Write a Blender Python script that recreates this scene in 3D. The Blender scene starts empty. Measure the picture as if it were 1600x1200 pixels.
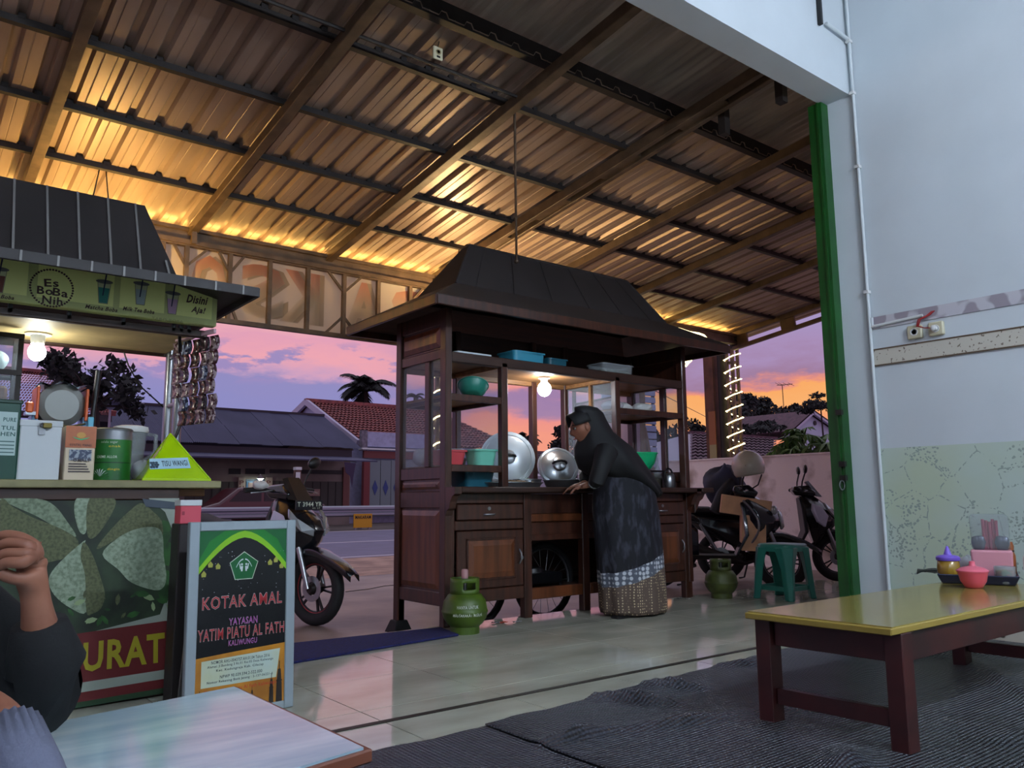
import bpy, bmesh, math, random
from mathutils import Vector, Matrix
random.seed(7)
C = bpy.context.scene.collection
SC = bpy.context.scene
PI = math.pi

# ------------------------------------------------------------------ camera
F, PIT, YAW, ROLL, H = 1253.0, .143988, .665957, -.0079865, .82
_cp, _sp, _cy, _sy, _cr, _sr = math.cos(PIT), math.sin(PIT), math.cos(YAW), math.sin(YAW), math.cos(ROLL), math.sin(ROLL)
fwd = Vector((_cp*_sy, _cp*_cy, _sp)); r0 = Vector((_cy, -_sy, 0)); u0 = Vector((-_sp*_sy, -_sp*_cy, _cp))
rt = r0*_cr + u0*_sr; up = u0*_cr - r0*_sr
cam = bpy.data.cameras.new('camera'); camo = bpy.data.objects.new('camera', cam); C.objects.link(camo)
cam.sensor_width = 36; cam.lens = 36*F/1600; cam.clip_start = .05; cam.clip_end = 400
camo.matrix_world = Matrix(((rt.x, up.x, -fwd.x, 0), (rt.y, up.y, -fwd.y, 0), (rt.z, up.z, -fwd.z, H), (0, 0, 0, 1)))
SC.camera = camo
SC.view_settings.view_transform = 'Standard'; SC.view_settings.look = 'None'
SC.view_settings.exposure = 0.0; SC.view_settings.gamma = 1; SC.view_settings.use_curve_mapping = False

def ray(x, y):                     # a photo pixel -> direction, used only to survey real positions
    a = x-800; b = y-600
    u = _cr*a+_sr*b; v = -_sr*a+_cr*b
    f = F*_cp+v*_sp
    return Vector((f*_sy+u*_cy, f*_cy-u*_sy, F*_sp-v*_cp))
def gy(x, y, Y): r = ray(x, y); s = Y/r.y; return Vector((r.x*s, Y, H+r.z*s))
def gx(x, y, X): r = ray(x, y); s = X/r.x; return Vector((X, r.y*s, H+r.z*s))
def gz(x, y, z): r = ray(x, y); s = (z-H)/r.z; return Vector((r.x*s, r.y*s, z))

def lin(c):
    o = []
    for v in c[:3]:
        v = v/255.0; o.append(v/12.92 if v <= .04045 else ((v+.055)/1.055)**2.4)
    return (*o, 1)

# ------------------------------------------------------------------ world (dusk sky)
W = bpy.data.worlds.new('dusk'); SC.world = W; W.use_nodes = True
nt = W.node_tree; nt.nodes.clear()
def N(t, **k):
    n = nt.nodes.new(t)
    for a, b in k.items(): setattr(n, a, b)
    return n
def math_(op, a, b=None, c=None, clamp=False):
    n = N('ShaderNodeMath', operation=op, use_clamp=clamp)
    for i, v in enumerate((a, b, c)):
        if v is None: continue
        if isinstance(v, (int, float)): n.inputs[i].default_value = v
        else: nt.links.new(v, n.inputs[i])
    return n.outputs[0]
def ramp(fac, stops):
    n = N('ShaderNodeValToRGB'); e = n.color_ramp.elements
    while len(e) > 1: e.remove(e[-1])
    e[0].position = stops[0][0]; e[0].color = lin(stops[0][1])
    for p, c in stops[1:]:
        q = e.new(p); q.color = lin(c)
    nt.links.new(fac, n.inputs[0]); return n.outputs[0]
tc = N('ShaderNodeTexCoord'); sep = N('ShaderNodeSeparateXYZ'); nt.links.new(tc.outputs['Generated'], sep.inputs[0])
mp = N('ShaderNodeMapping'); mp.inputs['Scale'].default_value = (1, 1, 3.2); nt.links.new(tc.outputs['Generated'], mp.inputs[0])
def noise(scale, detail, rough=.55):
    n = N('ShaderNodeTexNoise'); n.inputs['Scale'].default_value = scale; n.inputs['Detail'].default_value = detail
    n.inputs['Roughness'].default_value = rough; nt.links.new(mp.outputs[0], n.inputs['Vector']); return n.outputs['Fac']
n1 = noise(3.2, 6); n2 = noise(9, 5, .6); n3 = noise(26, 4, .6)
el = sep.outputs['Z']
warp = math_('ADD', math_('MULTIPLY', math_('SUBTRACT', n1, .5), .09), math_('ADD', math_('MULTIPLY', math_('SUBTRACT', n2, .5), .065), math_('MULTIPLY', math_('SUBTRACT', n3, .5), .018)))
e = math_('ADD', el, warp)
e = math_('MAXIMUM', e, 0.0)
def smooth_(v, a, b):
    n = N('ShaderNodeMapRange', interpolation_type='SMOOTHSTEP'); nt.links.new(v, n.inputs[0])
    n.inputs[1].default_value = a; n.inputs[2].default_value = b; return n.outputs[0]
def mixk(f, a, c):
    n = N('ShaderNodeMix', data_type='RGBA'); nt.links.new(f, n.inputs['Factor']); nt.links.new(a, n.inputs['A']); n.inputs['B'].default_value = lin(c); return n.outputs['Result']
left = ramp(e, [(0, (215, 160, 180)), (.045, (176, 152, 190)), (.09, (140, 140, 196)), (.138, (146, 140, 192)), (.15, (205, 160, 192)), (.172, (238, 166, 178)), (.2, (226, 160, 184)), (.222, (240, 176, 180)), (.27, (196, 160, 198)), (.4, (186, 176, 208)), (1, (214, 214, 230))])
pn = noise(14, 6, .6)
puff = math_('MULTIPLY', smooth_(pn, .52, .6), math_('MULTIPLY', smooth_(el, .135, .15), smooth_(el, .2, .175)))
left = mixk(puff, left, (158, 140, 190))
right = ramp(e, [(0, (244, 160, 110)), (.075, (245, 150, 118)), (.1, (250, 178, 112)), (.125, (250, 172, 104)), (.13, (236, 146, 126)), (.14, (160, 126, 158)), (.165, (168, 142, 184)), (.25, (164, 152, 200)), (.4, (186, 176, 208)), (1, (214, 214, 230))])
mid = ramp(e, [(0, (246, 158, 120)), (.07, (244, 156, 132)), (.098, (236, 148, 140)), (.112, (166, 132, 168)), (.132, (158, 128, 170)), (.145, (238, 152, 146)), (.165, (236, 158, 164)), (.18, (178, 148, 186)), (.21, (168, 146, 190)), (.225, (228, 166, 182)), (.27, (196, 160, 198)), (.4, (186, 176, 208)), (1, (214, 214, 230))])
hor = N('ShaderNodeCombineXYZ'); nt.links.new(sep.outputs['X'], hor.inputs[0]); nt.links.new(sep.outputs['Y'], hor.inputs[1])
nrm = N('ShaderNodeVectorMath', operation='NORMALIZE'); nt.links.new(hor.outputs[0], nrm.inputs[0])
dot = N('ShaderNodeVectorMath', operation='DOT_PRODUCT'); nt.links.new(nrm.outputs[0], dot.inputs[0]); dot.inputs[1].default_value = (.87, .5, 0)
def smooth(v, a, b):
    n = N('ShaderNodeMapRange', interpolation_type='SMOOTHSTEP'); nt.links.new(v, n.inputs[0])
    n.inputs[1].default_value = a; n.inputs[2].default_value = b; return n.outputs[0]
def mixc(f, a, b):
    n = N('ShaderNodeMix', data_type='RGBA'); nt.links.new(f, n.inputs['Factor']); nt.links.new(a, n.inputs['A']); nt.links.new(b, n.inputs['B']); return n.outputs['Result']
dv = dot.outputs['Value']
sky = mixc(smooth(dv, .955, .99), mixc(smooth(dv, .84, .92), left, mid), right)
bg = N('ShaderNodeBackground'); nt.links.new(sky, bg.inputs[0]); bg.inputs[1].default_value = 1.0
out = N('ShaderNodeOutputWorld'); nt.links.new(bg.outputs[0], out.inputs[0])

# ------------------------------------------------------------------ mesh helper
class MB:
    def __init__(s): s.v = []; s.f = []
    def add(s, v, f, M=None):
        o = len(s.v)
        s.v += [tuple(M @ Vector(p)) if M else tuple(p) for p in v]
        s.f += [tuple(i+o for i in q) for q in f]; return s
    def box(s, x0, y0, z0, x1, y1, z1, M=None):
        return s.add([(x0, y0, z0), (x1, y0, z0), (x1, y1, z0), (x0, y1, z0), (x0, y0, z1), (x1, y0, z1), (x1, y1, z1), (x0, y1, z1)],
                     [(0, 3, 2, 1), (4, 5, 6, 7), (0, 1, 5, 4), (1, 2, 6, 5), (2, 3, 7, 6), (3, 0, 4, 7)], M)
    def cbox(s, c, d, M=None):
        return s.box(c[0]-d[0]/2, c[1]-d[1]/2, c[2]-d[2]/2, c[0]+d[0]/2, c[1]+d[1]/2, c[2]+d[2]/2, M)
    def bar(s, a, b, w, h, up=(0, 0, 1)):            # rectangular bar from a to b
        a = Vector(a); b = Vector(b); d = (b-a); L = d.length; d.normalize()
        u = Vector(up)
        if abs(d.dot(u)) > .98: u = Vector((0, 1, 0))
        sx = d.cross(u).normalized(); su = sx.cross(d)
        M = Matrix(((sx.x, d.x, su.x, a.x), (sx.y, d.y, su.y, a.y), (sx.z, d.z, su.z, a.z), (0, 0, 0, 1)))
        return s.box(-w/2, 0, -h/2, w/2, L, h/2, M)
    def tube(s, pts, r, n=8, closed=False, caps=True):
        pts = [Vector(p) for p in pts]; m = len(pts); o = len(s.v)
        rr = r if isinstance(r, (list, tuple)) else [r]*m
        prev = None
        for i, p in enumerate(pts):
            if closed: t = pts[(i+1) % m]-pts[i-1]
            else: t = pts[min(i+1, m-1)]-pts[max(i-1, 0)]
            t.normalize()
            if prev is None:
                a = Vector((0, 0, 1)) if abs(t.z) < .9 else Vector((1, 0, 0))
                nx = t.cross(a).normalized()
            else:
                nx = (prev-t*prev.dot(t)).normalized()
            prev = nx; ny = t.cross(nx)
            for k in range(n):
                q = 2*PI*k/n; s.v.append(tuple(p+(nx*math.cos(q)+ny*math.sin(q))*rr[i]))
        for i in range(m if closed else m-1):
            for k in range(n):
                a = o+i*n+k; b = o+i*n+(k+1) % n; c = o+((i+1) % m)*n+(k+1) % n; d = o+((i+1) % m)*n+k
                s.f.append((a, b, c, d))
        if caps and not closed:
            s.f.append(tuple(o+k for k in range(n))[::-1]); s.f.append(tuple(o+(m-1)*n+k for k in range(n)))
        return s
    def lathe(s, prof, n=20, c=(0, 0, 0), M=None, caps=True):
        o = len(s.v); vs = []
        for r, z in prof:
            for k in range(n):
                a = 2*PI*k/n; vs.append((c[0]+r*math.cos(a), c[1]+r*math.sin(a), c[2]+z))
        s.v += [tuple(M @ Vector(p)) if M else p for p in vs]
        for i in range(len(prof)-1):
            for k in range(n):
                s.f.append((o+i*n+k, o+i*n+(k+1) % n, o+(i+1)*n+(k+1) % n, o+(i+1)*n+k))
        if caps:
            if prof[0][0] > 1e-4: s.f.append(tuple(o+k for k in range(n))[::-1])
            if prof[-1][0] > 1e-4: s.f.append(tuple(o+(len(prof)-1)*n+k for k in range(n)))
        return s
    def prism(s, poly, ax, a, b, M=None):            # poly in the plane across axis ax, from a to b
        n = len(poly)
        def P(u, v, w): return {'x': (w, u, v), 'y': (u, w, v), 'z': (u, v, w)}[ax]
        vs = [P(u, v, a) for u, v in poly]+[P(u, v, b) for u, v in poly]
        fs = [tuple(range(n))[::-1], tuple(range(n, 2*n))]+[(i, (i+1) % n, n+(i+1) % n, n+i) for i in range(n)]
        return s.add(vs, fs, M)
    def loft(s, rings, caps=True, closed=True):
        o = len(s.v); n = len(rings[0]); m = len(rings)
        for r in rings: s.v += [tuple(p) for p in r]
        for i in range(m-1):
            for k in range(n if closed else n-1):
                s.f.append((o+i*n+k, o+i*n+(k+1) % n, o+(i+1)*n+(k+1) % n, o+(i+1)*n+k))
        if caps:
            s.f.append(tuple(o+k for k in range(n))[::-1]); s.f.append(tuple(o+(m-1)*n+k for k in range(n)))
        return s
    def grid(s, nu, nv, fn):
        o = len(s.v)
        for i in range(nu+1):
            for j in range(nv+1): s.v.append(tuple(fn(i/nu, j/nv)))
        for i in range(nu):
            for j in range(nv):
                a = o+i*(nv+1)+j; s.f.append((a, a+nv+1, a+nv+2, a+1))
        return s
    def ball(s, c, r, n=14, m=9, M=None):
        rx, ry, rz = r if isinstance(r, (tuple, list)) else (r, r, r)
        rings = []
        for i in range(m+1):
            t = PI*i/m; q = max(math.sin(t), .002)
            rings.append([(c[0]+rx*q*math.cos(2*PI*k/n), c[1]+ry*q*math.sin(2*PI*k/n), c[2]-rz*math.cos(t)) for k in range(n)])
        if M: rings = [[M @ Vector(p) for p in r_] for r_ in rings]
        return s.loft(rings)
    def build(s, name, mat, parent=None, smooth=None, bevel=0, sub=0, seg=1, solid=0, kind=None, label=None):
        off = Vector((0, 0, 0)); p = parent
        while p is not None: off = off+p.location; p = p.parent
        me = bpy.data.meshes.new(name)
        me.from_pydata([tuple(Vector(v)-off) for v in s.v] if parent else s.v, [], s.f)
        me.update()
        if mat: me.materials.append(mat)
        bm = bmesh.new(); bm.from_mesh(me); bmesh.ops.recalc_face_normals(bm, faces=bm.faces); bm.to_mesh(me); bm.free()
        o = bpy.data.objects.new(name, me); C.objects.link(o)
        if parent: o.parent = parent
        if smooth is not None:
            me.shade_smooth()
            if smooth < 180: me.set_sharp_from_angle(angle=math.radians(smooth))
        if solid:
            m = o.modifiers.new('s', 'SOLIDIFY'); m.thickness = solid; m.offset = 0
        if bevel:
            m = o.modifiers.new('b', 'BEVEL'); m.width = bevel; m.segments = seg; m.limit_method = 'ANGLE'; m.angle_limit = .6
        if sub:
            m = o.modifiers.new('u', 'SUBSURF'); m.levels = sub; m.render_levels = sub
        if kind: o['kind'] = kind
        if label: o['label'] = label
        return o

def tag(o, label, cat, group=None):
    o['label'] = label; o['category'] = cat
    if group: o['group'] = group
    return o
def thing(name, label, cat, loc=(0, 0, 0), group=None):
    o = bpy.data.objects.new(name, None); C.objects.link(o); o.location = loc; o.empty_display_size = .1
    return tag(o, label, cat, group)
def dup(root, loc=None, rz=None, label=None, group=None, scale=None):
    def cpy(o, par):
        c = o.copy(); C.objects.link(c)
        if par: c.parent = par
        for ch in kids.get(o, []): cpy(ch, c)
        return c
    kids = {}
    for o in list(C.objects):
        if o.parent: kids.setdefault(o.parent, []).append(o)
    r = cpy(root, None)
    if loc is not None: r.location = loc
    if rz is not None: r.rotation_euler.z = rz
    if label: r['label'] = label
    if group: r['group'] = group
    if scale: r.scale = (scale,)*3
    return r
def struct(o): o['kind'] = 'structure'; return o

_tx = {}
def _glyphs(s, bold, shear):
    k = (s, bold, shear)
    if k not in _tx:
        cu = bpy.data.curves.new('t', 'FONT'); cu.body = s; cu.offset = bold; cu.shear = shear; cu.resolution_u = 2; cu.space_character = 1.1
        o = bpy.data.objects.new('t', cu); me = bpy.data.meshes.new_from_object(o)
        _tx[k] = ([tuple(v.co) for v in me.vertices], [tuple(p.vertices) for p in me.polygons])
        bpy.data.objects.remove(o); bpy.data.meshes.remove(me)
    return _tx[k]
def text(s, w, h, bold=0, shear=0):
    """triangles of a string scaled to w x h, origin at lower left; bold letters keep their places"""
    q = _glyphs(s, 0, shear)[0]; v, f = _glyphs(s, bold, shear)
    x0 = min(p[0] for p in q); x1 = max(p[0] for p in q); y0 = min(p[1] for p in q); y1 = max(p[1] for p in q)
    return [((p[0]-x0)/(x1-x0)*w, (p[1]-y0)/(y1-y0)*h) for p in v], f
def tput(mb, s, o, U, V, w, h, **k):
    """text on a plane: origin o (lower left), unit directions U and V"""
    v, f = text(s, w, h, **k); o = Vector(o); U = Vector(U); V = Vector(V)
    return mb.add([o+U*a+V*b for a, b in v], f)
def poly(mb, pts, o, U, V):
    o = Vector(o); U = Vector(U); V = Vector(V)
    return mb.add([o+U*a+V*b for a, b in pts], [tuple(range(len(pts)))])
def circ(cx, cz, rx, rz=None, n=20, a0=0, a1=2*PI):
    rz = rz or rx
    return [(cx+rx*math.cos(a0+(a1-a0)*k/n), cz+rz*math.sin(a0+(a1-a0)*k/n)) for k in range(n)]
UX, UZ = (1, 0, 0), (0, 0, 1)

# ------------------------------------------------------------------ materials
def M(name, c, rough=.6, metal=0, var=0, scale=6, c2=None, bump=0, bscale=60, emit=0, spec=.5, coat=0, det=4, trans=0, stretch=None, alpha=1, lo=.35, hi=.65):
    m = bpy.data.materials.new(name); m.use_nodes = True; t = m.node_tree; b = t.nodes['Principled BSDF']
    col = lin(c); b.inputs['Base Color'].default_value = col; b.inputs['Roughness'].default_value = rough
    b.inputs['Metallic'].default_value = metal; b.inputs['Specular IOR Level'].default_value = spec
    b.inputs['Coat Weight'].default_value = coat; b.inputs['Coat Roughness'].default_value = .08
    b.inputs['Alpha'].default_value = alpha
    if trans: b.inputs['Transmission Weight'].default_value = trans
    co = None
    def coord():
        nonlocal co
        if co is None:
            a = t.nodes.new('ShaderNodeTexCoord'); co = a.outputs['Object']
            if stretch:
                g = t.nodes.new('ShaderNodeMapping'); g.inputs['Scale'].default_value = stretch; t.links.new(co, g.inputs[0]); co = g.outputs[0]
        return co
    if c2 is None and var: c2 = tuple(max(0, v*(1-var)) for v in c)
    if c2 is not None:
        n = t.nodes.new('ShaderNodeTexNoise'); n.inputs['Scale'].default_value = scale; n.inputs['Detail'].default_value = det
        t.links.new(coord(), n.inputs['Vector'])
        r = t.nodes.new('ShaderNodeValToRGB'); r.color_ramp.elements[0].position = lo; r.color_ramp.elements[1].position = hi
        r.color_ramp.elements[0].color = col; r.color_ramp.elements[1].color = lin(c2)
        t.links.new(n.outputs['Fac'], r.inputs[0]); t.links.new(r.outputs[0], b.inputs['Base Color'])
    if bump:
        n = t.nodes.new('ShaderNodeTexNoise'); n.inputs['Scale'].default_value = bscale; n.inputs['Detail'].default_value = 3
        t.links.new(coord(), n.inputs['Vector'])
        u = t.nodes.new('ShaderNodeBump'); u.inputs['Strength'].default_value = bump; u.inputs['Distance'].default_value = .01
        t.links.new(n.outputs['Fac'], u.inputs['Height']); t.links.new(u.outputs[0], b.inputs['Normal'])
    if emit:
        b.inputs['Emission Color'].default_value = col; b.inputs['Emission Strength'].default_value = emit
    return m
def glassy(name, c=(235, 240, 245), fac=.12, rough=.05):
    m = bpy.data.materials.new(name); m.use_nodes = True; t = m.node_tree; t.nodes.clear()
    a = t.nodes.new('ShaderNodeBsdfTransparent'); a.inputs[0].default_value = lin(c)
    g = t.nodes.new('ShaderNodeBsdfPrincipled'); g.inputs['Base Color'].default_value = lin(c); g.inputs['Roughness'].default_value = rough
    x = t.nodes.new('ShaderNodeMixShader'); x.inputs[0].default_value = fac
    o = t.nodes.new('ShaderNodeOutputMaterial')
    t.links.new(a.outputs[0], x.inputs[1]); t.links.new(g.outputs[0], x.inputs[2]); t.links.new(x.outputs[0], o.inputs[0])
    return m
def mnode(m): return m.node_tree, m.node_tree.nodes['Principled BSDF']

black = M('black', (14, 14, 16), .45)
blackgloss = M('black_gloss', (8, 8, 11), .3, coat=.2)
rubber = M('rubber', (20, 20, 22), .75)
steel = M('steel', (150, 152, 155), .3, metal=.9)
chrome = M('chrome', (200, 205, 210), .15, metal=1)
wht = M('white_paint', (205, 212, 214), .6)
whtplastic = M('white_plastic', (215, 216, 214), .4)
cartwood = M('cart_wood', (74, 40, 27), .38, c2=(50, 27, 18), scale=3, stretch=(9, 9, 1), det=6, coat=.25)
cartpanel = M('cart_panel', (112, 62, 34), .32, c2=(78, 42, 24), scale=2.2, stretch=(9, 9, .8), det=6, coat=.3)
cartdark = M('cart_dark_wood', (60, 34, 22), .5, c2=(42, 24, 16), scale=3, stretch=(1, 9, 9))
lightwood = M('light_wood', (150, 104, 62), .5, c2=(120, 80, 45), scale=3, stretch=(1, 9, 9))
roofdark = M('roof_dark_sheet', (48, 44, 44), .6, metal=.0, var=.25, scale=2)
iron = M('painted_iron', (104, 84, 64), .5, metal=.3, var=.25, scale=8)
irondark = M('dark_iron', (40, 34, 32), .6, metal=.3, var=.2, scale=8)
glass = glassy('thin_glass')
clear = glassy('clear_plastic', (225, 230, 232), .22, .15)
skinm = M('skin', (150, 98, 74), .55, c2=(128, 80, 60), scale=12)
red = M('red', (170, 26, 30), .5); yellow = M('yellow', (225, 200, 30), .5); navy = M('navy', (22, 28, 66), .45)
# ------------------------------------------------------------------ room lamp (fluorescent tubes on the back wall)
def tube_lamp(x, y, z, label, e_):
    t = thing('pendant_lamp', label, 'lamp', (x, y, z), 'tube lamps hanging from the ceiling')
    MB().box(x-.62, y-.05, z+.03, x+.62, y+.05, z+.07).build('housing', wht, t, bevel=.005)
    MB().tube([(x-.58, y, z), (x+.58, y, z)], .02, 10).build('light_tube', M('tube_light', (226, 237, 255), emit=e_), t, smooth=60)
    for s_ in (-1, 1):
        MB().box(x+s_*.6-.01, y-.02, z-.02, x+s_*.6+.01, y+.02, z+.035).build('tube_holder', whtplastic, t)
        MB().tube([(x+s_*.5, y, z+.07), (x+s_*.5, y, 4.4)], .005, 5).build('cord', black, t)
tube_lamp(3.0, -1.2, 3.3, 'pendant tube lamp nearest the right wall', 720)
tube_lamp(-.4, -1.8, 3.3, 'pendant tube lamp further from the right wall', 420)

# ------------------------------------------------------------------ shell of the shop
plaster = M('wall_paint', (206, 214, 218), .75, var=.04, scale=1.5, bump=.05, bscale=30)
TZ = 4.4
MBx = MB
struct(MB().box(5.05, -3.2, -.02, 5.2, 2.63, TZ).build('wall_right', plaster))
wf = MB(); wf.box(-3.4, 2.63, 3.565, 5.05, 2.83, TZ); wf.box(5.05, 2.63, -.02, 9.0, 2.83, TZ)
struct(wf.build('wall_front', plaster))
struct(MB().box(-3.55, -3.2, -.02, -3.4, 2.83, TZ).build('wall_left', plaster))
struct(MB().box(-3.55, -3.35, -.02, 5.2, -3.2, TZ).build('wall_back', plaster))
struct(MB().box(-3.55, -3.35, TZ, 5.2, 2.83, TZ+.1).build('ceiling', plaster))

# wallpaper with a leafy vine print (flat print)
wp = M('wallpaper', (178, 186, 158), .7); t, b = mnode(wp)
def wallpaper_nodes():
    tcn = t.nodes.new('ShaderNodeTexCoord')
    def vor(scale, rnd):
        v = t.nodes.new('ShaderNodeTexVoronoi'); v.feature = 'DISTANCE_TO_EDGE'; v.inputs['Scale'].default_value = scale; v.inputs['Randomness'].default_value = rnd
        return v
    ns = t.nodes.new('ShaderNodeTexNoise'); ns.inputs['Scale'].default_value = 5; ns.inputs['Detail'].default_value = 3
    t.links.new(tcn.outputs['Object'], ns.inputs['Vector'])
    mx = t.nodes.new('ShaderNodeMix'); mx.data_type = 'RGBA'; mx.inputs['Factor'].default_value = .06
    t.links.new(tcn.outputs['Object'], mx.inputs['A']); t.links.new(ns.outputs['Color'], mx.inputs['B'])
    v1 = vor(5.5, 1); t.links.new(mx.outputs['Result'], v1.inputs['Vector'])
    lt = t.nodes.new('ShaderNodeMath'); lt.operation = 'LESS_THAN'; lt.inputs[1].default_value = .018; t.links.new(v1.outputs['Distance'], lt.inputs[0])
    v2 = t.nodes.new('ShaderNodeTexVoronoi'); v2.inputs['Scale'].default_value = 52; t.links.new(mx.outputs['Result'], v2.inputs['Vector'])
    l2 = t.nodes.new('ShaderNodeMath'); l2.operation = 'LESS_THAN'; l2.inputs[1].default_value = .36; t.links.new(v2.outputs['Distance'], l2.inputs[0])
    n2_ = t.nodes.new('ShaderNodeTexNoise'); n2_.inputs['Scale'].default_value = 4.2; n2_.inputs['Detail'].default_value = 1; t.links.new(tcn.outputs['Object'], n2_.inputs['Vector'])
    g = t.nodes.new('ShaderNodeMath'); g.operation = 'GREATER_THAN'; g.inputs[1].default_value = .57; t.links.new(n2_.outputs['Fac'], g.inputs[0])
    mu = t.nodes.new('ShaderNodeMath'); mu.operation = 'MULTIPLY'; t.links.new(l2.outputs[0], mu.inputs[0]); t.links.new(g.outputs[0], mu.inputs[1])
    v3 = t.nodes.new('ShaderNodeTexNoise'); v3.inputs['Scale'].default_value = 60; t.links.new(tcn.outputs['Object'], v3.inputs['Vector'])
    g3 = t.nodes.new('ShaderNodeMath'); g3.operation = 'GREATER_THAN'; g3.inputs[1].default_value = .5; t.links.new(v3.outputs['Fac'], g3.inputs[0])
    mu2 = t.nodes.new('ShaderNodeMath'); mu2.operation = 'MULTIPLY'; t.links.new(lt.outputs[0], mu2.inputs[0]); t.links.new(g3.outputs[0], mu2.inputs[1])
    mm = t.nodes.new('ShaderNodeMath'); mm.operation = 'MAXIMUM'; t.links.new(mu.outputs[0], mm.inputs[0]); t.links.new(mu2.outputs[0], mm.inputs[1])
    n4 = t.nodes.new('ShaderNodeTexNoise'); n4.inputs['Scale'].default_value = 2; t.links.new(tcn.outputs['Object'], n4.inputs['Vector'])
    r4 = t.nodes.new('ShaderNodeValToRGB'); r4.color_ramp.elements[0].position = .35; r4.color_ramp.elements[0].color = lin((186, 200, 174)); r4.color_ramp.elements[1].position = .65; r4.color_ramp.elements[1].color = lin((188, 204, 194))
    t.links.new(n4.outputs['Fac'], r4.inputs[0])
    c = t.nodes.new('ShaderNodeMix'); c.data_type = 'RGBA'; c.inputs['B'].default_value = lin((148, 162, 152))
    t.links.new(mm.outputs[0], c.inputs['Factor']); t.links.new(r4.outputs[0], c.inputs['A']); t.links.new(c.outputs['Result'], b.inputs['Base Color'])
wallpaper_nodes()
struct(MB().box(5.045, -3.2, 0, 5.05, 2.6, 1.129).build('trim_4', wp))
band = M('band_lilac', (150, 142, 150), .5, c2=(192, 190, 196), scale=9, det=1, lo=.5, hi=.56)
struct(MB().box(5.042, -3.2, 1.908, 5.05, 2.595, 1.988).build('trim_2', band))
band2 = M('band_speckle', (198, 194, 180), .5, c2=(120, 110, 96), scale=55, det=1, lo=.66, hi=.7)
bl = struct(MB().box(5.042, -3.2, 1.665, 5.05, 2.6, 1.772).build('trim_3', band2))
brn = M('brown_line', (96, 80, 62), .5)
for z in (1.663, 1.768): MB().box(5.039, -3.2, z, 5.043, 2.6, z+.009).build('edge_line', brn, bl)
wlow = M('wallpaper_flower_band', (190, 186, 170), .6, c2=(70, 62, 52), scale=16, det=2, lo=.5, hi=.56)
struct(MB().box(5.038, -3.2, 0, 5.045, 2.55, .17).build('baseboard_right', wlow))

# green steel door frame at the outer edge of the opening
green = M('green_paint', (18, 84, 26), .45, var=.2, scale=4)
gd = struct(MB().box(4.965, 2.80, 0, 5.05, 2.90, 3.56).build('door_1', green))
MB().box(4.955, 2.82, 0, 4.967, 2.835, 3.56).build('guide_lip', green, gd)
for z in (.93, 1.02, 1.36): MB().box(4.94, 2.79, z, 4.97, 2.83, z+.035).build('hinge_lug', irondark, gd)
ring = MB().tube([(4.93+.03*math.cos(a*PI/6), 2.81, .9+.03*math.sin(a*PI/6)) for a in range(12)], .004, 5, closed=True); ring.build('pull_ring', steel, gd, smooth=60)
struct(MB().box(-3.4, 2.775, 0, 4.96, 2.805, .003).build('trim_1', M('floor_track', (48, 44, 36), .5, metal=.4)))

# pipes in the corner
def pipe(name, label, pts, r, m, cat='pipe'):
    return tag(MB().tube(pts, r, 8).build(name, m, smooth=60), label, cat)
cond = thing('conduit_pipe', 'thin white conduit running up the corner beside the shop opening', 'pipe', (5.03, 2.6, 0))
MB().tube([(5.03, 2.6, .05), (5.035, 2.6, 4.39)], .011, 8).build('pipe', wht, cond, smooth=60)
for z in (3.02, 2.15, 3.55, 3.93): MB().box(5.012, 2.585, z, 5.048, 2.618, z+.02).build('clip', whtplastic, cond)
q = gy(1292, 36, 2.6); MB().tube([(q.x, 2.605, q.z), (5.03, 2.6, q.z-.02)], .012, 8).build('branch_pipe', wht, cond, smooth=60)
q2 = gy(1283, 38, 2.61)
tag(MB().box(q2.x-.013, 2.6, q2.z, q2.x+.013, 2.63, 4.39).build('black_duct', black, bevel=.003), 'black vertical duct on the wall above the shop opening', 'duct')
cond2 = thing('conduit_pipe', 'short white conduit lying on the lilac wall band', 'pipe', (5.03, 2.3, 1.93))
MB().tube([(5.033, 2.59, 1.925), (5.033, 2.26, 1.94)], .01, 8).build('pipe', whtplastic, cond2, smooth=60)
MB().tube([(5.033, 2.585, 1.985), (5.033, 2.585, 1.925)], .01, 8).build('end_piece', wht, cond2, smooth=60)
sockm = M('ivory_plastic', (196, 190, 160), .4)
for i, (y0, lab) in enumerate(((2.315, 'ivory wall socket without a plug'), (2.185, 'ivory wall socket with red wires and a white plug'))):
    so = thing('wall_socket', lab, 'socket', (5.05, y0, 1.80), 'ivory sockets on the wall')
    MB().box(5.022, y0-.045, 1.80, 5.05, y0+.045, 1.885).build('face_plate', sockm, so, bevel=.006)
    MB().lathe([(.024, 0), (.024, .004), (.018, .004), (.016, 0)], 16, M=Matrix.Translation((5.022, y0, 1.842)) @ Matrix.Rotation(-PI/2, 4, 'Y')).build('socket_well', whtplastic, so)
    if i:
        MB().lathe([(.016, 0), (.017, .03), (.009, .036)], 14, M=Matrix.Translation((5.018, y0, 1.842)) @ Matrix.Rotation(-PI/2, 4, 'Y')).build('plug', whtplastic, so, smooth=40)
        wr = MB()
        for k in range(3): wr.tube([(4.99, y0, 1.842), (4.985, y0+.05, 1.85), (5.0, y0+.09+.006*k, 1.87), (5.0, y0+.075+.008*k, 1.91), (5.01, y0+.02+.01*k, 1.93), (5.03, y0+.0+.008*k, 1.955)], .0035, 5)
        wr.build('red_wire', M('red_wire', (150, 40, 40), .5), so, smooth=60)

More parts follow.
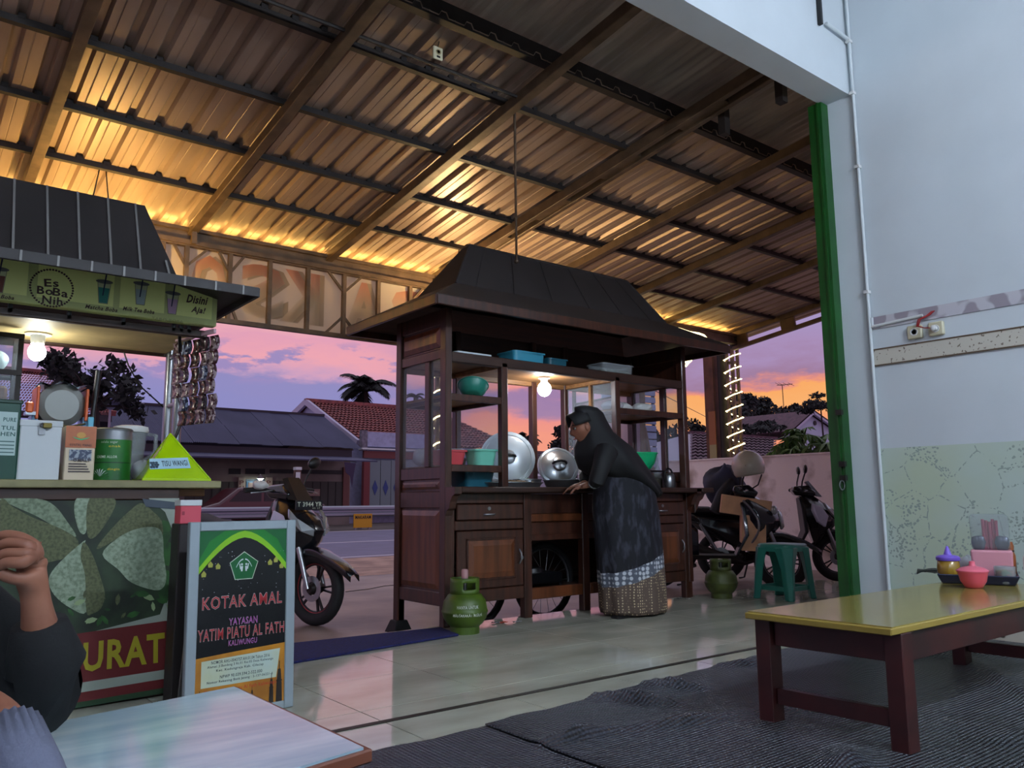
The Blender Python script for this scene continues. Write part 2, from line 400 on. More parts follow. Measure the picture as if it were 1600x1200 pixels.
# ------------------------------------------------------------------ floor: glossy tiles, concrete yard beyond the step
grout = M('grout', (108, 104, 94), .6)
fl = struct(MB().box(-3.4, -3.2, -.1, 7.6, 4.62, -.004).build('floor', grout))
tilem = M('floor_tile', (196, 196, 178), .07, c2=(166, 166, 150), scale=1.6, stretch=(1, 2.4, 1), det=5, spec=.62)
t, b = mnode(tilem)
TX, TY = .5972, .537
tme = None; rows = 0
for i in range(-7, 11):
    for j in range(-3, 4):
        x = 1.567+i*TX; y = 2.98+j*TY
        if x < -3.2 or x+TX > 7.6: continue
        o = MB().box(x+.0025, y+.0025, -.004, x+TX-.0025, min(y+TY, 4.62)-.0025, 0).build('tile', tilem, fl)
mat_rub = M('rubber_mat', (66, 71, 82), .3, spec=.8, var=.2, scale=3); t, b = mnode(mat_rub)
def mat_nodes():
    tcn = t.nodes.new('ShaderNodeTexCoord'); s = t.nodes.new('ShaderNodeSeparateXYZ'); t.links.new(tcn.outputs['Object'], s.inputs[0])
    def m(op, a, bb=None):
        n = t.nodes.new('ShaderNodeMath'); n.operation = op
        for i, v in enumerate((a, bb)):
            if v is None: continue
            if isinstance(v, (int, float)): n.inputs[i].default_value = v
            else: t.links.new(v, n.inputs[i])
        return n.outputs[0]
    a1 = m('SINE', m('MULTIPLY', m('ADD', s.outputs['X'], s.outputs['Y']), 190)); a2 = m('SINE', m('MULTIPLY', m('SUBTRACT', s.outputs['X'], s.outputs['Y']), 190))
    h = m('MULTIPLY', a1, a2)
    u = t.nodes.new('ShaderNodeBump'); u.inputs['Strength'].default_value = 1; u.inputs['Distance'].default_value = .012
    t.links.new(h, u.inputs['Height']); t.links.new(u.outputs[0], b.inputs['Normal'])
mat_nodes()
def ridge(x, y, x0, y0, x1, y1, w, h):
    dx, dy = x1-x0, y1-y0; L2 = dx*dx+dy*dy
    u = max(0, min(1, ((x-x0)*dx+(y-y0)*dy)/L2)); px, py = x0+u*dx, y0+u*dy
    d2 = (x-px)**2+(y-py)**2
    return h*math.exp(-d2/(w*w))*(1-.6*abs(2*u-1))
def matz(x, y):
    z = .006
    for r in ((2.38, 2.52, 2.55, 2.2, .035, .05), (2.72, 2.52, 2.84, 2.32, .03, .045), (2.15, 2.1, 2.6, 1.95, .04, .03), (2.62, 2.0, 3.1, 1.7, .035, .02), (3.3, 2.56, 3.5, 2.45, .04, .03),
              (1.83, 2.16, 2.1, 2.13, .03, .04), (3.6, 1.3, 4.4, 1.9, .05, .025), (3.0, 1.2, 3.7, 1.1, .05, .025), (4.1, 2.3, 4.7, 1.7, .06, .03), (2.2, 1.3, 2.5, 1.45, .06, .05), (3.3, 1.75, 4.2, 2.25, .06, .012)):
        z += ridge(x, y, *r)
    return z+.004*math.sin(x*7+y*3)*math.sin(y*5-x*2)+.003
def edge(x):
    pts = [(-2.5, 2.46), (1.2, 2.47), (1.79, 2.458), (1.80, 2.468), (2.1, 2.49), (2.47, 2.52), (3.0, 2.56), (3.63, 2.61), (5.04, 2.61)]
    for (a, ya), (b_, yb) in zip(pts, pts[1:]):
        if x <= b_: return ya+(yb-ya)*(x-a)/(b_-a)+.006*math.sin(x*23)
    return 2.6
def mat(label, xa, xb, dz, nx):
    def fn(u, v):
        x = xa+(xb-xa)*u; y = -1.6+(edge(x)+1.6)*(1-(1-v)**1.5)
        return (x, y, matz(x, y)+dz)
    o = MB().grid(nx, 90, fn).build('floor_mat', mat_rub, smooth=180, solid=.005)
    return tag(o, label, 'floor mat', 'black rubber mats')
mat('black rubber mat reaching under the blue topped table', -2.4, 1.815, .0, 90)
mat('black wrinkled rubber mat under the red legged table', 1.80, 5.035, .007, 110)

conc = M('yard_concrete', (158, 140, 130), .5, c2=(112, 98, 92), scale=1.3, det=8, bump=.3, bscale=9)
ground = struct(MB().box(-40, 2.83, -.3, 70, 90, -.1).build('ground', M('earth', (96, 84, 80), .9, var=.3, scale=1)))
gravel = M('road_edge', (176, 142, 124), .8, c2=(130, 102, 90), scale=3, det=8, bump=.5, bscale=20)
struct(MB().box(-20, 4.62, -.1, 40, 9.2, -.098).build('floor_yard', conc))
struct(MB().box(-30, 9.2, -.1, 60, 12.2, -.097).build('floor_verge', gravel))
struct(MB().box(-40, 12.2, -.1, 80, 23.4, -.096).build('floor_road', M('asphalt', (98, 94, 122), .55, var=.12, scale=2, bump=.1)))
lnm = M('road_line', (190, 180, 190), .6)
for k, y in enumerate((12.35, 16.9, 23.1)): struct(MB().box(-40, y, -.096, 80, y+.14+.02*k, -.094).build('trim_%d' % (5+k), lnm))
crack = MB().tube([gz(x, y, -.0975) for x, y in ((540, 925), (575, 921), (600, 916), (622, 914))], .006, 4)
struct(crack.build('trim_8', M('crack', (50, 44, 44), .9)))
bm_ = thing('doormat', 'dark blue flat mat lying along the step edge', 'mat', (2.0, 4.3, 0))
q = [gz(*p, 0) for p in ((440, 1010), (688, 983), (717, 994), (440, 1041))]
m_ = MB(); m_.prism([(p.x, p.y) for p in q], 'z', .001, .014); m_.build('mat_body', M('blue_mat', (24, 28, 92), .9, var=.3, scale=60, bump=.6, bscale=120), bm_, bevel=.004)

# boundary wall
bw = M('stained_plaster', (244, 232, 226), .8, c2=(150, 128, 110), scale=2.2, det=9, lo=.52, hi=.72, bump=.2)
struct(MB().box(9.54, 2.85, -.1, 9.68, 8.3, 1.38).build('wall_boundary', bw))
MB().box(9.52, 2.85, 1.38, 9.70, 8.3, 1.40).build('coping', bw, bpy.data.objects['wall_boundary'])

# ------------------------------------------------------------------ canopy
def zc(y): return 4.1195-.13*y
sheetm = M('roof_sheet_metal', (168, 146, 128), .42, metal=.3, c2=(138, 118, 104), scale=1.5, stretch=(3, .4, 1), det=5)
cano = thing('canopy', 'sheet metal canopy roof on iron rafters over the forecourt', 'canopy', (4, 5, 3.4))
def sheet(x0, nrib, pitch):
    mb = MB(); prof = []
    for k in range(nrib):
        xr = x0+pitch*(k+.5)
        prof += [(xr-pitch/2, 0), (xr-.034, 0), (xr-.018, .032), (xr+.018, .032), (xr+.034, 0)]
        prof += [(xr+.075, 0), (xr+.08, .004), (xr+.085, 0)] if pitch > .17 else []
    prof.append((x0+pitch*nrib, 0))
    ya, yb = 3.72, 7.25
    rings = []
    for y in (ya, yb): rings.append([(x, y, zc(y)+.05+dz) for x, dz in prof])
    return mb.loft(rings, caps=False, closed=False)
for i in range(-3, 13): sheet(.784-.0915+i*.732, 4, .183).build('roof_sheet', sheetm, cano)
sheetd = M('roof_sheet_dark', (196, 178, 160), .55, metal=.3, var=.25, scale=2, stretch=(3, .4, 1))
for i in range(-2, 10):
    x0 = -.3+i*.8; n = 60
    r = [[(x0+.8*k/n, y, zc(y)+.2+.009*math.sin(2*PI*k/6)) for k in range(n+1)] for y in (2.7, 3.82)]
    MB().loft(r, caps=False, closed=False).build('roof_sheet', sheetd, cano)
RX = [-.65, .7, 1.985, 3.285, 5.69, 6.96, 8.2]
for x in RX:
    MB().bar((x, 2.85, zc(2.85)-.02), (x, 7.1, zc(7.1)-.02), .07, .08).build('rafter', iron, cano, bevel=.004)
for x in (4.50, 4.62):
    MB().bar((x, 2.85, zc(2.85)-.02), (x, 7.1, zc(7.1)-.02), .045, .09).build('rafter', iron, cano, bevel=.004)
for k in range(5):
    y = 3.3+k*.85; MB().bar((4.56, y, zc(y)-.02), (4.56, y+.42, zc(y+.42)-.02), .08, .05).build('web_plate', iron, cano)
for x, y in ((4.70, 3.42), (4.72, 2.95)): MB().box(x-.03, y-.03, zc(y)-.2, x+.03, y+.03, zc(y)+.12).build('bracket', irondark, cano)
for y in (4.215, 4.975, 5.70, 6.39):
    MB().bar((-1.5, y, zc(y)+.032), (9.75, y, zc(y)+.032), .045, .04).build('purlin', irondark, cano)
    cl = MB()
    for k in range(60):
        x = .784+.183*(k-11); cl.box(x-.02, y-.025, zc(y)+.045, x+.02, y+.025, zc(y)+.075)
    cl.build('sheet_closure', irondark, cano, kind='stuff')
MB().bar((-1.5, 3.76, zc(3.76)+.10), (9.75, 3.76, zc(3.76)+.10), .06, .12).build('ridge_beam', irondark, cano)
MB().bar((-1.5, 2.87, zc(2.87)+.10), (9.75, 2.87, zc(2.87)+.10), .05, .12).build('ledger', irondark, cano)
MB().tube([(1.1, 4.06, zc(4.06)-.01), (3.3, 4.06, zc(4.06)-.01)], .012, 6).build('cable_tube', irondark, cano)
# gutter beam along the street
gut = MB(); z = zc(7.07)
gut.prism([(7.02, z), (7.02, z-.03), (7.06, z-.03), (7.06, z-.11), (7.02, z-.11), (7.02, z-.15), (7.12, z-.15), (7.12, z)], 'x', -1.5, 9.75); gut.build('gutter_beam', iron, cano)
# right edge beam with long slots
xe = 9.72
MB().bar((xe, 2.85, zc(2.85)), (xe, 7.1, zc(7.1)), .06, .07).build('edge_chord', iron, cano)
MB().bar((xe, 2.85, zc(2.85)-.2), (xe, 7.1, zc(7.1)-.2), .06, .05).build('edge_chord', iron, cano)
for k in range(6):
    y = 6.85-k*.78; MB().bar((xe, y, zc(y)-.1), (xe, y+.22, zc(y+.22)-.1), .03, .16).build('web_plate', iron, cano)
for k, x in enumerate((.7, 1.985)):
    y = 7.0; MB().box(x-.02, y-.03, zc(y)-.16, x+.02, y+.02, zc(y)+.03).build('bracket', iron, cano)
MB().box(9.7, 7.02, zc(7.07)-.2, 9.8, 7.14, zc(7.07)+.05).build('corner_plate', irondark, cano)

# LED wrapped lattice post
led = M('led_rope', (255, 236, 170), emit=6)
def post(x, y, zt, label, zb=-.1, turns=6, phase=0, z0=.6):
    p = thing('canopy_post', label, 'post', (x, y, zb), 'light wrapped posts of the canopy')
    for dx, dy in ((-.06, -.05), (.06, -.05), (-.06, .05), (.06, .05)):
        MB().box(x+dx-.018, y+dy-.018, zb, x+dx+.018, y+dy+.018, zt).build('post_leg', iron, p)
    k = 0; z = zb+.2
    while z < zt:
        MB().box(x-.06, y-.06, z, x+.06, y+.06, z+.035).build('batten', iron, p); z += .3
    n = turns*16; pts = []
    for k in range(n+1):
        a = 2*PI*k/16+phase; c, s_ = math.cos(a), math.sin(a); m_ = max(abs(c), abs(s_))
        pts.append((x+.095*c/m_*.95, y+.085*s_/m_, z0+(zt-.12-z0)*k/n))
    MB().tube(pts, .008, 6).build('light_rope', led, p, smooth=60)
    return p
post(9.84, 7.22, zc(7.1)-.1, 'canopy corner post wrapped in glowing light rope, above the boundary wall', turns=8, z0=1.45)
q = gy(686, 650, 7.12)
post(q.x, 7.12, zc(7.1)-.1, 'canopy post wrapped in light rope seen through the cart glass', turns=9, z0=.5, phase=2)
rp = [gy(x, y, 6.9) for x, y in ((1000, 508), (1020, 510), (1045, 516), (1060, 513), (1078, 519), (1092, 521), (1100, 524), (1108, 533))]
tag(MB().tube(rp, .012, 6).build('light_rope', led, smooth=60), 'loose glowing light rope along the gutter above the cart roof', 'light rope')
tag(MB().tube([gy(1071, 572, 4.95), gy(1080, 563, 4.95), (5.70, 4.93, 2.03), (5.715, 4.92, 2.075)], .011, 6).build('light_rope', led, smooth=60), 'short glowing light rope hanging at the cart roof end', 'light rope')

# fascia sign: translucent cloth in an iron frame, letters seen from behind
fz0, fz1, fy = 2.42, 3.06, 7.07
fs = thing('fascia_sign', 'translucent cloth sign in an iron frame under the canopy edge, seen from behind', 'sign', (2.5, fy, fz0))
cloth = bpy.data.materials.new('sign_cloth'); cloth.use_nodes = True; t = cloth.node_tree; t.nodes.clear()
def n_(t, k): return t.nodes.new(k)
d = n_(t, 'ShaderNodeBsdfDiffuse'); d.inputs[0].default_value = lin((232, 220, 196)); tr = n_(t, 'ShaderNodeBsdfTranslucent'); tr.inputs[0].default_value = lin((236, 222, 196))
x = n_(t, 'ShaderNodeMixShader'); x.inputs[0].default_value = .72; o = n_(t, 'ShaderNodeOutputMaterial')
t.links.new(d.outputs[0], x.inputs[1]); t.links.new(tr.outputs[0], x.inputs[2]); t.links.new(x.outputs[0], o.inputs[0])
fxr = gy(690, 452, fy).x
MB().box(-1.2, fy+.035, fz0, fxr, fy+.038, fz1).build('cloth', cloth, fs)
for px in (250, 288, 357, 420, 480, 537, 590.6, 640.6):
    x = gy(px, 470, fy).x; MB().box(x-.018, fy-.02, fz0, x+.018, fy+.02, fz1).build('frame_bar', iron, fs)
for k in range(4): MB().box(-1.2+k*.42, fy-.02, fz0, -1.165+k*.42, fy+.02, fz1).build('frame_bar', iron, fs)
for z in (fz0, fz1): MB().box(-1.2, fy-.025, z-.02, fxr, fy+.025, z+.02).build('frame_rail', iron, fs)
for a, b_, up_ in ((265, 288, 1), (323, 288, 1), (337, 357, 1), (381, 357, 1), (510, 537, 1), (566, 537, 1), (372, 357, -1), (508, 537, -1), (563, 537, -1), (662, 640, 1)):
    xa = gy(a, 470, fy).x; xb = gy(b_, 470, fy).x; zz = fz1 if up_ > 0 else fz0
    MB().bar((xa, fy, zz), (xb, fy, zz-.2*up_), .022, .022).build('brace', iron, fs)
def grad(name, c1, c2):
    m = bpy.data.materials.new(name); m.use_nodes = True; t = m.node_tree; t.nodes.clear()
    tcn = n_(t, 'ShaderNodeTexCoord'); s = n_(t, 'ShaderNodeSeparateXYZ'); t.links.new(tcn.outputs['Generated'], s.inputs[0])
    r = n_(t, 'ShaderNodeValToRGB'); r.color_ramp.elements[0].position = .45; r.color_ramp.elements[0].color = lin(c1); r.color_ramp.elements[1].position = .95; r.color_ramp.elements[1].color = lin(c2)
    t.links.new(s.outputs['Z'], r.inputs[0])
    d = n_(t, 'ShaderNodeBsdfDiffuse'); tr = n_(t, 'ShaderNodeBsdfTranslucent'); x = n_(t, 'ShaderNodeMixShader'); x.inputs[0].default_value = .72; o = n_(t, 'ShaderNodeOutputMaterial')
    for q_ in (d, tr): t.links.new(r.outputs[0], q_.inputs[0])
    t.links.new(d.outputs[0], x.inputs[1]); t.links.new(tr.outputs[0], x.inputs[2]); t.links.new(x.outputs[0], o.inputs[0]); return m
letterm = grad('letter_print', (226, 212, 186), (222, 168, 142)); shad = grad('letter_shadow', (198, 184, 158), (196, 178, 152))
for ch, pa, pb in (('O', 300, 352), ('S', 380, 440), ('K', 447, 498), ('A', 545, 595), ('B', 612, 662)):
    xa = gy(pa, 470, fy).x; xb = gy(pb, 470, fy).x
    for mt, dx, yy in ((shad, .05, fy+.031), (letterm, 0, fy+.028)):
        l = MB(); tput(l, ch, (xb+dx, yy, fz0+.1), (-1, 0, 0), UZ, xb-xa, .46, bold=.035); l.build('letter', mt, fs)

# hanging rod and tag
rod = thing('hanging_rod', 'thin rod hanging from a rafter down to the wooden cart roof', 'rod', (3.6, 4.5, 2.5))
a = gy(807, 408, 4.66); b_ = gy(804, 166, 4.215)
MB().tube([a, Vector((b_.x, b_.y, zc(b_.y)))], .009, 6).build('rod_shaft', iron, rod, smooth=60)
MB().ball(a, .02, 8, 6).build('rod_end', iron, rod)
q = roof = None
a = gy(684, 84, 3.95)
tg = thing('hanging_tag', 'small cream plastic tag hanging by a wire from the canopy edge', 'tag', a)
MB().box(a.x-.035, a.y-.008, a.z-.04, a.x+.035, a.y+.008, a.z+.045).build('tag_body', sockm, tg, bevel=.015, seg=3)
MB().lathe([(.018, 0), (.018, .004), (.012, .004), (.012, 0)], 16, M=Matrix.Translation((a.x, a.y-.008, a.z+.008)) @ Matrix.Rotation(PI/2, 4, 'X')).build('ring', M('tag_ring', (150, 140, 100), .5), tg)
MB().box(a.x-.012, a.y-.011, a.z-.03, a.x+.012, a.y-.008, a.z-.018).build('slot', black, tg)
MB().tube([(a.x, a.y, a.z+.045), (a.x-.01, a.y-.05, a.z+.1), (a.x-.02, 3.76, zc(3.76)+.05)], .003, 5).build('wire', black, tg)

# warm up-lights on canopy and sign; bowls and the cart-side lamp are added
def uplight(label, x, y, z, e_, c, tilt):
    t = thing('warm_lamp', label, 'lamp', (x, y, z), 'warm up lights under the canopy')
    MB().ball((x, y, z), .05, 14, 9).build('bulb', M('warm_bulb', c, emit=e_), t, smooth=180)
    Mx = Matrix.Translation((x, y, z)) @ Matrix.Rotation(tilt, 4, 'X')
    MB().lathe([(.025, -.10), (.06, -.09), (.11, -.04), (.14, .03), (.134, .03), (.105, -.035), (.055, -.08)], 24, M=Mx, caps=False).build('added_shade_bowl', irondark, t, smooth=50)  # bowl added to stop light falling downwards and send it to the roof
    MB().lathe([(.02, -.12), (.024, -.05)], 12, M=Mx).build('lamp_socket', black, t, smooth=40)
    for s_ in (-1, 1): MB().tube([(x+s_*.135, y, z+.02), (x+s_*.02, y, zc(y)+.088)], .005, 5).build('hanger', irondark, t)
uplight('warm up light hanging behind the roof of the drink stall', 1.15, 6.5, 2.48, 1150, (255, 206, 118), -.6)
uplight('added warm fill light hanging behind the hood of the wooden cart', 4.4, 6.4, 2.6, 1050, (255, 214, 150), .1)  # unseen fill lamp, added to brighten the middle of the canopy

tag(MB().tube([(-1.4, 7.10, zc(7.10)+.006), (9.6, 7.10, zc(7.10)+.006)], .010, 6).build('light_rope', M('warm_rope', (255, 204, 110), emit=38), smooth=60), 'warm light rope lying on top of the gutter beam', 'light rope')
# ------------------------------------------------------------------ wooden food cart
x0, xr, y0, yb = 2.97, 5.48, 4.51, 5.18
cart = thing('food_cart', 'dark brown wooden food cart with a sheet hood and glass sided cabinets', 'cart', (x0, y0, 0))
def cbx(name, x1, y1, z1, x2, y2, z2, m=cartwood, bev=.005, parent=None): return MB().box(x1, y1, z1, x2, y2, z2).build(name, m, parent or cart, bevel=bev)
def framed(name, ax, c, u0, z0, u1, z1, t, m=cartpanel, side=-1):
    """raised and fielded panel lying in a plane (ax 'x' or 'y') at c, facing side"""
    a = c; b1 = c+side*t*.35; b2 = c+side*t
    i = .035
    def P(u, z, d): return (d, u, z) if ax == 'x' else (u, d, z)
    mb = MB()
    r = [[P(u0, z0, a), P(u1, z0, a), P(u1, z1, a), P(u0, z1, a)], [P(u0, z0, b1), P(u1, z0, b1), P(u1, z1, b1), P(u0, z1, b1)],
         [P(u0+i, z0+i, b2), P(u1-i, z0+i, b2), P(u1-i, z1-i, b2), P(u0+i, z1-i, b2)]]
    mb.loft(r); return mb.build(name, m, cart)
for side, X in ((-1, x0), (1, xr)):
    a, b_ = (X, X+.055) if side < 0 else (X-.055, X)
    cbx('corner_post', a, y0, .13, b_, y0+.07, 2.14); cbx('corner_post', a, yb-.07, -.02, b_, yb, 2.14)
    m1, m2 = a+.008, b_-.008
    for z1, z2 in ((.13, .22), (.77, .885), (.965, 1.05), (1.79, 1.86), (2.03, 2.14)): cbx('rail', m1, y0+.07, z1, m2, yb-.07, z2)
    cbx('mullion', m1, 4.73, 1.05, m2, 4.79, 1.79)
    c = (a+b_)/2
    for z1, z2 in ((.22, .77), (.885, .965), (1.86, 2.03)):
        cbx('backing_panel', c-.006, y0+.07, z1, c+.006, yb-.07, z2, cartwood, 0)
        framed('side_panel', 'x', c+.006*side, y0+.085, z1+.015, yb-.085, z2-.015, .02, side=side)
    for y1, y2 in ((y0+.07, 4.73), (4.79, yb-.07)): cbx('pane', c-.002, y1, 1.05, c+.002, y2, 1.79, glass, 0)
    MB().prism([(y0, .91), (y0-.115, .91), (y0-.115, .865), (y0-.085, .85), (y0-.06, .815), (y0-.045, .77), (y0-.02, .755), (y0, .72)], 'x', a, b_).build('corbel', cartwood, cart)
# rear left foot with its rubber shoe and rear right foot
for X in (x0, xr-.055):
    cbx('foot', X+.004, yb-.07, -.06, X+.051, yb-.005, .13)
    MB().loft([[(X+.0275+s*(.075-.03*k), yb-.037+t_*(.075-.03*k), -.1+.085*k) for s, t_ in ((-1, -1), (1, -1), (1, 1), (-1, 1))] for k in (0, 1)]).build('rubber_shoe', rubber, cart, bevel=.005)
# lower cabinet body
cbx('floor_board', x0+.05, y0+.02, .15, xr-.05, yb-.03, .18, cartdark)
for xa, xb in ((x0+.05, 3.70), (3.705, 4.84), (4.845, xr-.05)): cbx('back_board', xa, yb-.03, .15, xb, yb-.01, .87, cartdark)
for x in (3.645, 4.21, 4.80): cbx('front_leg', x, y0, 0, x+.07, y0+.06, .87)
for x in (x0+.002, xr-.09): cbx('front_leg', x, y0+.012, 0, x+.085, y0+.07, .80)
for x in (3.68, 4.82): cbx('partition', x, y0+.06, .18, x+.02, yb-.03, .87, cartdark)
def front_unit(xa, xb, tex):
    cbx('rail', xa, y0+.008, .14, xb, y0+.04, .225); cbx('rail', xa, y0+.008, .62, xb, y0+.04, .685); cbx('rail', xa, y0+.008, .80, xb, y0+.04, .87)
    dr = cbx('drawer', xa+.012, y0-.004, .69, xb-.012, y0+.02, .795, cartwood)
    xm = (xa+xb)/2-.02
    MB().tube([(xm-.045, y0-.004, .725), (xm-.035, y0-.025, .725), (xm+.035, y0-.025, .725), (xm+.045, y0-.004, .725)], .006, 6).build('drawer_handle', steel, dr, smooth=60)
    MB().lathe([(.013, 0), (.013, .006), (.004, .006)], 12, M=Matrix.Translation((xm, y0-.004, .765)) @ Matrix.Rotation(PI/2, 4, 'X')).build('keyhole', steel, dr)
    door = cbx('door', xa+.012, y0-.002, .23, xb-.012, y0+.02, .615, cartwood)
    p = framed('door_panel', 'y', y0-.004, xa+.1, .3, xb-.1, .55, .016); p.parent = door
    p.matrix_parent_inverse = Matrix.Identity(4); 
    for w1, w2, z1, z2 in ((xa+.085, xa+.1, .285, .565), (xb-.1, xb-.085, .285, .565)): cbx('bead', w1, y0-.012, z1, w2, y0, z2, cartwood, .003, door)
    for z1 in (.285, .55): cbx('bead', xa+.085, y0-.012, z1, xb-.085, y0, z1+.015, cartwood, .003, door)
    MB().tube([(xb-.05, y0-.004, .38), (xb-.052, y0-.03, .41), (xb-.052, y0-.03, .45), (xb-.05, y0-.004, .48)], .006, 6).build('door_handle', steel, door, smooth=60)
    MB().lathe([(.013, 0), (.013, .006), (.004, .006)], 12, M=Matrix.Translation((xb-.028, y0-.004, .42)) @ Matrix.Rotation(PI/2, 4, 'X')).build('door_lock', steel, door)
front_unit(3.055, 3.645, 0); front_unit(4.87, 5.39, 1)
for xa, xb in ((3.715, 4.21), (4.28, 4.80)):
    cbx('apron_board', xa, y0+.015, .72, xb, y0+.03, .865); cbx('apron_rail', xa, y0+.004, .665, xb, y0+.045, .72, cartpanel)
    cbx('apron_board', xa, y0+.018, .57, xb, y0+.034, .66); cbx('apron_rail', xa, y0+.004, .53, xb, y0+.045, .575)
    cbx('low_rail', xa, y0+.006, .12, xb, y0+.05, .20, cartpanel)
cbx('counter_top', x0+.055, y0-.115, .872, xr+.02, yb, .912, cartdark, .008)
MB().prism([(xr-.01, .912), (xr+.17, .912), (xr+.17, .872), (xr+.13, .86), (xr+.1, .82), (xr+.06, .80), (xr+.03, .75), (xr-.01, .70)], 'y', y0-.05, y0+.06).build('corbel', cartwood, cart, bevel=.004)
cbx('counter_end', xr+.02, y0-.115, .872, xr+.17, yb, .912, cartdark)
# glass house
for x in (3.452, 4.60): cbx('front_post', x, y0, .912, x+.055, y0+.055, 1.80)
for x in (3.47, 4.24, 4.60): cbx('rear_post', x, yb-.06, .912, x+.05, yb, 2.14)
cbx('front_beam', x0+.05, y0, 1.765, xr-.05, y0+.05, 1.835, cartdark); cbx('rear_beam', x0+.05, yb-.05, 1.765, xr-.05, yb, 1.835, lightwood)
cbx('loft_deck', x0+.05, y0+.05, 1.80, xr-.05, yb-.05, 1.815, lightwood, 0)
cbx('loft_back', x0+.05, yb-.02, 1.835, xr-.05, yb-.005, 2.14, cartdark, 0)
cbx('cross_beam', 3.465, y0+.05, 1.765, 3.495, yb-.05, 1.80, lightwood); cbx('cross_beam', 4.615, y0+.05, 1.765, 4.645, yb-.05, 1.80, lightwood)
for nm, xa, xb, z in (('shelf', x0+.055, 3.46, 1.045), ('shelf', x0+.055, 3.46, 1.53), ('shelf', 4.65, xr-.06, 1.535)):
    cbx(nm, xa, y0+.03, z, xb, yb-.06, z+.018, lightwood, 0)
    for yy in (y0+.012, yb-.06): cbx('shelf_rail', xa-.01, yy, z-.03, xb+.01, yy+.03, z+.018, cartwood, .003)
    for xx in (xa, xb-.02): cbx('shelf_rail', xx, y0+.03, z-.03, xx+.02, yb-.06, z, cartwood, .003)
for x in (3.475, 4.625): cbx('pane', x, y0+.06, 1.06, x+.004, yb-.07, 1.76, glass, 0)
cbx('pane_frame', 4.60, 4.80, 1.06, 4.645, 4.83, 1.765, lightwood)
# roof skirt, hood
ex0, ex1, ey0, ey1, ez = 2.71, 5.72, 4.22, 5.47, 2.10
hx0, hx1, hy0, hy1, hz = 3.10, 5.32, 4.58, 5.12, 2.345
def ring4(xa, xb, ya, yb_, z): return [(xa, ya, z), (xb, ya, z), (xb, yb_, z), (xa, yb_, z)]
MB().loft([ring4(ex0, ex1, ey0, ey1, ez+.035), ring4(hx0, hx1, hy0, hy1, hz)], caps=False).build('roof_skirt', roofdark, cart, solid=.006)
lb = MB()
MB().loft([ring4(ex0+.02, ex1-.02, ey0+.02, ey1-.02, ez+.02), ring4(hx0, hx1, hy0, hy1, hz-.04)], caps=False).build('skirt_lining', cartdark, cart, solid=.01)
for a, b_ in (((ex0, ey0), (ex1, ey0)), ((ex1, ey0), (ex1, ey1)), ((ex1, ey1), (ex0, ey1)), ((ex0, ey1), (ex0, ey0))):
    MB().bar((a[0], a[1], ez), (b_[0], b_[1], ez), .022, .065).build('eave_board', cartwood, cart, bevel=.004)
MB().loft([ring4(hx0, hx1, hy0, hy1, hz-.005), ring4(3.375, 5.07, 4.80, 4.90, 2.735)], caps=True).build('roof_hood', roofdark, cart)
for k in range(6):
    u = (k+.5)/6+.01*math.sin(k*5); a = Vector((hx0+(hx1-hx0)*u, hy0-.003, hz)); b_ = Vector((3.375+1.695*u, 4.797, 2.735))
    MB().bar(a, b_, .02, .004, up=(0, -1, .5)).build('hood_seam', roofdark, cart)
for a, b_ in (((hx0, hy0, hz), (3.375, 4.80, 2.735)), ((hx1, hy0, hz), (5.07, 4.80, 2.735)), ((3.375, 4.80, 2.735), (5.07, 4.80, 2.735))):
    MB().tube([a, b_], .010, 6).build('hip_cap', roofdark, cart)
# wheels (spoked) under the cart, standing on the lower yard
for x, yy in ((3.45, 4.86), (4.12, 4.86), (5.2, 4.86)):
    M_ = Matrix.Translation((x, yy, .2)) @ Matrix.Rotation(PI/2, 4, 'X')
    w = MB().tube([M_ @ Vector((.275*math.cos(2*PI*k/28), .275*math.sin(2*PI*k/28), 0)) for k in range(28)], .024, 8, closed=True).build('wheel', rubber, cart, smooth=60)
    MB().tube([M_ @ Vector((.248*math.cos(2*PI*k/28), .248*math.sin(2*PI*k/28), 0)) for k in range(28)], .01, 6, closed=True).build('rim', steel, w, smooth=60)
    s_ = MB()
    for k in range(18): s_.tube([M_ @ Vector((.02*math.cos(k*2.1), .02*math.sin(k*2.1), .02*(-1)**k)), M_ @ Vector((.245*math.cos(2*PI*k/18), .245*math.sin(2*PI*k/18), 0))], .002, 4)
    s_.build('spokes', steel, w, kind='stuff'); MB().lathe([(.02, -.04), (.02, .04)], 10, M=M_).build('hub', steel, w)
# bulb
bx, by, bz = 4.14, 4.85, 1.70
bl = thing('light_bulb', 'bright white bulb under the deck of the wooden cart', 'lamp', (bx, by, bz), 'glowing bulbs')
bulbm = M('cool_bulb', (235, 245, 255), emit=90)
MB().lathe([(.045, .10), (.045, .085), (.03, .085), (.028, .05)], 16, (bx, by, bz)).build('lamp_holder', whtplastic, bl, smooth=40)
MB().ball((bx, by, bz), (.055, .055, .06), 16, 10).build('bulb', bulbm, bl, smooth=180)
MB().lathe([(.03, .05), (.045, .03), (.05, .01)], 16, (bx, by, bz), caps=False).build('bulb_collar', whtplastic, bl, smooth=40)

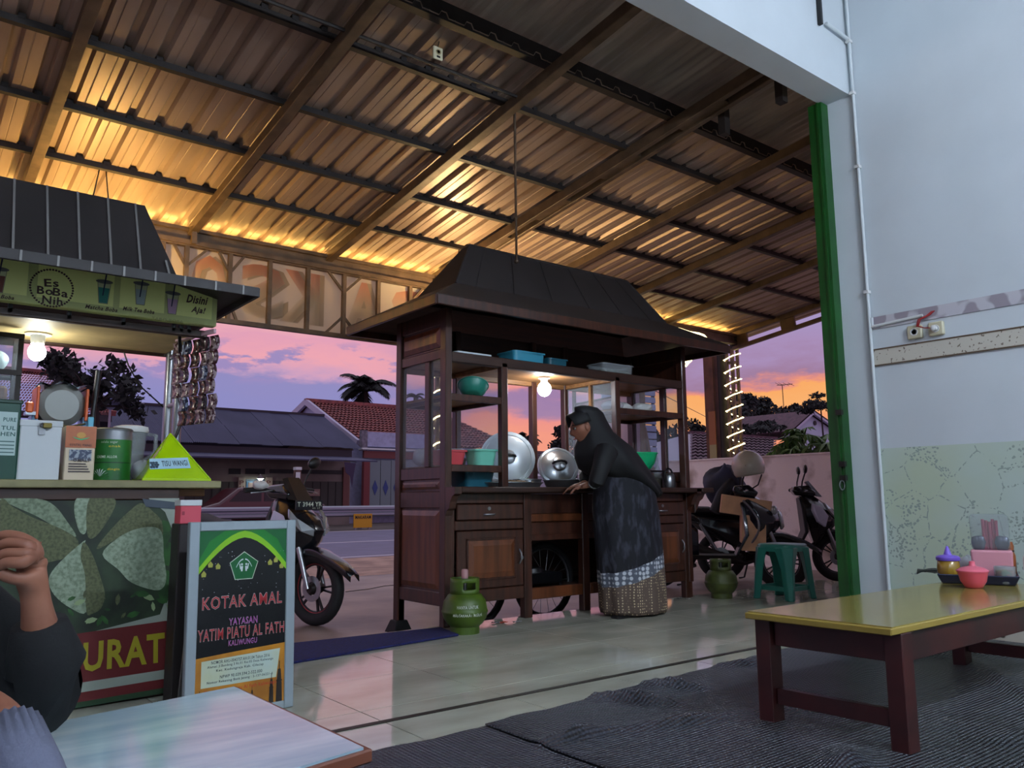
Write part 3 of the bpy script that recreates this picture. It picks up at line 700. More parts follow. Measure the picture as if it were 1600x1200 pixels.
# ---- things on and in the cart
ct = .912
def tub(name, label, cat, x, y, z, a, b_, h, m, fl=.82, rim=.012, n=4, group=None, rnd=.03):
    """open tub: rounded rectangle, wider at the top"""
    t = thing(name, label, cat, (x, y, z), group)
    def rr(a_, b2, zz):
        r = rnd; p = []
        for cx_, cy_, q in ((a_/2-r, b2/2-r, 0), (-a_/2+r, b2/2-r, 1), (-a_/2+r, -b2/2+r, 2), (a_/2-r, -b2/2+r, 3)):
            for k in range(5): an = PI/2*(q+k/4); p.append((x+cx_+r*math.cos(an), y+cy_+r*math.sin(an), z+zz))
        return p
    MB().loft([rr(a*fl, b_*fl, 0), rr(a, b_, h), rr(a-.008, b_-.008, h), rr(a*fl-.01, b_*fl-.01, .006)], caps=True).build('tub_body', m, t, smooth=40)
    MB().loft([rr(a+.016, b_+.016, h-rim), rr(a+.016, b_+.016, h), rr(a, b_, h), rr(a, b_, h-rim)], caps=False).build('rim', m, t, smooth=40)
    return t
def bowl(name, label, cat, x, y, z, r, h, m, Mx=None, group=None, extra=None):
    t = thing(name, label, cat, (x, y, z), group)
    pr_ = [(r*.45, 0), (r*.6, h*.08), (r*.85, h*.45), (r*.97, h*.9), (r, h), (r*1.06, h), (r*1.06, h*.94), (r*1.0, h*.93)]
    mb = MB().lathe([(.002, .004), (r*.45, .0)]+pr_[1:5]+[(r*.95, h*.97), (r*.8, h*.45), (r*.5, h*.1), (.002, h*.06)], 24, (0, 0, 0) if Mx else (x, y, z), M=(Matrix.Translation((x, y, z)) @ Mx) if Mx else None, caps=False)
    mb.build('bowl_body', m, t, smooth=50)
    MB().tube([((Matrix.Translation((x, y, z)) @ (Mx or Matrix.Identity(4))) @ Vector((r*math.cos(2*PI*k/24), r*math.sin(2*PI*k/24), h))) for k in range(24)], .006, 6, closed=True).build('rim', m, t, smooth=60)
    return t
teal = M('teal_plastic', (30, 92, 108), .4); redp = M('red_plastic', (206, 78, 84), .35); mintp = M('mint_plastic', (120, 206, 180), .3)
gplast = M('green_plastic', (20, 190, 120), .35); dkgreen = M('sea_green_plastic', (40, 130, 112), .35)
leafy = M('greens', (110, 140, 60), .7, c2=(50, 70, 30), scale=30); food = M('fried_food', (120, 92, 50), .7, c2=(60, 44, 24), scale=40)
noodl = M('lime_food', (160, 180, 90), .7, c2=(120, 150, 60), scale=30)
alum = M('aluminium', (196, 202, 206), .28, metal=.9, var=.1, scale=6)
enam = M('white_enamel', (214, 222, 226), .3, metal=.25)
tub('plastic_tub', 'dark teal plastic tub on the cart counter under the left cabinet', 'tub', 3.36, 4.76, ct, .27, .25, .135, teal, rnd=.03)
tub('plastic_tub', 'red plastic tub on the lowest shelf of the glass cabinet', 'tub', 3.17, 4.78, 1.063, .2, .22, .11, redp, rnd=.04)
t = tub('plastic_tub', 'pale green plastic tub holding lime on the lowest cabinet shelf', 'tub', 3.37, 4.66, 1.063, .19, .2, .115, mintp, rnd=.05)
MB().ball((3.37, 4.66, 1.11), (.075, .08, .055), 12, 8).build('limes', noodl, t, smooth=180)
for k in range(5):
    p = tag(MB().lathe([(.05, 0), (.07, .004), (.105, .014), (.103, .017), (.06, .008), (.002, .006)], 24, (3.34, 5.0, 1.063+.16+.012*k-.09)).build('plate', enam, smooth=50), ('lowest white plate of the pile in the glass cabinet', 'second white plate from the bottom of the cabinet pile', 'middle white plate of the pile in the glass cabinet', 'second white plate from the top of the cabinet pile', 'topmost white plate of the pile in the glass cabinet')[k], 'plate', 'plates piled in the glass cabinet')
tag(tub('food_box', 'closed box under the plate pile in the glass cabinet', 'box', 3.34, 5.0, 1.063, .2, .2, .07, M('grey_plastic', (150, 155, 160), .5)), 'grey plastic box under the pile of plates', 'box')
pb = thing('plastic_bag', 'clear bag of white crackers behind the cabinet side pane', 'bag', (3.1, 5.0, 1.063))
bag_m = glassy('bag_film', (225, 228, 235), .6, .25)
def lump(c, r, amp, seed, n=18, m_=12):
    rd = random.Random(seed); ph = [rd.uniform(0, 6) for _ in range(6)]
    rings = []
    for i in range(m_+1):
        t_ = PI*i/m_; ring_ = []
        for k in range(n):
            a = 2*PI*k/n; d_ = 1+amp*(math.sin(3*a+ph[0]+2*t_)+.7*math.sin(5*a+ph[1]-3*t_)+.6*math.sin(4*t_+ph[2]+a))/2
            q_ = max(math.sin(t_), .01)
            ring_.append((c[0]+r[0]*q_*math.cos(a)*d_, c[1]+r[1]*q_*math.sin(a)*d_, c[2]-r[2]*math.cos(t_)*(d_ if i > m_/2 else 1)))
        rings.append(ring_)
    return MB().loft(rings)
lump((3.1, 5.0, 1.13), (.075, .09, .065), .12, 3).build('bag_film', bag_m, pb, smooth=180)
for k, (dx, dy, dz) in enumerate(((-.02, -.03, .0), (.03, .02, .0), (-.01, .03, .035), (.02, -.02, .035))):
    MB().cbox((3.1+dx, 5.0+dy, 1.10+dz), (.045, .05, .03)).build('cracker', M('cracker%d' % k, (225, 222, 210), .8), pb, bevel=.01)
bowl('colander', 'sea green colander tilted on the middle cabinet shelf', 'colander', 3.33, 4.70, 1.575, .11, .085, dkgreen, Matrix.Rotation(.32, 4, 'Y') @ Matrix.Rotation(-.35, 4, 'X'))
bowl('bowl', 'small blue bowl on the middle cabinet shelf beside the colander', 'bowl', 3.19, 4.86, 1.55, .08, .035, M('blue_plastic', (60, 120, 160), .4))
tub('tray', 'shallow white tray on the loft deck above the glass cabinet', 'tray', 3.27, 4.70, 1.817, .3, .22, .045, M('whitetray', (205, 215, 220), .4), fl=.9)
t1 = tub('storage_box', 'blue plastic box on the loft deck over the bulb', 'box', 3.80, 4.72, 1.83, .30, .22, .1, M('blue_box', (60, 150, 175), .4), fl=.95)
tub('tray', 'brown tray lying under the blue box on the loft deck', 'tray', 3.80, 4.72, 1.817, .32, .24, .012, cartdark, fl=.97)
tub('storage_box', 'dim teal box in the middle of the loft deck', 'box', 4.2, 4.84, 1.817, .2, .2, .12, teal, fl=.95)
t = tub('storage_box', 'clear lidded box of leaves on the loft deck', 'box', 4.76, 4.72, 1.817, .36, .2, .115, clear, fl=.95)
MB().cbox((4.76, 4.72, 1.86), (.32, .17, .06)).build('leaf_filling', M('box_leaf', (90, 110, 70), .8, c2=(160, 165, 140), scale=40), t, bevel=.02)
# big lids leaning on the back rail
def pot_lid(label, c, r, m, lean, yaw, group):
    t = thing('pot_lid', label, 'lid', c, group)
    M_ = Matrix.Translation(c) @ Matrix.Rotation(yaw, 4, 'Z') @ Matrix.Rotation(lean, 4, 'X') @ Matrix.Translation((0, r, 0))
    MB().lathe([(.002, .055), (r*.35, .052), (r*.7, .035), (r*.86, .016), (r*.88, .02), (r*.97, .014), (r, .0), (r*.97, -.004), (r*.8, .012), (.002, .045)], 36, M=M_, caps=False).build('lid_body', m, t, smooth=40)
    MB().tube([M_ @ Vector((r*.995*math.cos(2*PI*k/36), r*.995*math.sin(2*PI*k/36), .002)) for k in range(36)], .006, 6, closed=True).build('lid_rim', m, t, smooth=60)
    hb = MB().lathe([(.05, .05), (.06, .056), (.052, .075), (.03, .085), (.002, .087)], 20, M=M_, caps=False); hb.build('handle_plate', alum, t, smooth=40)
    MB().tube([M_ @ Vector((.055*math.cos(a), .0, .07+.055*math.sin(a))) for a in (0, .5, 1, 1.57, 2.1, 2.6, PI)], .010, 8).build('lid_handle', black, t, smooth=60)
    return t
pot_lid('large pale pot lid leaning behind the cart post', (3.86, 4.97, .935), .215, enam, 1.38, -.55, 'large pot lids on the cart')
pot_lid('large shiny aluminium pot lid leaning beside the woman', (4.28, 4.84, .93), .165, alum, 1.2, -.5, 'large pot lids on the cart')
# trays, pans, food
def pan(name, label, cat, x, y, z, r, h, m, group=None, fill=None, ry=None):
    t = thing(name, label, cat, (x, y, z), group); s_ = (ry or r)/r
    M_ = Matrix.Translation((x, y, z)) @ Matrix.Diagonal((1, s_, 1, 1))
    MB().lathe([(.002, .003), (r*.86, 0), (r*.95, h*.5), (r, h), (r*1.05, h+.004), (r*1.05, h+.008), (r*.97, h), (r*.9, h*.4), (.002, .012)], 30, M=M_, caps=False).build('pan_body', m, t, smooth=40)
    if fill:
        rd = random.Random(int(x*1000)); mb = MB()
        for k in range(26):
            a, q_ = rd.uniform(0, 2*PI), r*.75*math.sqrt(rd.random())
            mb.ball((x+q_*math.cos(a), y+q_*s_*math.sin(a), z+h*.6+.03*(1-q_/r)), (.028*rd.uniform(.6, 1.3), .022, .016), 7, 5, )
        mb.build('food_heap', fill, t, smooth=180, kind='stuff')
    return t
pan('serving_tray', 'wide metal tray of dark food at the front of the counter', 'tray', 3.66, 4.66, ct, .25, .03, alum, 'metal food trays', food, .16)
pan('serving_tray', 'oval metal tray of dark food behind the front tray', 'tray', 3.55, 4.88, ct+.0, .16, .055, alum, 'metal food trays', food, .09)
pan('serving_tray', 'metal tray of fried food below the pale pot lid', 'tray', 3.93, 4.82, ct, .12, .06, alum, 'metal food trays', leafy, .09)
pan('frying_pan', 'round steel pan in the middle of the counter', 'pan', 4.14, 4.62, ct, .165, .05, steel, 'pans on the counter')
lad = thing('ladle', 'ladle with a pale wooden handle resting in the steel pan', 'ladle', (4.2, 4.58, .97))
MB().tube([(4.14, 4.62, .955), (4.24, 4.57, .965), (4.40, 4.50, .935)], [.007, .008, .011], 8).build('ladle_handle', M('pale_wood', (200, 180, 120), .5), lad, smooth=60)
MB().lathe([(.002, -.02), (.03, -.008), (.042, .008), (.039, .008), (.002, -.014)], 14, (4.12, 4.64, .955), caps=False).build('ladle_bowl', steel, lad, smooth=60)
pan('wok', 'dark shallow wok of greens beside the hand of the woman', 'wok', 4.50, 4.62, ct, .14, .055, M('wok_metal', (70, 60, 52), .4, metal=.6), 'pans on the counter', leafy)
cup_t = thing('cup_stack', 'tall stack of white paper cups behind the face of the woman', 'cups', (4.62, 4.93, ct))
cs = MB()
for k in range(11): cs.lathe([(.034, 0), (.041, .034), (.043, .036), (.040, .036)], 18, (4.62, 4.93, ct+.07+.036*k))
cs.build('cup_wall', whtplastic, cup_t, smooth=40, kind='stuff'); MB().lathe([(.075, 0), (.09, .02), (.085, .08), (.07, .085)], 20, (4.62, 4.93, ct)).build('cup_base', clear, cup_t, smooth=40)
# right hand side of the cart
rack = thing('wire_rack', 'low dark rack carrying the green basket', 'rack', (5.12, 4.76, ct))
MB().box(4.95, 4.62, 1.05, 5.29, 4.90, 1.062).build('rack_top', black, rack)
for dx in (4.96, 5.28):
    for dy in (4.63, 4.89): MB().box(dx-.008, dy-.008, ct, dx+.008, dy+.008, 1.05).build('leg', black, rack)
t = bowl('basket', 'bright green plastic basket on the dark rack', 'basket', 5.13, 4.76, 1.064, .15, .145, gplast)
bo = thing('glass_bottle', 'clear long necked glass bottle at the right end of the counter', 'bottle', (5.40, 4.72, ct))
MB().lathe([(.036, 0), (.038, .01), (.038, .11), (.033, .15), (.014, .2), (.012, .29), (.015, .295), (.015, .31), (.011, .31)], 18, (5.38, 4.79, ct)).build('bottle_body', clear, bo, smooth=50)
MB().lathe([(.034, .005), (.034, .09)], 16, (5.38, 4.79, ct)).build('oil', M('oil', (120, 100, 40), .2), bo, smooth=50)
kt = thing('kettle', 'small steel kettle with a black handle beside the bottle', 'kettle', (5.355, 4.64, ct))
MB().lathe([(.05, 0), (.058, .02), (.055, .1), (.04, .125), (.01, .13)], 20, (5.355, 4.64, ct)).build('kettle_body', steel, kt, smooth=50)
MB().tube([(5.355+.05*math.cos(a), 4.64, ct+.11+.06*math.sin(a)) for a in (0, .5, 1, 1.57, 2.1, 2.6, PI)], .008, 8).build('kettle_handle', black, kt, smooth=60)
MB().tube([(5.305, 4.63, ct+.06), (5.27, 4.60, ct+.09), (5.25, 4.58, ct+.12)], [.014, .011, .008], 8).build('spout', steel, kt, smooth=60)
bx_ = thing('wooden_crate', 'open wooden crate at the right end of the counter', 'crate', (5.36, 4.95, ct))
for y_ in (4.86, 5.04): MB().box(5.24, y_, ct, 5.42, y_+.012, ct+.13).build('crate_side', lightwood, bx_)
for x_ in (5.24, 5.408): MB().box(x_, 4.872, ct, x_+.012, 5.04, ct+.13).build('crate_end', lightwood, bx_)
MB().box(5.25, 4.87, ct, 5.41, 5.04, ct+.01).build('crate_floor', lightwood, bx_)
for k, (x_, y_) in enumerate(((4.80, 4.75), (4.98, 4.82), (5.16, 4.75))):
    w_ = tag(lump((x_, y_, 1.60), (.10, .09, .045), .1, 20+k).build('wrapped_bundle', bag_m if k == 0 else M('pale_wrap%d' % k, (205, 208, 206), .5), smooth=180),
             ('crinkled clear bundle on the right cabinet shelf', 'pale wrapped bundle in the middle of the right cabinet shelf', 'pale wrapped bundle at the end of the right cabinet shelf')[k], 'bundle', 'bundles on the right cabinet shelf')
# under the cart
sv = thing('gas_stove', 'black single burner stove on the low board in the open bay of the cart', 'stove', (3.95, 4.8, .18))
MB().box(3.76, 4.66, .20, 4.14, 4.98, .28).build('stove_body', blackgloss, sv, bevel=.01)
MB().lathe([(.1, 0), (.09, .03), (.04, .035)], 20, (3.95, 4.82, .28)).build('burner', black, sv, smooth=40)
MB().lathe([(.016, 0), (.013, .02)], 12, M=Matrix.Translation((3.80, 4.66, .24)) @ Matrix.Rotation(PI/2, 4, 'X')).build('knob', steel, sv)
for dx in (3.78, 4.12):
    for dy in (4.68, 4.96): MB().box(dx-.012, dy-.012, .18, dx+.012, dy+.012, .2).build('leg', black, sv)
tb = thing('water_jug', 'dark blue water jug in the open bay of the cart', 'jug', (3.80, 5.05, .18))
MB().lathe([(.085, 0), (.09, .02), (.09, .2), (.06, .26), (.03, .27), (.03, .3)], 18, (3.82, 5.07, .18)).build('jug_body', M('dark_blue_plastic', (26, 36, 60), .3), tb, smooth=50)
MB().lathe([(.034, 0), (.034, .025)], 14, (3.82, 5.07, .475)).build('cap', whtplastic, tb)

# ---- gas cylinders
gasm = M('gas_green', (76, 102, 24), .42, c2=(62, 84, 22), scale=8, bump=.05); gasd = M('gas_old_green', (78, 88, 34), .55, c2=(58, 62, 26), scale=12)
whtprint = M('white_print', (200, 210, 190), .6)
def gas(label, x, y, s, m, txt, rz=0, capm=None):
    t = thing('gas_cylinder', label, 'gas cylinder', (x, y, 0), 'green gas cylinders on the floor')
    Mx = Matrix.Translation((x, y, 0)) @ Matrix.Rotation(rz, 4, 'Z') @ Matrix.Scale(s, 4)
    MB().lathe([(.03, .022), (.075, .03), (.105, .055), (.128, .09), (.132, .105), (.135, .118), (.138, .122), (.138, .13), (.134, .134), (.132, .15), (.126, .185), (.1, .222), (.06, .24), (.02, .245)], 32, M=Mx).build('tank_body', m, t, smooth=50)
    MB().lathe([(.088, 0), (.088, .045), (.08, .05), (.08, .005)], 28, M=Mx, caps=False).build('foot_ring', m, t, smooth=40)
    # collar with two hand holes
    g = MB(); n = 40; R = .085
    for z in (.222, .255, .295, .318): g.v += [tuple(Mx @ Vector((R*math.cos(2*PI*k/n), R*math.sin(2*PI*k/n), z))) for k in range(n)]
    for k in range(n):
        a = 2*PI*(k+.5)/n
        for j in range(3):
            hole = min(abs(((a-c_+PI) % (2*PI))-PI) for c_ in (-PI/2+.45, PI/2+.45)) < .5
            if j == 1 and hole: continue
            g.f.append((j*n+k, j*n+(k+1) % n, (j+1)*n+(k+1) % n, (j+1)*n+k))
    g.build('collar', m, t, smooth=40, solid=.006)
    MB().lathe([(.014, .24), (.014, .30), (.02, .30), (.02, .315), (.012, .32)], 14, M=Mx).build('valve', steel, t, smooth=40)
    if capm: MB().lathe([(.02, .315), (.021, .36), (.017, .368), (.002, .369)], 16, M=Mx).build('valve_cap', capm, t, smooth=40)
    if txt:
        tm = MB()
        for s_, z, w_, h_, R2, off in (('HANYA UNTUK', .152, .13, .018, .1335, .25), ('MASYARAKAT MISKIN', .108, .18, .018, .137, .25)):
            v, f = text(s_, w_, h_, bold=.02)
            tm.add([(R2*math.sin((a-w_/2)/R2+off)*1.003, -R2*math.cos((a-w_/2)/R2+off)*1.003, z+b2) for a, b2 in v], f, Mx)
        tm.build('lettering', whtprint, t)
    return t
gas('bright green gas cylinder with a pink cap at the left end of the cart', 2.97, 4.28, 1.06, gasm, True, -.71, M('pink_cap', (176, 130, 130), .5))
gas('faded olive gas cylinder near the motorcycles', 5.62, 4.34, 1.0, gasd, False, -1.06)
# scraps on the floor
for k, (px, py) in enumerate(((787, 974), (808, 973), (776, 974), (1038, 940), (1062, 936), (1075, 937))):
    p = gz(px, py, .0); s_ = random.Random(k)
    mb = MB().grid(5, 5, lambda u, v: (p.x+(u-.5)*.05*(1+.3*math.sin(k)), p.y+(v-.5)*.035, .003+.012*abs(math.sin(7*u+k)*math.cos(6*v+k))))
    tag(mb.build('paper_scrap', M('scrap%d' % k, ((190, 90, 70), (150, 150, 150), (120, 120, 120), (190, 190, 200), (130, 125, 120), (140, 136, 130))[k], .7), smooth=180, solid=.001),
        ('small red and white wrapper scrap on the tiles before the cart', 'tiny grey scrap just right of the red wrapper', 'tiny dark scrap just left of the red wrapper', 'crumpled white scrap by the hem of the patterned skirt', 'flat dark scrap under the cart end', 'pale scrap nearest the old gas cylinder')[k], 'litter', 'litter on the tiles')
# ------------------------------------------------------------------ drink stall at the left
sy_ = 3.75
st = thing('drink_stall', 'drink stall with a dark sheet roof, pale green sign board and a meatball banner', 'stall', (.5, 3.9, 0))
def sbx(name, x1, y1, z1, x2, y2, z2, m, bev=.004, parent=None): return MB().box(x1, y1, z1, x2, y2, z2).build(name, m, parent or st, bevel=bev)
olive = M('counter_edge', (140, 134, 92), .5, var=.15, scale=9)
sbx('counter_top', -.6, sy_-.02, .885, 1.235, 4.5, .918, olive)
sbx('under_beam', -.6, sy_+.005, .835, 1.06, sy_+.06, .885, cartdark)
sbx('base_panel', -.6, sy_+.02, .0, 1.055, 4.4, .835, cartdark)
sbx('counter_bracket', 1.06, sy_+.1, .85, 1.2, sy_+.14, .885, lightwood)
# meatball banner: flat print
bn = MB().box(-.6, sy_-.002, .018, 1.062, sy_+.012, .833).build('banner', M('banner_print', (40, 60, 36), .55, c2=(16, 28, 15), scale=9, det=5), st)
grn = M('banner_pale', (150, 160, 148), .6)
def bp(name, pts, m, d, px=True):
    """flat print on the banner from photo survey points"""
    mb = MB()
    if name == 'print_meatball':          # smooth outline
        n = len(pts); sm = []
        for i in range(n):
            a, b, c_, e_ = [Vector(pts[(i+j) % n]) for j in (-1, 0, 1, 2)]
            for u in (0, .25, .5, .75): sm.append(.5*((2*b)+(c_-a)*u+(2*a-5*b+4*c_-e_)*u*u+(3*b-a-3*c_+e_)*u**3))
        pts = [tuple(q) for q in sm]
    v = [gy(x, max(y, 778.5), sy_-.002-d) for x, y in pts]
    mb.add(v, [tuple(range(len(v)))]); return mb.build(name, m, bn)
bp('print_ground', ((232, 777), (280, 777), (274, 968), (236, 990), (262, 940), (276, 880), (270, 830), (258, 800)), grn, .001)
bp('print_plate', ((60, 985), (95, 1000), (250, 960), (272, 900), (272, 968), (180, 990), (60, 1010)), grn, .0008)
meat = M('meatball_print', (124, 140, 114), .6, c2=(92, 106, 82), scale=70, det=4, lo=.4, hi=.64); meat2 = M('meatball_cut_print', (92, 98, 64), .6, c2=(66, 74, 46), scale=90, det=4, lo=.4, hi=.64); meat3 = M('meatball_pale_print', (142, 158, 134), .6, c2=(108, 124, 100), scale=80, det=4, lo=.4, hi=.64)
leafp = M('leaf_print', (44, 96, 36), .6, c2=(22, 58, 22), scale=14); onion = M('onion_print', (140, 160, 116), .6)
bp('print_meatball', ((0, 779), (58, 779), (85, 790), (105, 815), (119, 838), (100, 832), (60, 808), (20, 790)), meat, .002)
bp('print_meatball', ((0, 784), (20, 792), (50, 808), (95, 826), (122, 845), (112, 868), (70, 880), (20, 890), (0, 888)), meat2, .0025)
bp('print_meatball', ((120, 778), (140, 778), (138, 800), (134, 832), (124, 830), (116, 800)), meat3, .002)
bp('print_meatball', ((140, 778), (178, 778), (176, 800), (150, 838), (136, 834)), meat2, .0022)
bp('print_meatball', ((222, 786), (240, 800), (253, 815), (254, 838), (244, 826), (205, 830), (158, 856), (153, 852), (180, 820), (205, 796)), meat2, .003)
bp('print_meatball', ((160, 866), (185, 840), (215, 826), (243, 824), (254, 836), (256, 870), (260, 900), (255, 918), (240, 922), (205, 910), (185, 890)), meat3, .004)
bp('print_meatball', ((130, 846), (132, 850), (126, 870), (133, 900), (135, 956), (110, 950), (85, 930), (76, 905), (92, 880)), meat3, .0035)
bp('print_meatball', ((131, 847), (145, 868), (158, 905), (164, 930), (158, 950), (146, 958), (135, 957), (133, 900), (126, 870)), meat2, .0036)
rd = random.Random(5)
for k in range(26):
    x = rd.uniform(110, 268); y = rd.uniform(925, 972); r = rd.uniform(5, 13); a = rd.uniform(0, 3)
    if y > 985-.16*(x-105)-5: continue
    ca, sa = math.cos(a), math.sin(a)
    bp('print_leaf', [(x+ca*u-sa*v, y+sa*u+ca*v) for u, v in ((-r, 0), (-r*.3, r*.4), (r*.5, r*.35), (r, 0), (r*.4, -r*.4), (-r*.4, -r*.35))], (leafp, onion, leafp, meat2)[k % 4], .0042+.0002*k)
for k in range(14):
    x = rd.uniform(250, 268); y = rd.uniform(820, 930); r = rd.uniform(5, 10)
    bp('print_leaf', [(x+r*math.cos(t_), y+1.5*r*math.sin(t_)) for t_ in (0, 1.2, 2.2, 3.3, 4.4, 5.4)], leafp, .0013+.0001*k)
bp('print_pack', ((222, 779), (278, 785), (278, 796), (228, 792)), M('pack_print', (60, 72, 84), .5), .0045)
redb = M('banner_red', (98, 16, 20), .55); bgreen = M('banner_green', (32, 66, 38), .6)
bp('print_stripe', ((60, 999), (273, 968), (272, 1044), (60, 1077)), redb, .006)
bp('print_stripe', ((60, 1077), (272, 1044), (272, 1058), (60, 1093)), grn, .006)
bp('print_stripe', ((60, 1093), (272, 1058), (272, 1072), (60, 1108)), redb, .006)
bp('print_stripe', ((60, 1108), (272, 1072), (272, 1080), (60, 1117)), bgreen, .006)
ur = MB(); v, f = text('URAT', 1, 1, bold=.03)
P4 = [gy(*p, sy_-.0095) for p in ((130, 1049), (256, 1033), (256, 990), (132, 1006))]
ur.add([P4[0]*(1-a)*(1-b)+P4[1]*a*(1-b)+P4[2]*a*b+P4[3]*(1-a)*b for a, b in v], f); ur.build('lettering', M('banner_yellow', (158, 150, 24), .5), bn)
# posts at the right rear
for y_ in (4.40, 4.22):
    MB().tube([(1.16, y_, .918), (1.16, y_, 1.66)], .022, 10).build('steel_post', steel, st, smooth=60)
for z in (1.05, 1.32, 1.58): MB().tube([(1.16, 4.24, z), (1.16, 4.38, z)], .012, 6).build('rung', steel, st, smooth=60)
for y_ in (4.40, 3.9): MB().tube([(-.5, y_, .918), (-.5, y_, 1.66)], .022, 10).build('steel_post', steel, st, smooth=60)
# ceiling board, sign, roof
ply = M('ply_ceiling', (196, 172, 120), .6, var=.15, scale=5)
sbx('ceiling_board', -.6, 3.82, 1.60, 1.14, 4.42, 1.612, ply)
sbx('ceiling_edge', -.6, 4.40, 1.585, 1.16, 4.43, 1.62, cartdark); sbx('ceiling_edge', -.6, 3.79, 1.585, 1.16, 3.82, 1.62, cartdark)
for px in (15, 108, 193, 272, 284, 296):
    x = gy(px, 490, 3.8).x; sbx('hanger', x-.008, 3.79, 1.60, x+.008, 3.81, 1.70, black, 0)
sb = sbx('sign_board', -.6, sy_-.02, 1.632, 1.18, sy_+.03, 1.835, M('sign_green', (186, 192, 124), .5), .004)
pale = M('sign_pale', (226, 230, 146), .5); brown = M('sign_brown', (66, 44, 38), .6)
yy = sy_-.0225
def sgn(name, m, d=0):
    mb = MB(); return mb, lambda: mb.build(name, m, sb)
def rect(px0, py0, px1, py1, m, name, d=.0):
    """panel on the sign following the board's own axes"""
    a = gy(px0, py0, yy-d); b_ = gy(px1, py1, yy-d)
    return MB().box(a.x, yy-d-.0006, min(a.z, b_.z), b_.x, yy-d, max(a.z, b_.z)).build(name, m, sb)
for xa, xb in ((-.2, .412), (.447, .735), (.76, .945), (.985, 1.155)): MB().box(xa, yy-.0006, 1.662, xb, yy, 1.80).build('print_panel', pale, sb)
lg = MB(); lc = gy(81, 450, yy-.002)
for k in range(44):
    a = 2*PI*k/44; lg.add([(lc.x+.078*math.cos(a)+.005*math.cos(b), yy-.0014, lc.z+.078*math.sin(a)+.005*math.sin(b)) for b in (0, 1.26, 2.5, 3.77, 5.03)], [(0, 1, 2, 3, 4)])
lg.build('print_ring', brown, sb)
def sp(s, px, py, pw, ph, d=.0016, rot=0, ink=brown, **k):
    o = gy(px, py, yy-d); c_, s_ = math.cos(rot), math.sin(rot)
    lt_ = MB(); tput(lt_, s, o, (c_, 0, s_), (-s_, 0, c_), pw, ph, **k); lt_.build('lettering', ink, sb)
sp('Es', 70, 447.5, .050, .031, bold=.022, rot=.12); sp('Bo', 58, 458.5, .055, .032, bold=.022, rot=.02); sp('Ba', 82, 461, .055, .032, bold=.022, rot=-.06); sp('Nih', 66, 473.5, .072, .032, bold=.022, rot=.0)
sp('Matcha Boba', 133, 481.5, .125, .0165, bold=.025, shear=.3); sp('Milk Tea Boba', 192, 484.5, .128, .017, bold=.025, shear=.3)
sp('Disini', 291.5, 472, .094, .036, bold=.03, shear=.3); sp('Aja!', 299, 490, .062, .034, bold=.03, shear=.3); sp('Boba', 1, 466, .045, .015, bold=.025, shear=.3)
sp('TARO BOBA', 237, 499, .135, .012, ink=M('faint_print', (132, 134, 92), .5))
def drink(px, py, fillc, k):
    o = gy(px, py, yy-.001); d_ = yy-.001
    P = lambda pts, dd: [(o.x+a, d_-dd, o.z+b) for a, b in pts]
    def flat(pts, m, dd, nm): MB().add(P(pts, dd), [tuple(range(len(pts)))]).build(nm, m, sb)
    flat([(-.018, .0), (.018, 0), (.027, .095), (-.027, .095)], M('cup_line%d' % k, (90, 92, 80), .5), .0002, 'print_cup')
    flat([(-.016, .002), (.016, .002), (.0252, .093), (-.0252, .093)], M('cup_body%d' % k, (188, 194, 150), .5), .0004, 'print_cup')
    flat([(-.0155, .003), (.0155, .003), (.022, .07), (-.022, .07)], M('cup_fill%d' % k, fillc, .5), .0006, 'print_drink')
    flat(circ(0, .097, .034, .009, 16), M('cup_lid%d' % k, (96, 96, 92), .5), .0008, 'print_lid')
    flat([(-.006, .035), (-.001, .035), (.010, .14), (.004, .14)], navy, .001, 'print_straw')
drink(161, 474.5, (40, 120, 110), 1); drink(219, 476.5, (160, 176, 176), 2); drink(268.5, 491, (186, 150, 180), 3); drink(-4, 457, (110, 60, 50), 4)
# roof: eave slab, steep hood
Ry = [(-.75, 1.245), ]
MB().loft([[(-.75, 3.40, 1.75), (1.25, 3.40, 1.75), (1.25, 4.72, 1.75), (-.75, 4.72, 1.75)], [(-.62, 3.6, 1.81), (.962, 3.6, 1.81), (.962, 4.5, 1.81), (-.62, 4.5, 1.81)]], caps=False).build('roof_skirt', roofdark, st, solid=.006)
for a, b_ in (((-.75, 3.4), (1.25, 3.4)), ((1.25, 3.4), (1.25, 4.72))): MB().bar((a[0], a[1], 1.737), (b_[0], b_[1], 1.737), .015, .04).build('eave_board', roofdark, st)
hb = [(-.62, 3.6, 1.80), (.962, 3.6, 1.80), (.962, 4.5, 1.80), (-.62, 4.5, 1.80)]; ht_ = [(-.5, 4.0, 2.24), (.90, 4.0, 2.24), (.90, 4.12, 2.24), (-.5, 4.12, 2.24)]
MB().loft([hb, ht_]).build('roof_hood', roofdark, st)
seam = M('pale_seam', (120, 118, 116), .5)
for pb, yb_, pt, yt_ in ((20, 391, 22, 287), (75, 399, 73, 296), (125, 406, 121, 304), (174, 413, 168, 312), (220, 420, 211, 320), (265, 424, 262, 407)):
    a = gy(pb, yb_, 3.60); b_ = gy(pt, yt_, 4.0)
    if pb > 260: b_ = a+Vector((-.003, .06, .062))
    MB().bar((a.x, 3.597, 1.806), (b_.x, 3.997, 2.238) if pb < 260 else b_, .009, .006, up=(0, -1, .5)).build('hood_seam', seam, st)
for px in (30, 89.5, 142.5, 193.5, 243, 289.5, 338, 381):
    q = gy(px, 430, 3.392); MB().box(q.x-.004, 3.389, 1.716, q.x+.004, 3.393, 1.757).build('eave_clip', seam, st)
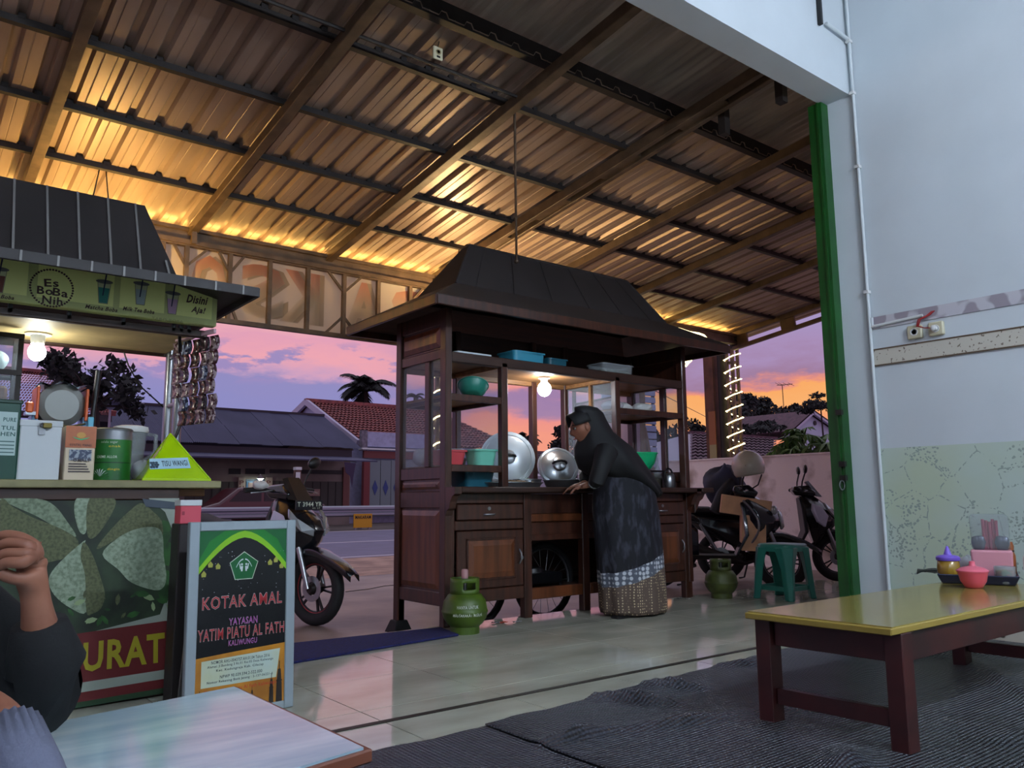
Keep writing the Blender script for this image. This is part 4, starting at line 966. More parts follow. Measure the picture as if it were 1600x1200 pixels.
MB().tube([(.93, 4.41, 1.6), (.96, 4.41, 1.52), (1.02, 4.41, 1.42), (1.15, 4.41, 1.31)], .004, 5).build('thin_cable', black, st, smooth=60)
# cable on the post
MB().tube([(1.05, 3.86, 1.64), (1.10, 4.0, 1.5), (1.14, 4.19, 1.42), (1.185, 4.2, 1.25), (1.14, 4.19, 1.12)], .008, 6).build('power_cable', black, st, smooth=60)
# bulb of the stall
q = gz(60, 521, 1.6)
bl2 = thing('light_bulb', 'bright white bulb under the ceiling board of the drink stall', 'lamp', (q.x, q.y, 1.5), 'glowing bulbs')
MB().lathe([(.055, .10), (.055, .092), (.032, .09), (.028, .05)], 18, (q.x, q.y, 1.5)).build('lamp_holder', whtplastic, bl2, smooth=40)
MB().ball((q.x, q.y, 1.512), (.038, .038, .042), 16, 10).build('bulb', M('stall_bulb', (250, 250, 235), emit=70), bl2, smooth=180)
# sachet strips
fx = thing('sachet_rack', 'bar of hanging drink sachet strips at the end of the drink stall', 'sachets', (1.12, 3.85, 1.58))
MB().bar((1.075, 3.99, 1.60), (1.165, 3.70, 1.605), .012, .02).build('rack_bar', M('pink_bar', (210, 170, 180), .5), fx)
sac = [M('sachet%d' % k, c, .25, c2=c2, scale=45, det=2, lo=.48, hi=.55) for k, (c, c2) in enumerate((((60, 26, 32), (150, 130, 134)), ((30, 34, 58), (130, 140, 164)), ((38, 22, 24), (110, 70, 60)), ((24, 18, 24), (80, 54, 62))))]
rd = random.Random(3)
for k in range(5):
    u = k/4; bx0 = 1.08+.08*u; by0 = 3.98-.27*u; n = (4, 6, 6, 6, 6)[k]
    for j in range(n):
        z1 = 1.585-.068*j; off = rd.uniform(-.008, .008)
        def sf(u_, v_, z1=z1, bx0=bx0+off, by0=by0): return (bx0+.018*(u_-.5)+.008*math.sin(v_*PI), by0-.056*(u_-.5), z1-.066*v_)
        MB().grid(2, 4, sf).build('sachet', sac[(k+j*(k % 2)) % 4], fx, smooth=180, solid=.007)
# goods on the counter, left to right
cz = .918; gyl = 3.95
def item(n, label, cat, x, y=gyl, group=None): return thing(n, label, cat, (x, y, cz), group)
t = item('glass_cabinet', 'small dark framed glass cabinet at the left of the drink stall', 'cabinet', .4, 4.2)
for x in (.27, .452):
    for y_ in (4.14, 4.32): MB().box(x-.01, y_-.01, cz, x+.01, y_+.01, 1.575).build('cabinet_post', irondark, t)
for z in (1.565, 1.40, 1.26):
    for y_ in (4.13, 4.33): MB().box(.26, y_-.008, z-.012, .462, y_+.008, z+.01).build('cabinet_rail', irondark, t)
for z in (1.26, 1.40): MB().box(.27, 4.14, z, .45, 4.32, z+.006).build('cabinet_shelf', clear, t)
MB().box(.275, 4.132, 1.27, .447, 4.135, 1.555).build('pane', glass, t); MB().box(.452, 4.145, 1.27, .455, 4.315, 1.555).build('pane', glass, t)
tag(lump((.36, 4.23, 1.46), (.06, .05, .05), .08, 9).build('wrapped_bundle', M('white_bundle', (200, 214, 210), .5), smooth=180), 'white cloth bundle on the shelf of the small glass cabinet', 'bundle')
tag(MB().cbox((.37, 4.23, 1.31), (.1, .09, .07), Matrix.Identity(4)).build('snack_box', M('brown_snack', (150, 110, 80), .5), bevel=.012), 'brown snack box low in the small glass cabinet', 'box')
t = item('tin', 'dark green tin with a white label at the left picture edge', 'tin', .37)
MB().box(.28, 3.9, cz, .447, 4.06, 1.245).build('tin_body', M('dark_green', (18, 70, 54), .4), t, bevel=.006)
MB().box(.275, 3.895, 1.235, .452, 4.065, 1.252).build('tin_lid', M('dark_green2', (16, 58, 46), .4), t, bevel=.004)
MB().box(.30, 3.897, 1.02, .435, 3.9, 1.20).build('tin_label', M('tin_label', (176, 200, 196), .5), t, bevel=.0)
tl = MB()
for s_, z, w in (('TUL', 1.125, .05), ('HEN', 1.10, .05), ('PURE', 1.16, .045)): tput(tl, s_, (.43-w, 3.8965, z), UX, UZ, w, .016, bold=.02)
for z in (1.03, 1.045, 1.06, 1.075): tl.box(.36, 3.8964, z, .43, 3.8966, z+.004)
tl.build('tin_lettering', M('tin_ink', (36, 84, 80), .5), t)
t = item('cash_box', 'white metal box with a small padlock on its hasp', 'box', .52)
MB().box(.447, 3.9, cz, .602, 4.06, 1.165).build('box_body', wht, t, bevel=.004); MB().box(.444, 3.897, 1.145, .605, 4.063, 1.172).build('box_lid', wht, t, bevel=.003)
MB().box(.515, 3.892, 1.11, .538, 3.897, 1.16).build('hasp', steel, t)
pl = MB().box(.527, 3.874, 1.138, .560, 3.892, 1.160).build('padlock', M('brass_lock', (116, 104, 50), .4, metal=.6), t, bevel=.003)
MB().tube([(.529+.009*math.cos(a)-.002, 3.883, 1.150+.009*math.sin(a)) for a in (PI/2, 2, 2.6, PI, 3.7, 4.3, 3*PI/2)], .003, 6).build('shackle', steel, pl)
orange = M('tin_orange', (188, 106, 62), .4, c2=(170, 96, 60), scale=20)
t = item('tin', 'tall orange and cream food tin beside the white box', 'tin', .68)
MB().box(.618, 3.9, cz, .736, 4.03, 1.155).build('tin_body', M('tin_cream', (206, 190, 162), .4), t, bevel=.004)
MB().box(.6175, 3.8985, 1.06, .7365, 3.9, 1.154).build('tin_label', orange, t); MB().box(.635, 3.897, 1.005, .722, 3.8985, 1.052).build('tin_picture', M('tin_pic', (60, 72, 96), .5, c2=(150, 160, 170), scale=60, lo=.48, hi=.55), t)
MB().prism([(.655, 1.10), (.677, 1.093), (.70, 1.10), (.712, 1.108), (.70, 1.104), (.677, 1.098), (.655, 1.104), (.643, 1.108)], 'y', 3.8965, 3.8983).build('tin_emblem', gplast, t)
MB().add([(.677+a, 3.8966, 1.115+b) for a, b in circ(0, 0, .018, .013, 14)], [tuple(range(14))]).build('tin_emblem', M('tin_gold', (200, 150, 70), .5), t)
tl = MB(); tput(tl, 'KENTAL MANIS', (.635, 3.8968, 1.066), UX, UZ, .085, .012); tput(tl, 'OMALT', (.652, 3.8955, 1.0), UX, UZ, .066, .013, bold=.03)
for k in range(4): tl.box(.635, 3.8965, .955+.011*k, .72-.006*k, 3.897, .960+.011*k)
tl.build('tin_lettering', M('tin_ink2', (70, 60, 60), .5), t)
t = item('tin', 'round green tin with a bright steel rim', 'tin', .815)
cx_, cy_ = .822, 3.98
MB().lathe([(.078, 0), (.078, .225)], 32, (cx_, cy_, cz)).build('tin_body', steel, t, smooth=60)
MB().lathe([(.080, .225), (.081, .233), (.074, .238), (.072, .233)], 32, (cx_, cy_, cz)).build('tin_lid', steel, t, smooth=60)
MB().lathe([(.0787, .004), (.0787, .185)], 32, (cx_, cy_, cz), caps=False).build('tin_label', M('tin_greenlabel', (34, 110, 38), .35, c2=(24, 84, 34), scale=8), t, smooth=60)
MB().lathe([(.0792, .08), (.0792, .084)], 32, (cx_, cy_, cz), caps=False).build('tin_band', M('tin_dark', (10, 40, 20), .4), t, smooth=60)
def wraptext(mb, s, z, w, h, R, off, **k):
    v, f = text(s, w, h, **k)
    mb.add([(cx_+R*math.sin((a-w/2)/R+off), cy_-R*math.cos((a-w/2)/R+off), cz+z+b) for a, b in v], f)
tl = MB(); wraptext(tl, 'CREME ALLOR', .102, .088, .011, .0796, -.5, bold=.02); tl.build('tin_lettering', whtprint, t); tl = MB(); wraptext(tl, 'selalu segar', .165, .07, .014, .0796, -.4); tl.build('tin_lettering', whtprint, t)
tl = MB(); wraptext(tl, 'dingin', .045, .05, .013, .0796, -.1); tl.build('tin_lettering', yellow, t); tl = MB(); wraptext(tl, 'enak', .150, .05, .010, .0796, -.1); tl.build('tin_lettering', yellow, t)
fp = MB()
for k in range(9):
    a = PI*(k+.5)/9; v = [(0, 0), (.034*math.cos(a)-.006*math.sin(a), .03*math.sin(a)), (.042*math.cos(a), .036*math.sin(a))]
    fp.add([(cx_+.0797*math.sin(p/.0797-.8), cy_-.0797*math.cos(p/.0797-.8), cz+.02+q_) for p, q_ in v], [(0, 1, 2)])
fp.build('tin_flower', wht, t)
t = item('measuring_jug', 'clear plastic jug with a white lid and big handle', 'jug', .9, 4.12)
M_ = Matrix.Translation((.925, 4.12, cz))
MB().lathe([(.05, 0), (.055, .005), (.072, .24), (.068, .24), (.05, .01)], 24, M=M_, caps=False).build('jug_body', clear, t, smooth=50)
MB().lathe([(.077, .235), (.08, .245), (.076, .262), (.05, .268), (.002, .268)], 24, M=M_).build('jug_lid', whtplastic, t, smooth=50)
MB().tube([(.99, 4.11, cz+.23), (1.035, 4.1, cz+.225), (1.035, 4.1, cz+.14), (.985, 4.11, cz+.10)], .011, 8).build('jug_handle', clear, t, smooth=60)
t = item('plastic_bag', 'small clear bag crumpled behind the lime pyramid', 'bag', .97, 4.02)
lump((.965, 4.03, cz+.05), (.05, .05, .05), .14, 6).build('bag_film', bag_m, t, smooth=180)
MB().box(.94, 4.0, cz, .99, 4.06, cz+.03).build('bag_filling', M('wrap_pink', (190, 150, 150), .6), t, bevel=.01)
lime = bpy.data.materials.new('lime_plastic'); lime.use_nodes = True; b = lime.node_tree.nodes['Principled BSDF']
b.inputs['Base Color'].default_value = lin((182, 222, 10)); b.inputs['Roughness'].default_value = .2; b.inputs['Alpha'].default_value = .82; b.inputs['Subsurface Weight'].default_value = 0
t = item('napkin_pyramid', 'translucent lime green pyramid napkin holder on the stall counter', 'napkin holder', 1.07, 3.9)
a0, a1 = (.915, 1.205); bz_ = cz+.008; apex = (1.055, 3.93, cz+.222)
base = [(a0, 3.80, bz_), (a1, 3.80, bz_), (a1-.03, 4.06, bz_), (a0+.02, 4.06, bz_)]
MB().add(base+[apex], [(0, 1, 4), (1, 2, 4), (2, 3, 4), (3, 0, 4), (3, 2, 1, 0)]).build('pyramid_shell', lime, t, solid=.004)
for k in range(4): MB().tube([base[k], apex], .005, 6).build('pyramid_edge', lime, t, smooth=60)
MB().box(a0-.004, 3.796, cz, a1+.004, 3.806, cz+.012).build('pyramid_foot', lime, t)
MB().lathe([(.03, 0), (.045, .08), (.012, .17)], 10, (1.06, 3.95, cz+.01)).build('napkins', M('napkin', (225, 232, 190), .8), t, smooth=60)
d1 = Vector((1.06-0, 3.80, 0)); 
lb_ = MB(); P4 = [gy(*p, 3.80) for p in ((236, 733), (301, 731), (299, 714), (238, 716))]
def front(p, k=.0):       # onto the sloping front face
    s_ = (p.z-bz_)/(apex[2]-bz_); return Vector((p.x, 3.80+.13*s_-.006-k, p.z))
MB().add([front(p) for p in P4], [(0, 1, 2, 3)]).build('pyramid_label', M('label_blue', (176, 214, 226), .4), t)
lk = MB(); v, f = text('TISU WANGI', 1, 1, bold=.02)
lk.add([front(P4[0]*(1-(.3+.65*a))*(1-(.25+.5*b))+P4[1]*(.3+.65*a)*(1-(.25+.5*b))+P4[2]*(.3+.65*a)*(.25+.5*b)+P4[3]*(1-(.3+.65*a))*(.25+.5*b), .001) for a, b in v], f); 
for k in range(9):
    a, b = .04+.025*(k % 3)*1.2+.1*(k % 2), .2+.2*(k//3); c_ = P4[0]*(1-a)*(1-b)+P4[1]*a*(1-b)+P4[2]*a*b+P4[3]*(1-a)*b
    lk.add([front(c_+Vector((.007*math.cos(q_), 0, .006*math.sin(q_))), .001) for q_ in (0, 1, 2, 3, 4, 5)], [(0, 1, 2, 3, 4, 5)])
lk.build('label_print', M('label_ink', (50, 70, 84), .5), t)
# cup sealing machine behind
t = item('cup_sealer', 'chrome cup sealing machine with orange grips and a lever', 'machine', .6, 4.25)
MB().lathe([(.07, -.06)]+[(.1-.006*(k % 2), -.05+.0125*k) for k in range(9)]+[(.07, .06)], 26, M=Matrix.Translation((.635, 4.22, 1.27)) @ Matrix.Rotation(PI/2, 4, 'X')).build('drum', M('drum_steel', (120, 122, 118), .38, metal=.8), t, smooth=15)
cov = MB(); cov.loft([[(.54+.19*u, y_, 1.345+.02*math.sin(PI*u)+.012*math.cos(4*PI*u)+d_) for u in [k/12 for k in range(13)]] for y_, d_ in ((4.14, 0), (4.30, 0), (4.30, .01), (4.14, .01))], caps=False, closed=False)
cov.build('top_cover', chrome, t, smooth=60)
for x in (.535, .735): MB().box(x-.006, 4.14, 1.2, x+.006, 4.30, 1.35).build('side_plate', M('orange_trim%d' % (x > .6), (206, 92, 40), .4), t, bevel=.003)
MB().box(.52, 4.13, cz, .75, 4.34, 1.0).build('machine_base', steel, t, bevel=.008)
for x in (.53, .735): MB().box(x-.012, 4.16, 1.0, x+.012, 4.28, 1.22).build('upright', M('pale_blue_steel%d' % (x > .6), (120, 160, 190), .3, metal=.5), t, bevel=.003)
MB().tube([(.76, 4.15, 1.12), (.765, 4.15, 1.27), (.775, 4.15, 1.44)], [.016, .011, .014], 10).build('lever', black, t, smooth=60)
MB().box(.742, 4.13, 1.06, .766, 4.15, 1.22).build('lever_slot', M('blue_slot', (110, 190, 220), .3), t, bevel=.004)
MB().tube([(.545, 4.13, 1.19), (.60, 4.12, 1.175), (.66, 4.12, 1.168), (.73, 4.13, 1.185)], .006, 6).build('front_wire', chrome, t, smooth=60)
for dz in (0, .03, .06): MB().box(.49, 4.14, 1.12+dz*1.6, .53, 4.2, 1.135+dz*1.6).build('tray_arm', chrome, t)
MB().cbox((.505, 4.15, 1.25), (.03, .03, .05)).build('grip', M('orange_grip', (214, 100, 44), .4), t, bevel=.006)

# ------------------------------------------------------------------ donation sign stand and pink box
t = thing('notice_stand', 'tall dark stand behind the white framed charity notice', 'stand', (1.03, 3.52, 0))
MB().box(.985, 3.47, .02, 1.075, 3.58, .735).build('stand_body', M('stand_dark', (34, 28, 28), .5), t, bevel=.004); MB().box(.97, 3.455, 0, 1.09, 3.595, .02).build('stand_foot', M('stand_foot', (30, 26, 26), .5), t)
t = thing('small_box', 'small pink box with a white lid on the dark stand', 'box', (1.03, 3.52, .735))
MB().box(.988, 3.475, .735, 1.072, 3.555, .808).build('box_body', M('pinkred', (206, 76, 92), .5), t, bevel=.002); MB().box(.986, 3.473, .808, 1.074, 3.557, .832).build('box_lid', wht, t, bevel=.002)
MB().box(.995, 3.4735, .77, 1.005, 3.4748, .785).build('box_mark', M('pinkdark', (150, 40, 60), .5), t)

ks = thing('charity_notice', 'white framed charity notice board with green and black print standing on the tiles', 'notice board', (0, 0, 0))
w_, h_ = .44, .745
def kput(mb, pts, d): return mb.add([(a, -d, b) for a, b in pts], [tuple(range(len(pts)))])
fr = MB(); 
for a, b_, c_, d_ in ((0, 0, .04, h_), (w_-.04, 0, w_, h_), (.04, h_-.036, w_-.04, h_), (.04, 0, w_-.04, .03)):
    MB().box(a, -.0, b_, c_, .028, d_).build('frame_bar', M('alu_frame', (150, 162, 168), .4, metal=.3) if 'alu_frame' not in bpy.data.materials else bpy.data.materials['alu_frame'], ks, bevel=.003)
bd = MB().box(.035, .006, .02, w_-.035, .02, h_-.02).build('board', M('notice_black', (13, 13, 17), .25), ks)
def kf(name, pts, m, d): mb = MB(); mb.add([(a, .006-d, b) for a, b in pts], [tuple(range(len(pts)))]); return mb.build(name, m, bd)
L_, R_, T_, B_ = .04, .40, .709, .03; cxk = .22
kg = M('notice_green', (22, 120, 40), .3); kdg = M('notice_dark_green', (12, 92, 44), .3); kl = M('notice_lime', (132, 190, 30), .3); kgold = M('notice_gold', (190, 128, 30), .4, c2=(150, 96, 26), scale=6)
def arc(off, n=14): return [(L_+(R_-L_)*k/n, .545+.0+off+.135*(1-abs(2*k/n-1)**1.7)) for k in range(n+1)]
up_ = arc(.022); kf('print_green', up_+[(R_, T_), (L_, T_)], kg, .0008)
kf('print_corner', [(L_, T_), (L_+.10, T_), (L_+.04, .67), (L_, .60)], kdg, .0012); kf('print_corner', [(R_, T_), (R_-.10, T_), (R_-.04, .67), (R_, .60)], kdg, .0012)
a_, b__ = arc(.0), arc(.026)
mb = MB(); n = len(a_); mb.add([(x, .0045, z) for x, z in a_]+[(x, .0045, z) for x, z in b__], [(k, k+1, n+k+1, n+k) for k in range(n-1)]); mb.build('print_lime_arch', kl, bd)
rd = random.Random(2); stars = MB()
for k in range(46):
    x = rd.uniform(.05, .39); z = rd.uniform(.44, .63); r = rd.uniform(.0008, .0018); stars.add([(x+r*math.cos(a), .0048, z+r*math.sin(a)) for a in (0, 1.57, 3.14, 4.71)], [(0, 1, 2, 3)])
stars.build('print_stars', wht, bd, kind='stuff')
lam = M('notice_lamp', (150, 150, 60), .4)
for x, z in ((.085, .57), (.115, .562), (.06, .535), (.355, .575), (.33, .566), (.38, .55)): kf('print_lantern', [(x-.008, z), (x-.010, z+.012), (x, z+.024), (x+.010, z+.012), (x+.008, z)], lam, .0014)
pent = [(cxk+.062*math.cos(PI/2+2*PI*k/5)*1.0, .565+.060*math.sin(PI/2+2*PI*k/5)) for k in range(5)]
kf('print_emblem', pent, whtprint, .0016); kf('print_emblem', [(cxk+(x-cxk)*.95, .565+(z-.565)*.95) for x, z in pent], kdg, .002)
em = MB()
for dx in (-.009, .009):
    em.add([(cxk+dx+a, .0036, .575+b) for a, b in circ(0, 0, .0045, .0045, 10)], [tuple(range(10))])
    em.add([(cxk+dx+a, .0036, .548+b) for a, b in ((-.003, 0), (.003, 0), (.005, .02), (-.005, .02))], [(0, 1, 2, 3)])
    em.add([(cxk+dx*1.6+a, .0036, .556+b) for a, b in ((-.002, 0), (.002, 0), (.004*(1 if dx > 0 else -1)+.002, .022), (.004*(1 if dx > 0 else -1)-.002, .022))], [(0, 1, 2, 3)])
for s_ in (-1, 1):
    pts = [(cxk+s_*(.004+.028*u), .592-.03*u*u) for u in [k/6 for k in range(7)]]
    em.add([(x, .0036, z) for x, z in pts]+[(x, .0036, z+.005) for x, z in pts], [(k, k+1, 8+k, 7+k) for k in range(6)])
em.build('print_figures', wht, bd)
ko, kr, kv = M('notice_white', (190, 190, 190), .5), M('notice_red', (158, 26, 34), .5), M('notice_violet', (150, 50, 140), .5)
def kt_(mb, s, x, z, w, h, d=.003, **k): tput(mb, s, (x, .006-d, z), UX, UZ, w, h, **k)
def kl_(s, x, z, w, h, d, m, nm='lettering', **k): mb = MB(); kt_(mb, s, x, z, w, h, d, **k); mb.build(nm, m, bd)
for s, x, z, w, h in (('KOTAK AMAL', .058, .412, .325, .046), ('YATIM PIATU AL FATH', .045, .296, .35, .042)):
    kl_(s, x, z, w, h, .0026, ko, 'lettering_outline', bold=.022); kl_(s, x, z, w, h, .0034, kr, bold=.004)
for s, x, z, w, h in (('YAYASAN', .165, .345, .115, .026), ('KALIWUNGU', .165, .268, .115, .02)):
    kl_(s, x, z, w, h, .0026, ko, 'lettering_outline', bold=.022); kl_(s, x, z, w, h, .0034, kv, bold=.004)
kf('print_foot', [(L_, B_), (R_, B_), (R_, .255), (.2, .245), (L_, .235)], kgold, .0007)
kf('print_field', [(.062, .125), (.365, .125), (.38, .235), (.062, .222)], M('notice_field', (176, 196, 190), .5, c2=(186, 190, 150), scale=4), .0014)
ink3 = M('notice_ink', (40, 48, 58), .5)
for s, x, z, w, h in (('NOMOR AHU-0043757.AH.01.04 Tahun 2016', .10, .208, .235, .0115), ('Alamat: Jl.Bandeng 3 Rt.01 Rw.05 Desa Kaliwungu', .085, .192, .265, .0115), ('Kec. Kedungreja Kab. Cilacap', .12, .176, .19, .0115), ('NPWP 90.039.594.2-522.000', .135, .152, .17, .0115), ('Nomor Rekening Bank Jateng : 2-137-06221-5', .085, .135, .265, .0115)): kl_(s, x, z, w, h, .002, ink3, 'small_lettering', bold=.012)
ti = MB(); kt_(ti, 'Yayasan Yatim Piatu Al Fath Kaliwungu', .075, .098, .29, .017, .002, bold=.015); ti.build('small_lettering', M('notice_orange', (176, 60, 30), .5), bd)
ink2 = M('notice_ink2', (30, 20, 12), .5)
for x, s in ((.058, .7), (.265, .6), (.345, .9), (.378, 1.25)):
    mn = MB()
    for a, z0, z1 in ((.011, 0, .06), (.008, .06, .085), (.011, .062, .067), (.006, .085, .10), (.0015, .10, .125)): mn.add([(x-a*s, .0042, B_+z0*s), (x+a*s, .0042, B_+z0*s), (x+a*s*.8, .0042, B_+z1*s), (x-a*s*.8, .0042, B_+z1*s)], [(0, 1, 2, 3)])
    mn.build('print_minaret', ink2, bd)
for x in (.03, w_-.05): MB().bar((x+.01, .03, .62), (x+.01, .16, .0), .02, .012).build('rear_strut', steel, ks)
ks.location = (.955, 3.19, .002); ks.rotation_euler = (-.035, 0, .07)

# ------------------------------------------------------------------ low tables
def low_table(label, corners, zt, topm, edgem, legm, sides):
    """corners: near-left... in order around the top"""
    c = sum((Vector(p) for p in corners), Vector())/4
    t = thing('low_table', label, 'table', (c.x, c.y, 0))
    P_ = [Vector(p) for p in corners]
    ins = lambda d: [p+(c-p).normalized()*d for p in P_]
    MB().prism([(p.x, p.y) for p in P_], 'z', zt-.026, zt-.004).build('table_edge', edgem, t, bevel=.003)
    MB().prism([(p.x, p.y) for p in ins(.016)], 'z', zt-.006, zt).build('table_top', topm, t)
    L = [Vector((p.x, p.y, 0)) for p in ins(.10)]; dx = (P_[1]-P_[0]).normalized(); dy = (P_[3]-P_[0]).normalized()
    for p in L:
        mb = MB(); mb.prism([(p.x+(dx*a+dy*b).x, p.y+(dx*a+dy*b).y) for a, b in ((-.035, -.03), (.035, -.03), (.035, .03), (-.035, .03))], 'z', .008, zt-.026); mb.build('leg', legm, t, bevel=.003)
    for i in range(4):
        a, b_ = L[i], L[(i+1) % 4]; d = (b_-a).normalized()
        MB().bar(a+d*.035+Vector((0, 0, zt-.075)), b_-d*.035+Vector((0, 0, zt-.075)), .024, .095).build('apron', legm, t, bevel=.002)
        if i in sides: MB().bar(a+d*.035+Vector((0, 0, .11)), b_-d*.035+Vector((0, 0, .11)), .03, .055).build('stretcher', legm, t, bevel=.002)
    return t
zt = .41
darkred = M('dark_red_paint', (64, 22, 21), .45, c2=(44, 17, 17), scale=7)
ytop = M('yellow_laminate', (150, 136, 70), .16, c2=(132, 118, 58), scale=3, stretch=(1, 8, 1), det=4, coat=.2)
p0 = gz(1392, 981, zt); p3 = gz(1163, 955, zt); p1 = p0+(gz(1600, 938, zt)-p0).normalized()*1.75
p2 = p3+(p1-p0); 
low_table('low table with a yellow top and dark red legs on the rubber mat', (p0, p1, p2, p3), zt, ytop, M('ytop_edge', (150, 128, 56), .4), darkred, (1, 3))
bt = M('blue_laminate', (132, 162, 176), .14, c2=(176, 196, 204), scale=2.6, stretch=(1, 5, 1), det=5, coat=.3)
q0 = gz(583, 1166, zt); q3 = gz(372, 1070, zt); ux = (gz(65, 1131, zt)-q3).normalized()
ux = Vector((ux.x, ux.y, 0)); q2 = q3+ux*1.1; q1 = q0+ux*1.1
low_table('low table with a glossy pale blue top and a brown wooden edge', (q1, q0, q3, q2), zt, bt, M('brown_edge', (110, 62, 44), .4), M('table_brown', (84, 50, 38), .5), (1, 3))

# stool
stm = M('teal_green_plastic', (46, 128, 112), .32)
sx, sy2 = 5.98, 3.98
so = thing('plastic_stool', 'teal green plastic stool behind the yellow table', 'stool', (sx, sy2, 0))
def sq(r, z, k=.25): 
    n = 24; o = []
    for i in range(n):
        a = 2*PI*i/n+PI/4; c, s_ = math.cos(a), math.sin(a); d_ = r/((abs(c)**5+abs(s_)**5)**.2); o.append((sx+d_*c, sy2+d_*s_, z))
    return o
MB().loft([sq(.165, .385), sq(.166, .41), sq(.162, .438), sq(.15, .446), sq(.02, .446)]).build('seat', stm, so, smooth=50)
for i in range(4):
    a = PI/4+i*PI/2; c, s_ = math.cos(a), math.sin(a); tx, ty = -s_, c
    def legring(r, z, w, d_): return [(sx+c*(r-d_)+tx*w, sy2+s_*(r-d_)+ty*w, z), (sx+c*r+tx*w*.45, sy2+s_*r+ty*w*.45, z), (sx+c*r-tx*w*.45, sy2+s_*r-ty*w*.45, z), (sx+c*(r-d_)-tx*w, sy2+s_*(r-d_)-ty*w, z)]
    MB().loft([legring(.255, 0, .042, .05), legring(.248, .03, .043, .05), legring(.225, .25, .058, .055), legring(.212, .36, .085, .06), legring(.206, .42, .1, .07)]).build('leg', stm, so, smooth=35, bevel=.006)
    a2 = i*PI/2; r1 = .20
    p_ = Vector((sx+.215*math.cos(a), sy2+.215*math.sin(a), .09)); q_ = Vector((sx+.215*math.cos(a+PI/2), sy2+.215*math.sin(a+PI/2), .09))
    MB().bar(p_, q_, .012, .035).build('stretcher', stm, so)

# tray and condiments on the yellow table
A = Vector((4.02, 1.84, zt)); d1 = Vector((.37, -.93, 0)).normalized(); d2 = Vector((.93, .37, 0)).normalized()
tr = thing('serving_tray', 'navy blue plastic tray on the yellow table', 'tray', A)
nv = M('navy_tray', (28, 34, 62), .4)
TL, TD = .34, .40
def trp(a, b, z): p = A+d1*a+d2*b; return (p.x, p.y, zt+z)
MB().loft([[trp(x, y, z) for x, y in ((k, k), (TL-k, k), (TL-k, TD-k), (k, TD-k))] for k, z in ((.02, .001), (0, .045), (.01, .045), (.028, .006))]).build('tray_body', nv, tr, bevel=.004)
tf = .006
def at(a, b): return A+d1*a+d2*b
def frame(p, z=0): return Matrix(((d1.x, d2.x, 0, p.x), (d1.y, d2.y, 0, p.y), (0, 0, 1, zt+z), (0, 0, 0, 1)))
p = at(.05, .09); b0 = zt+tf
j = thing('sauce_jar', 'short sauce jar with a violet cone lid on the navy tray', 'jar', (p.x, p.y, b0))
MB().lathe([(.044, 0), (.05, .012), (.052, .04), (.048, .076), (.042, .08)], 22, (p.x, p.y, b0+.02)).build('jar_body', M('amber_sauce', (150, 118, 40), .2, coat=.6), j, smooth=50)
MB().lathe([(.04, 0), (.044, .022)], 22, (p.x, p.y, b0)).build('jar_base', clear, j, smooth=50)
MB().lathe([(.051, .098), (.053, .1), (.053, .114), (.046, .12), (.018, .126), (.012, .145), (.005, .165), (.002, .167)], 22, (p.x, p.y, b0)).build('jar_lid', M('violet_lid', (120, 92, 200), .3), j, smooth=45)
p = gz(1522, 918, zt)-d2*.0
p = p-d2*.02
bwl = thing('sambal_bowl', 'pink lidded bowl in front of the navy tray', 'bowl', (p.x, p.y, zt))
MB().lathe([(.028, 0), (.036, .003), (.053, .03), (.061, .066), (.063, .074)], 26, (p.x, p.y, zt)).build('bowl_body', M('coral_plastic', (216, 84, 98), .35), bwl, smooth=50)
MB().lathe([(.066, .072), (.067, .078), (.05, .09), (.016, .098), (.012, .105), (.012, .118), (.002, .121)], 26, (p.x, p.y, zt)).build('bowl_lid', M('pink_plastic', (220, 104, 124), .35), bwl, smooth=45)
p = at(.235, .16); Fm = frame(p, tf)
ch = thing('cutlery_holder', 'pink cutlery holder with a clear hood on the navy tray', 'cutlery holder', (p.x, p.y, b0))
def box4(a, b, z): return [Fm @ Vector((u*a, v*b, z)) for u, v in ((-1, -1), (1, -1), (1, 1), (-1, 1))]
MB().loft([box4(.082, .055, 0), box4(.088, .06, .15)]).build('holder_body', M('rose_plastic', (206, 142, 154), .4), ch, bevel=.01, seg=2)
MB().loft([box4(.080, .052, .152), box4(.082, .056, .305), box4(.074, .05, .32)]).build('hood', glassy('hood_plastic', (226, 230, 232), .15, .15), ch, bevel=.012, seg=2)
for k in range(5):
    MB().tube([Fm @ Vector((-.024+.013*k, .01*(k % 2), .12)), Fm @ Vector((-.026+.014*k, .01*(k % 2), .295-.006*(k % 3)))], .0075, 8).build('pink_straw', M('straw%d' % k, (176, 82, 104), .4), ch)
for k, dx in enumerate((-.058, -.032, .03, .056)):
    MB().lathe([(.005, 0), (.008, .06), (.02, .10), (.024, .13), (.014, .155), (.002, .158)], 10, M=Fm @ Matrix.Translation((dx, -.02, .06)) @ Matrix.Rotation((.12, -.2, .2, -.12)[k], 4, 'Y') @ Matrix.Diagonal((1, .3, 1, 1))).build('spoon', M('spoon_dark', (90, 96, 110), .3, metal=.7) if 'spoon_dark' not in bpy.data.materials else bpy.data.materials['spoon_dark'], ch, smooth=60)
p = at(.282, .055)
gj = thing('sambal_jar', 'small clear jar of red and green relish on the tray front', 'jar', (p.x, p.y, b0))
MB().lathe([(.038, 0), (.044, .008), (.045, .08), (.041, .08), (.038, .01)], 22, (p.x, p.y, b0)).build('jar_body', clear, gj, smooth=50)
MB().lathe([(.035, .004), (.038, .06), (.002, .066)], 20, (p.x, p.y, b0)).build('relish', M('relish', (170, 90, 50), .6, c2=(80, 130, 60), scale=50, lo=.48, hi=.54), gj, smooth=50)
p = at(.312, .22)
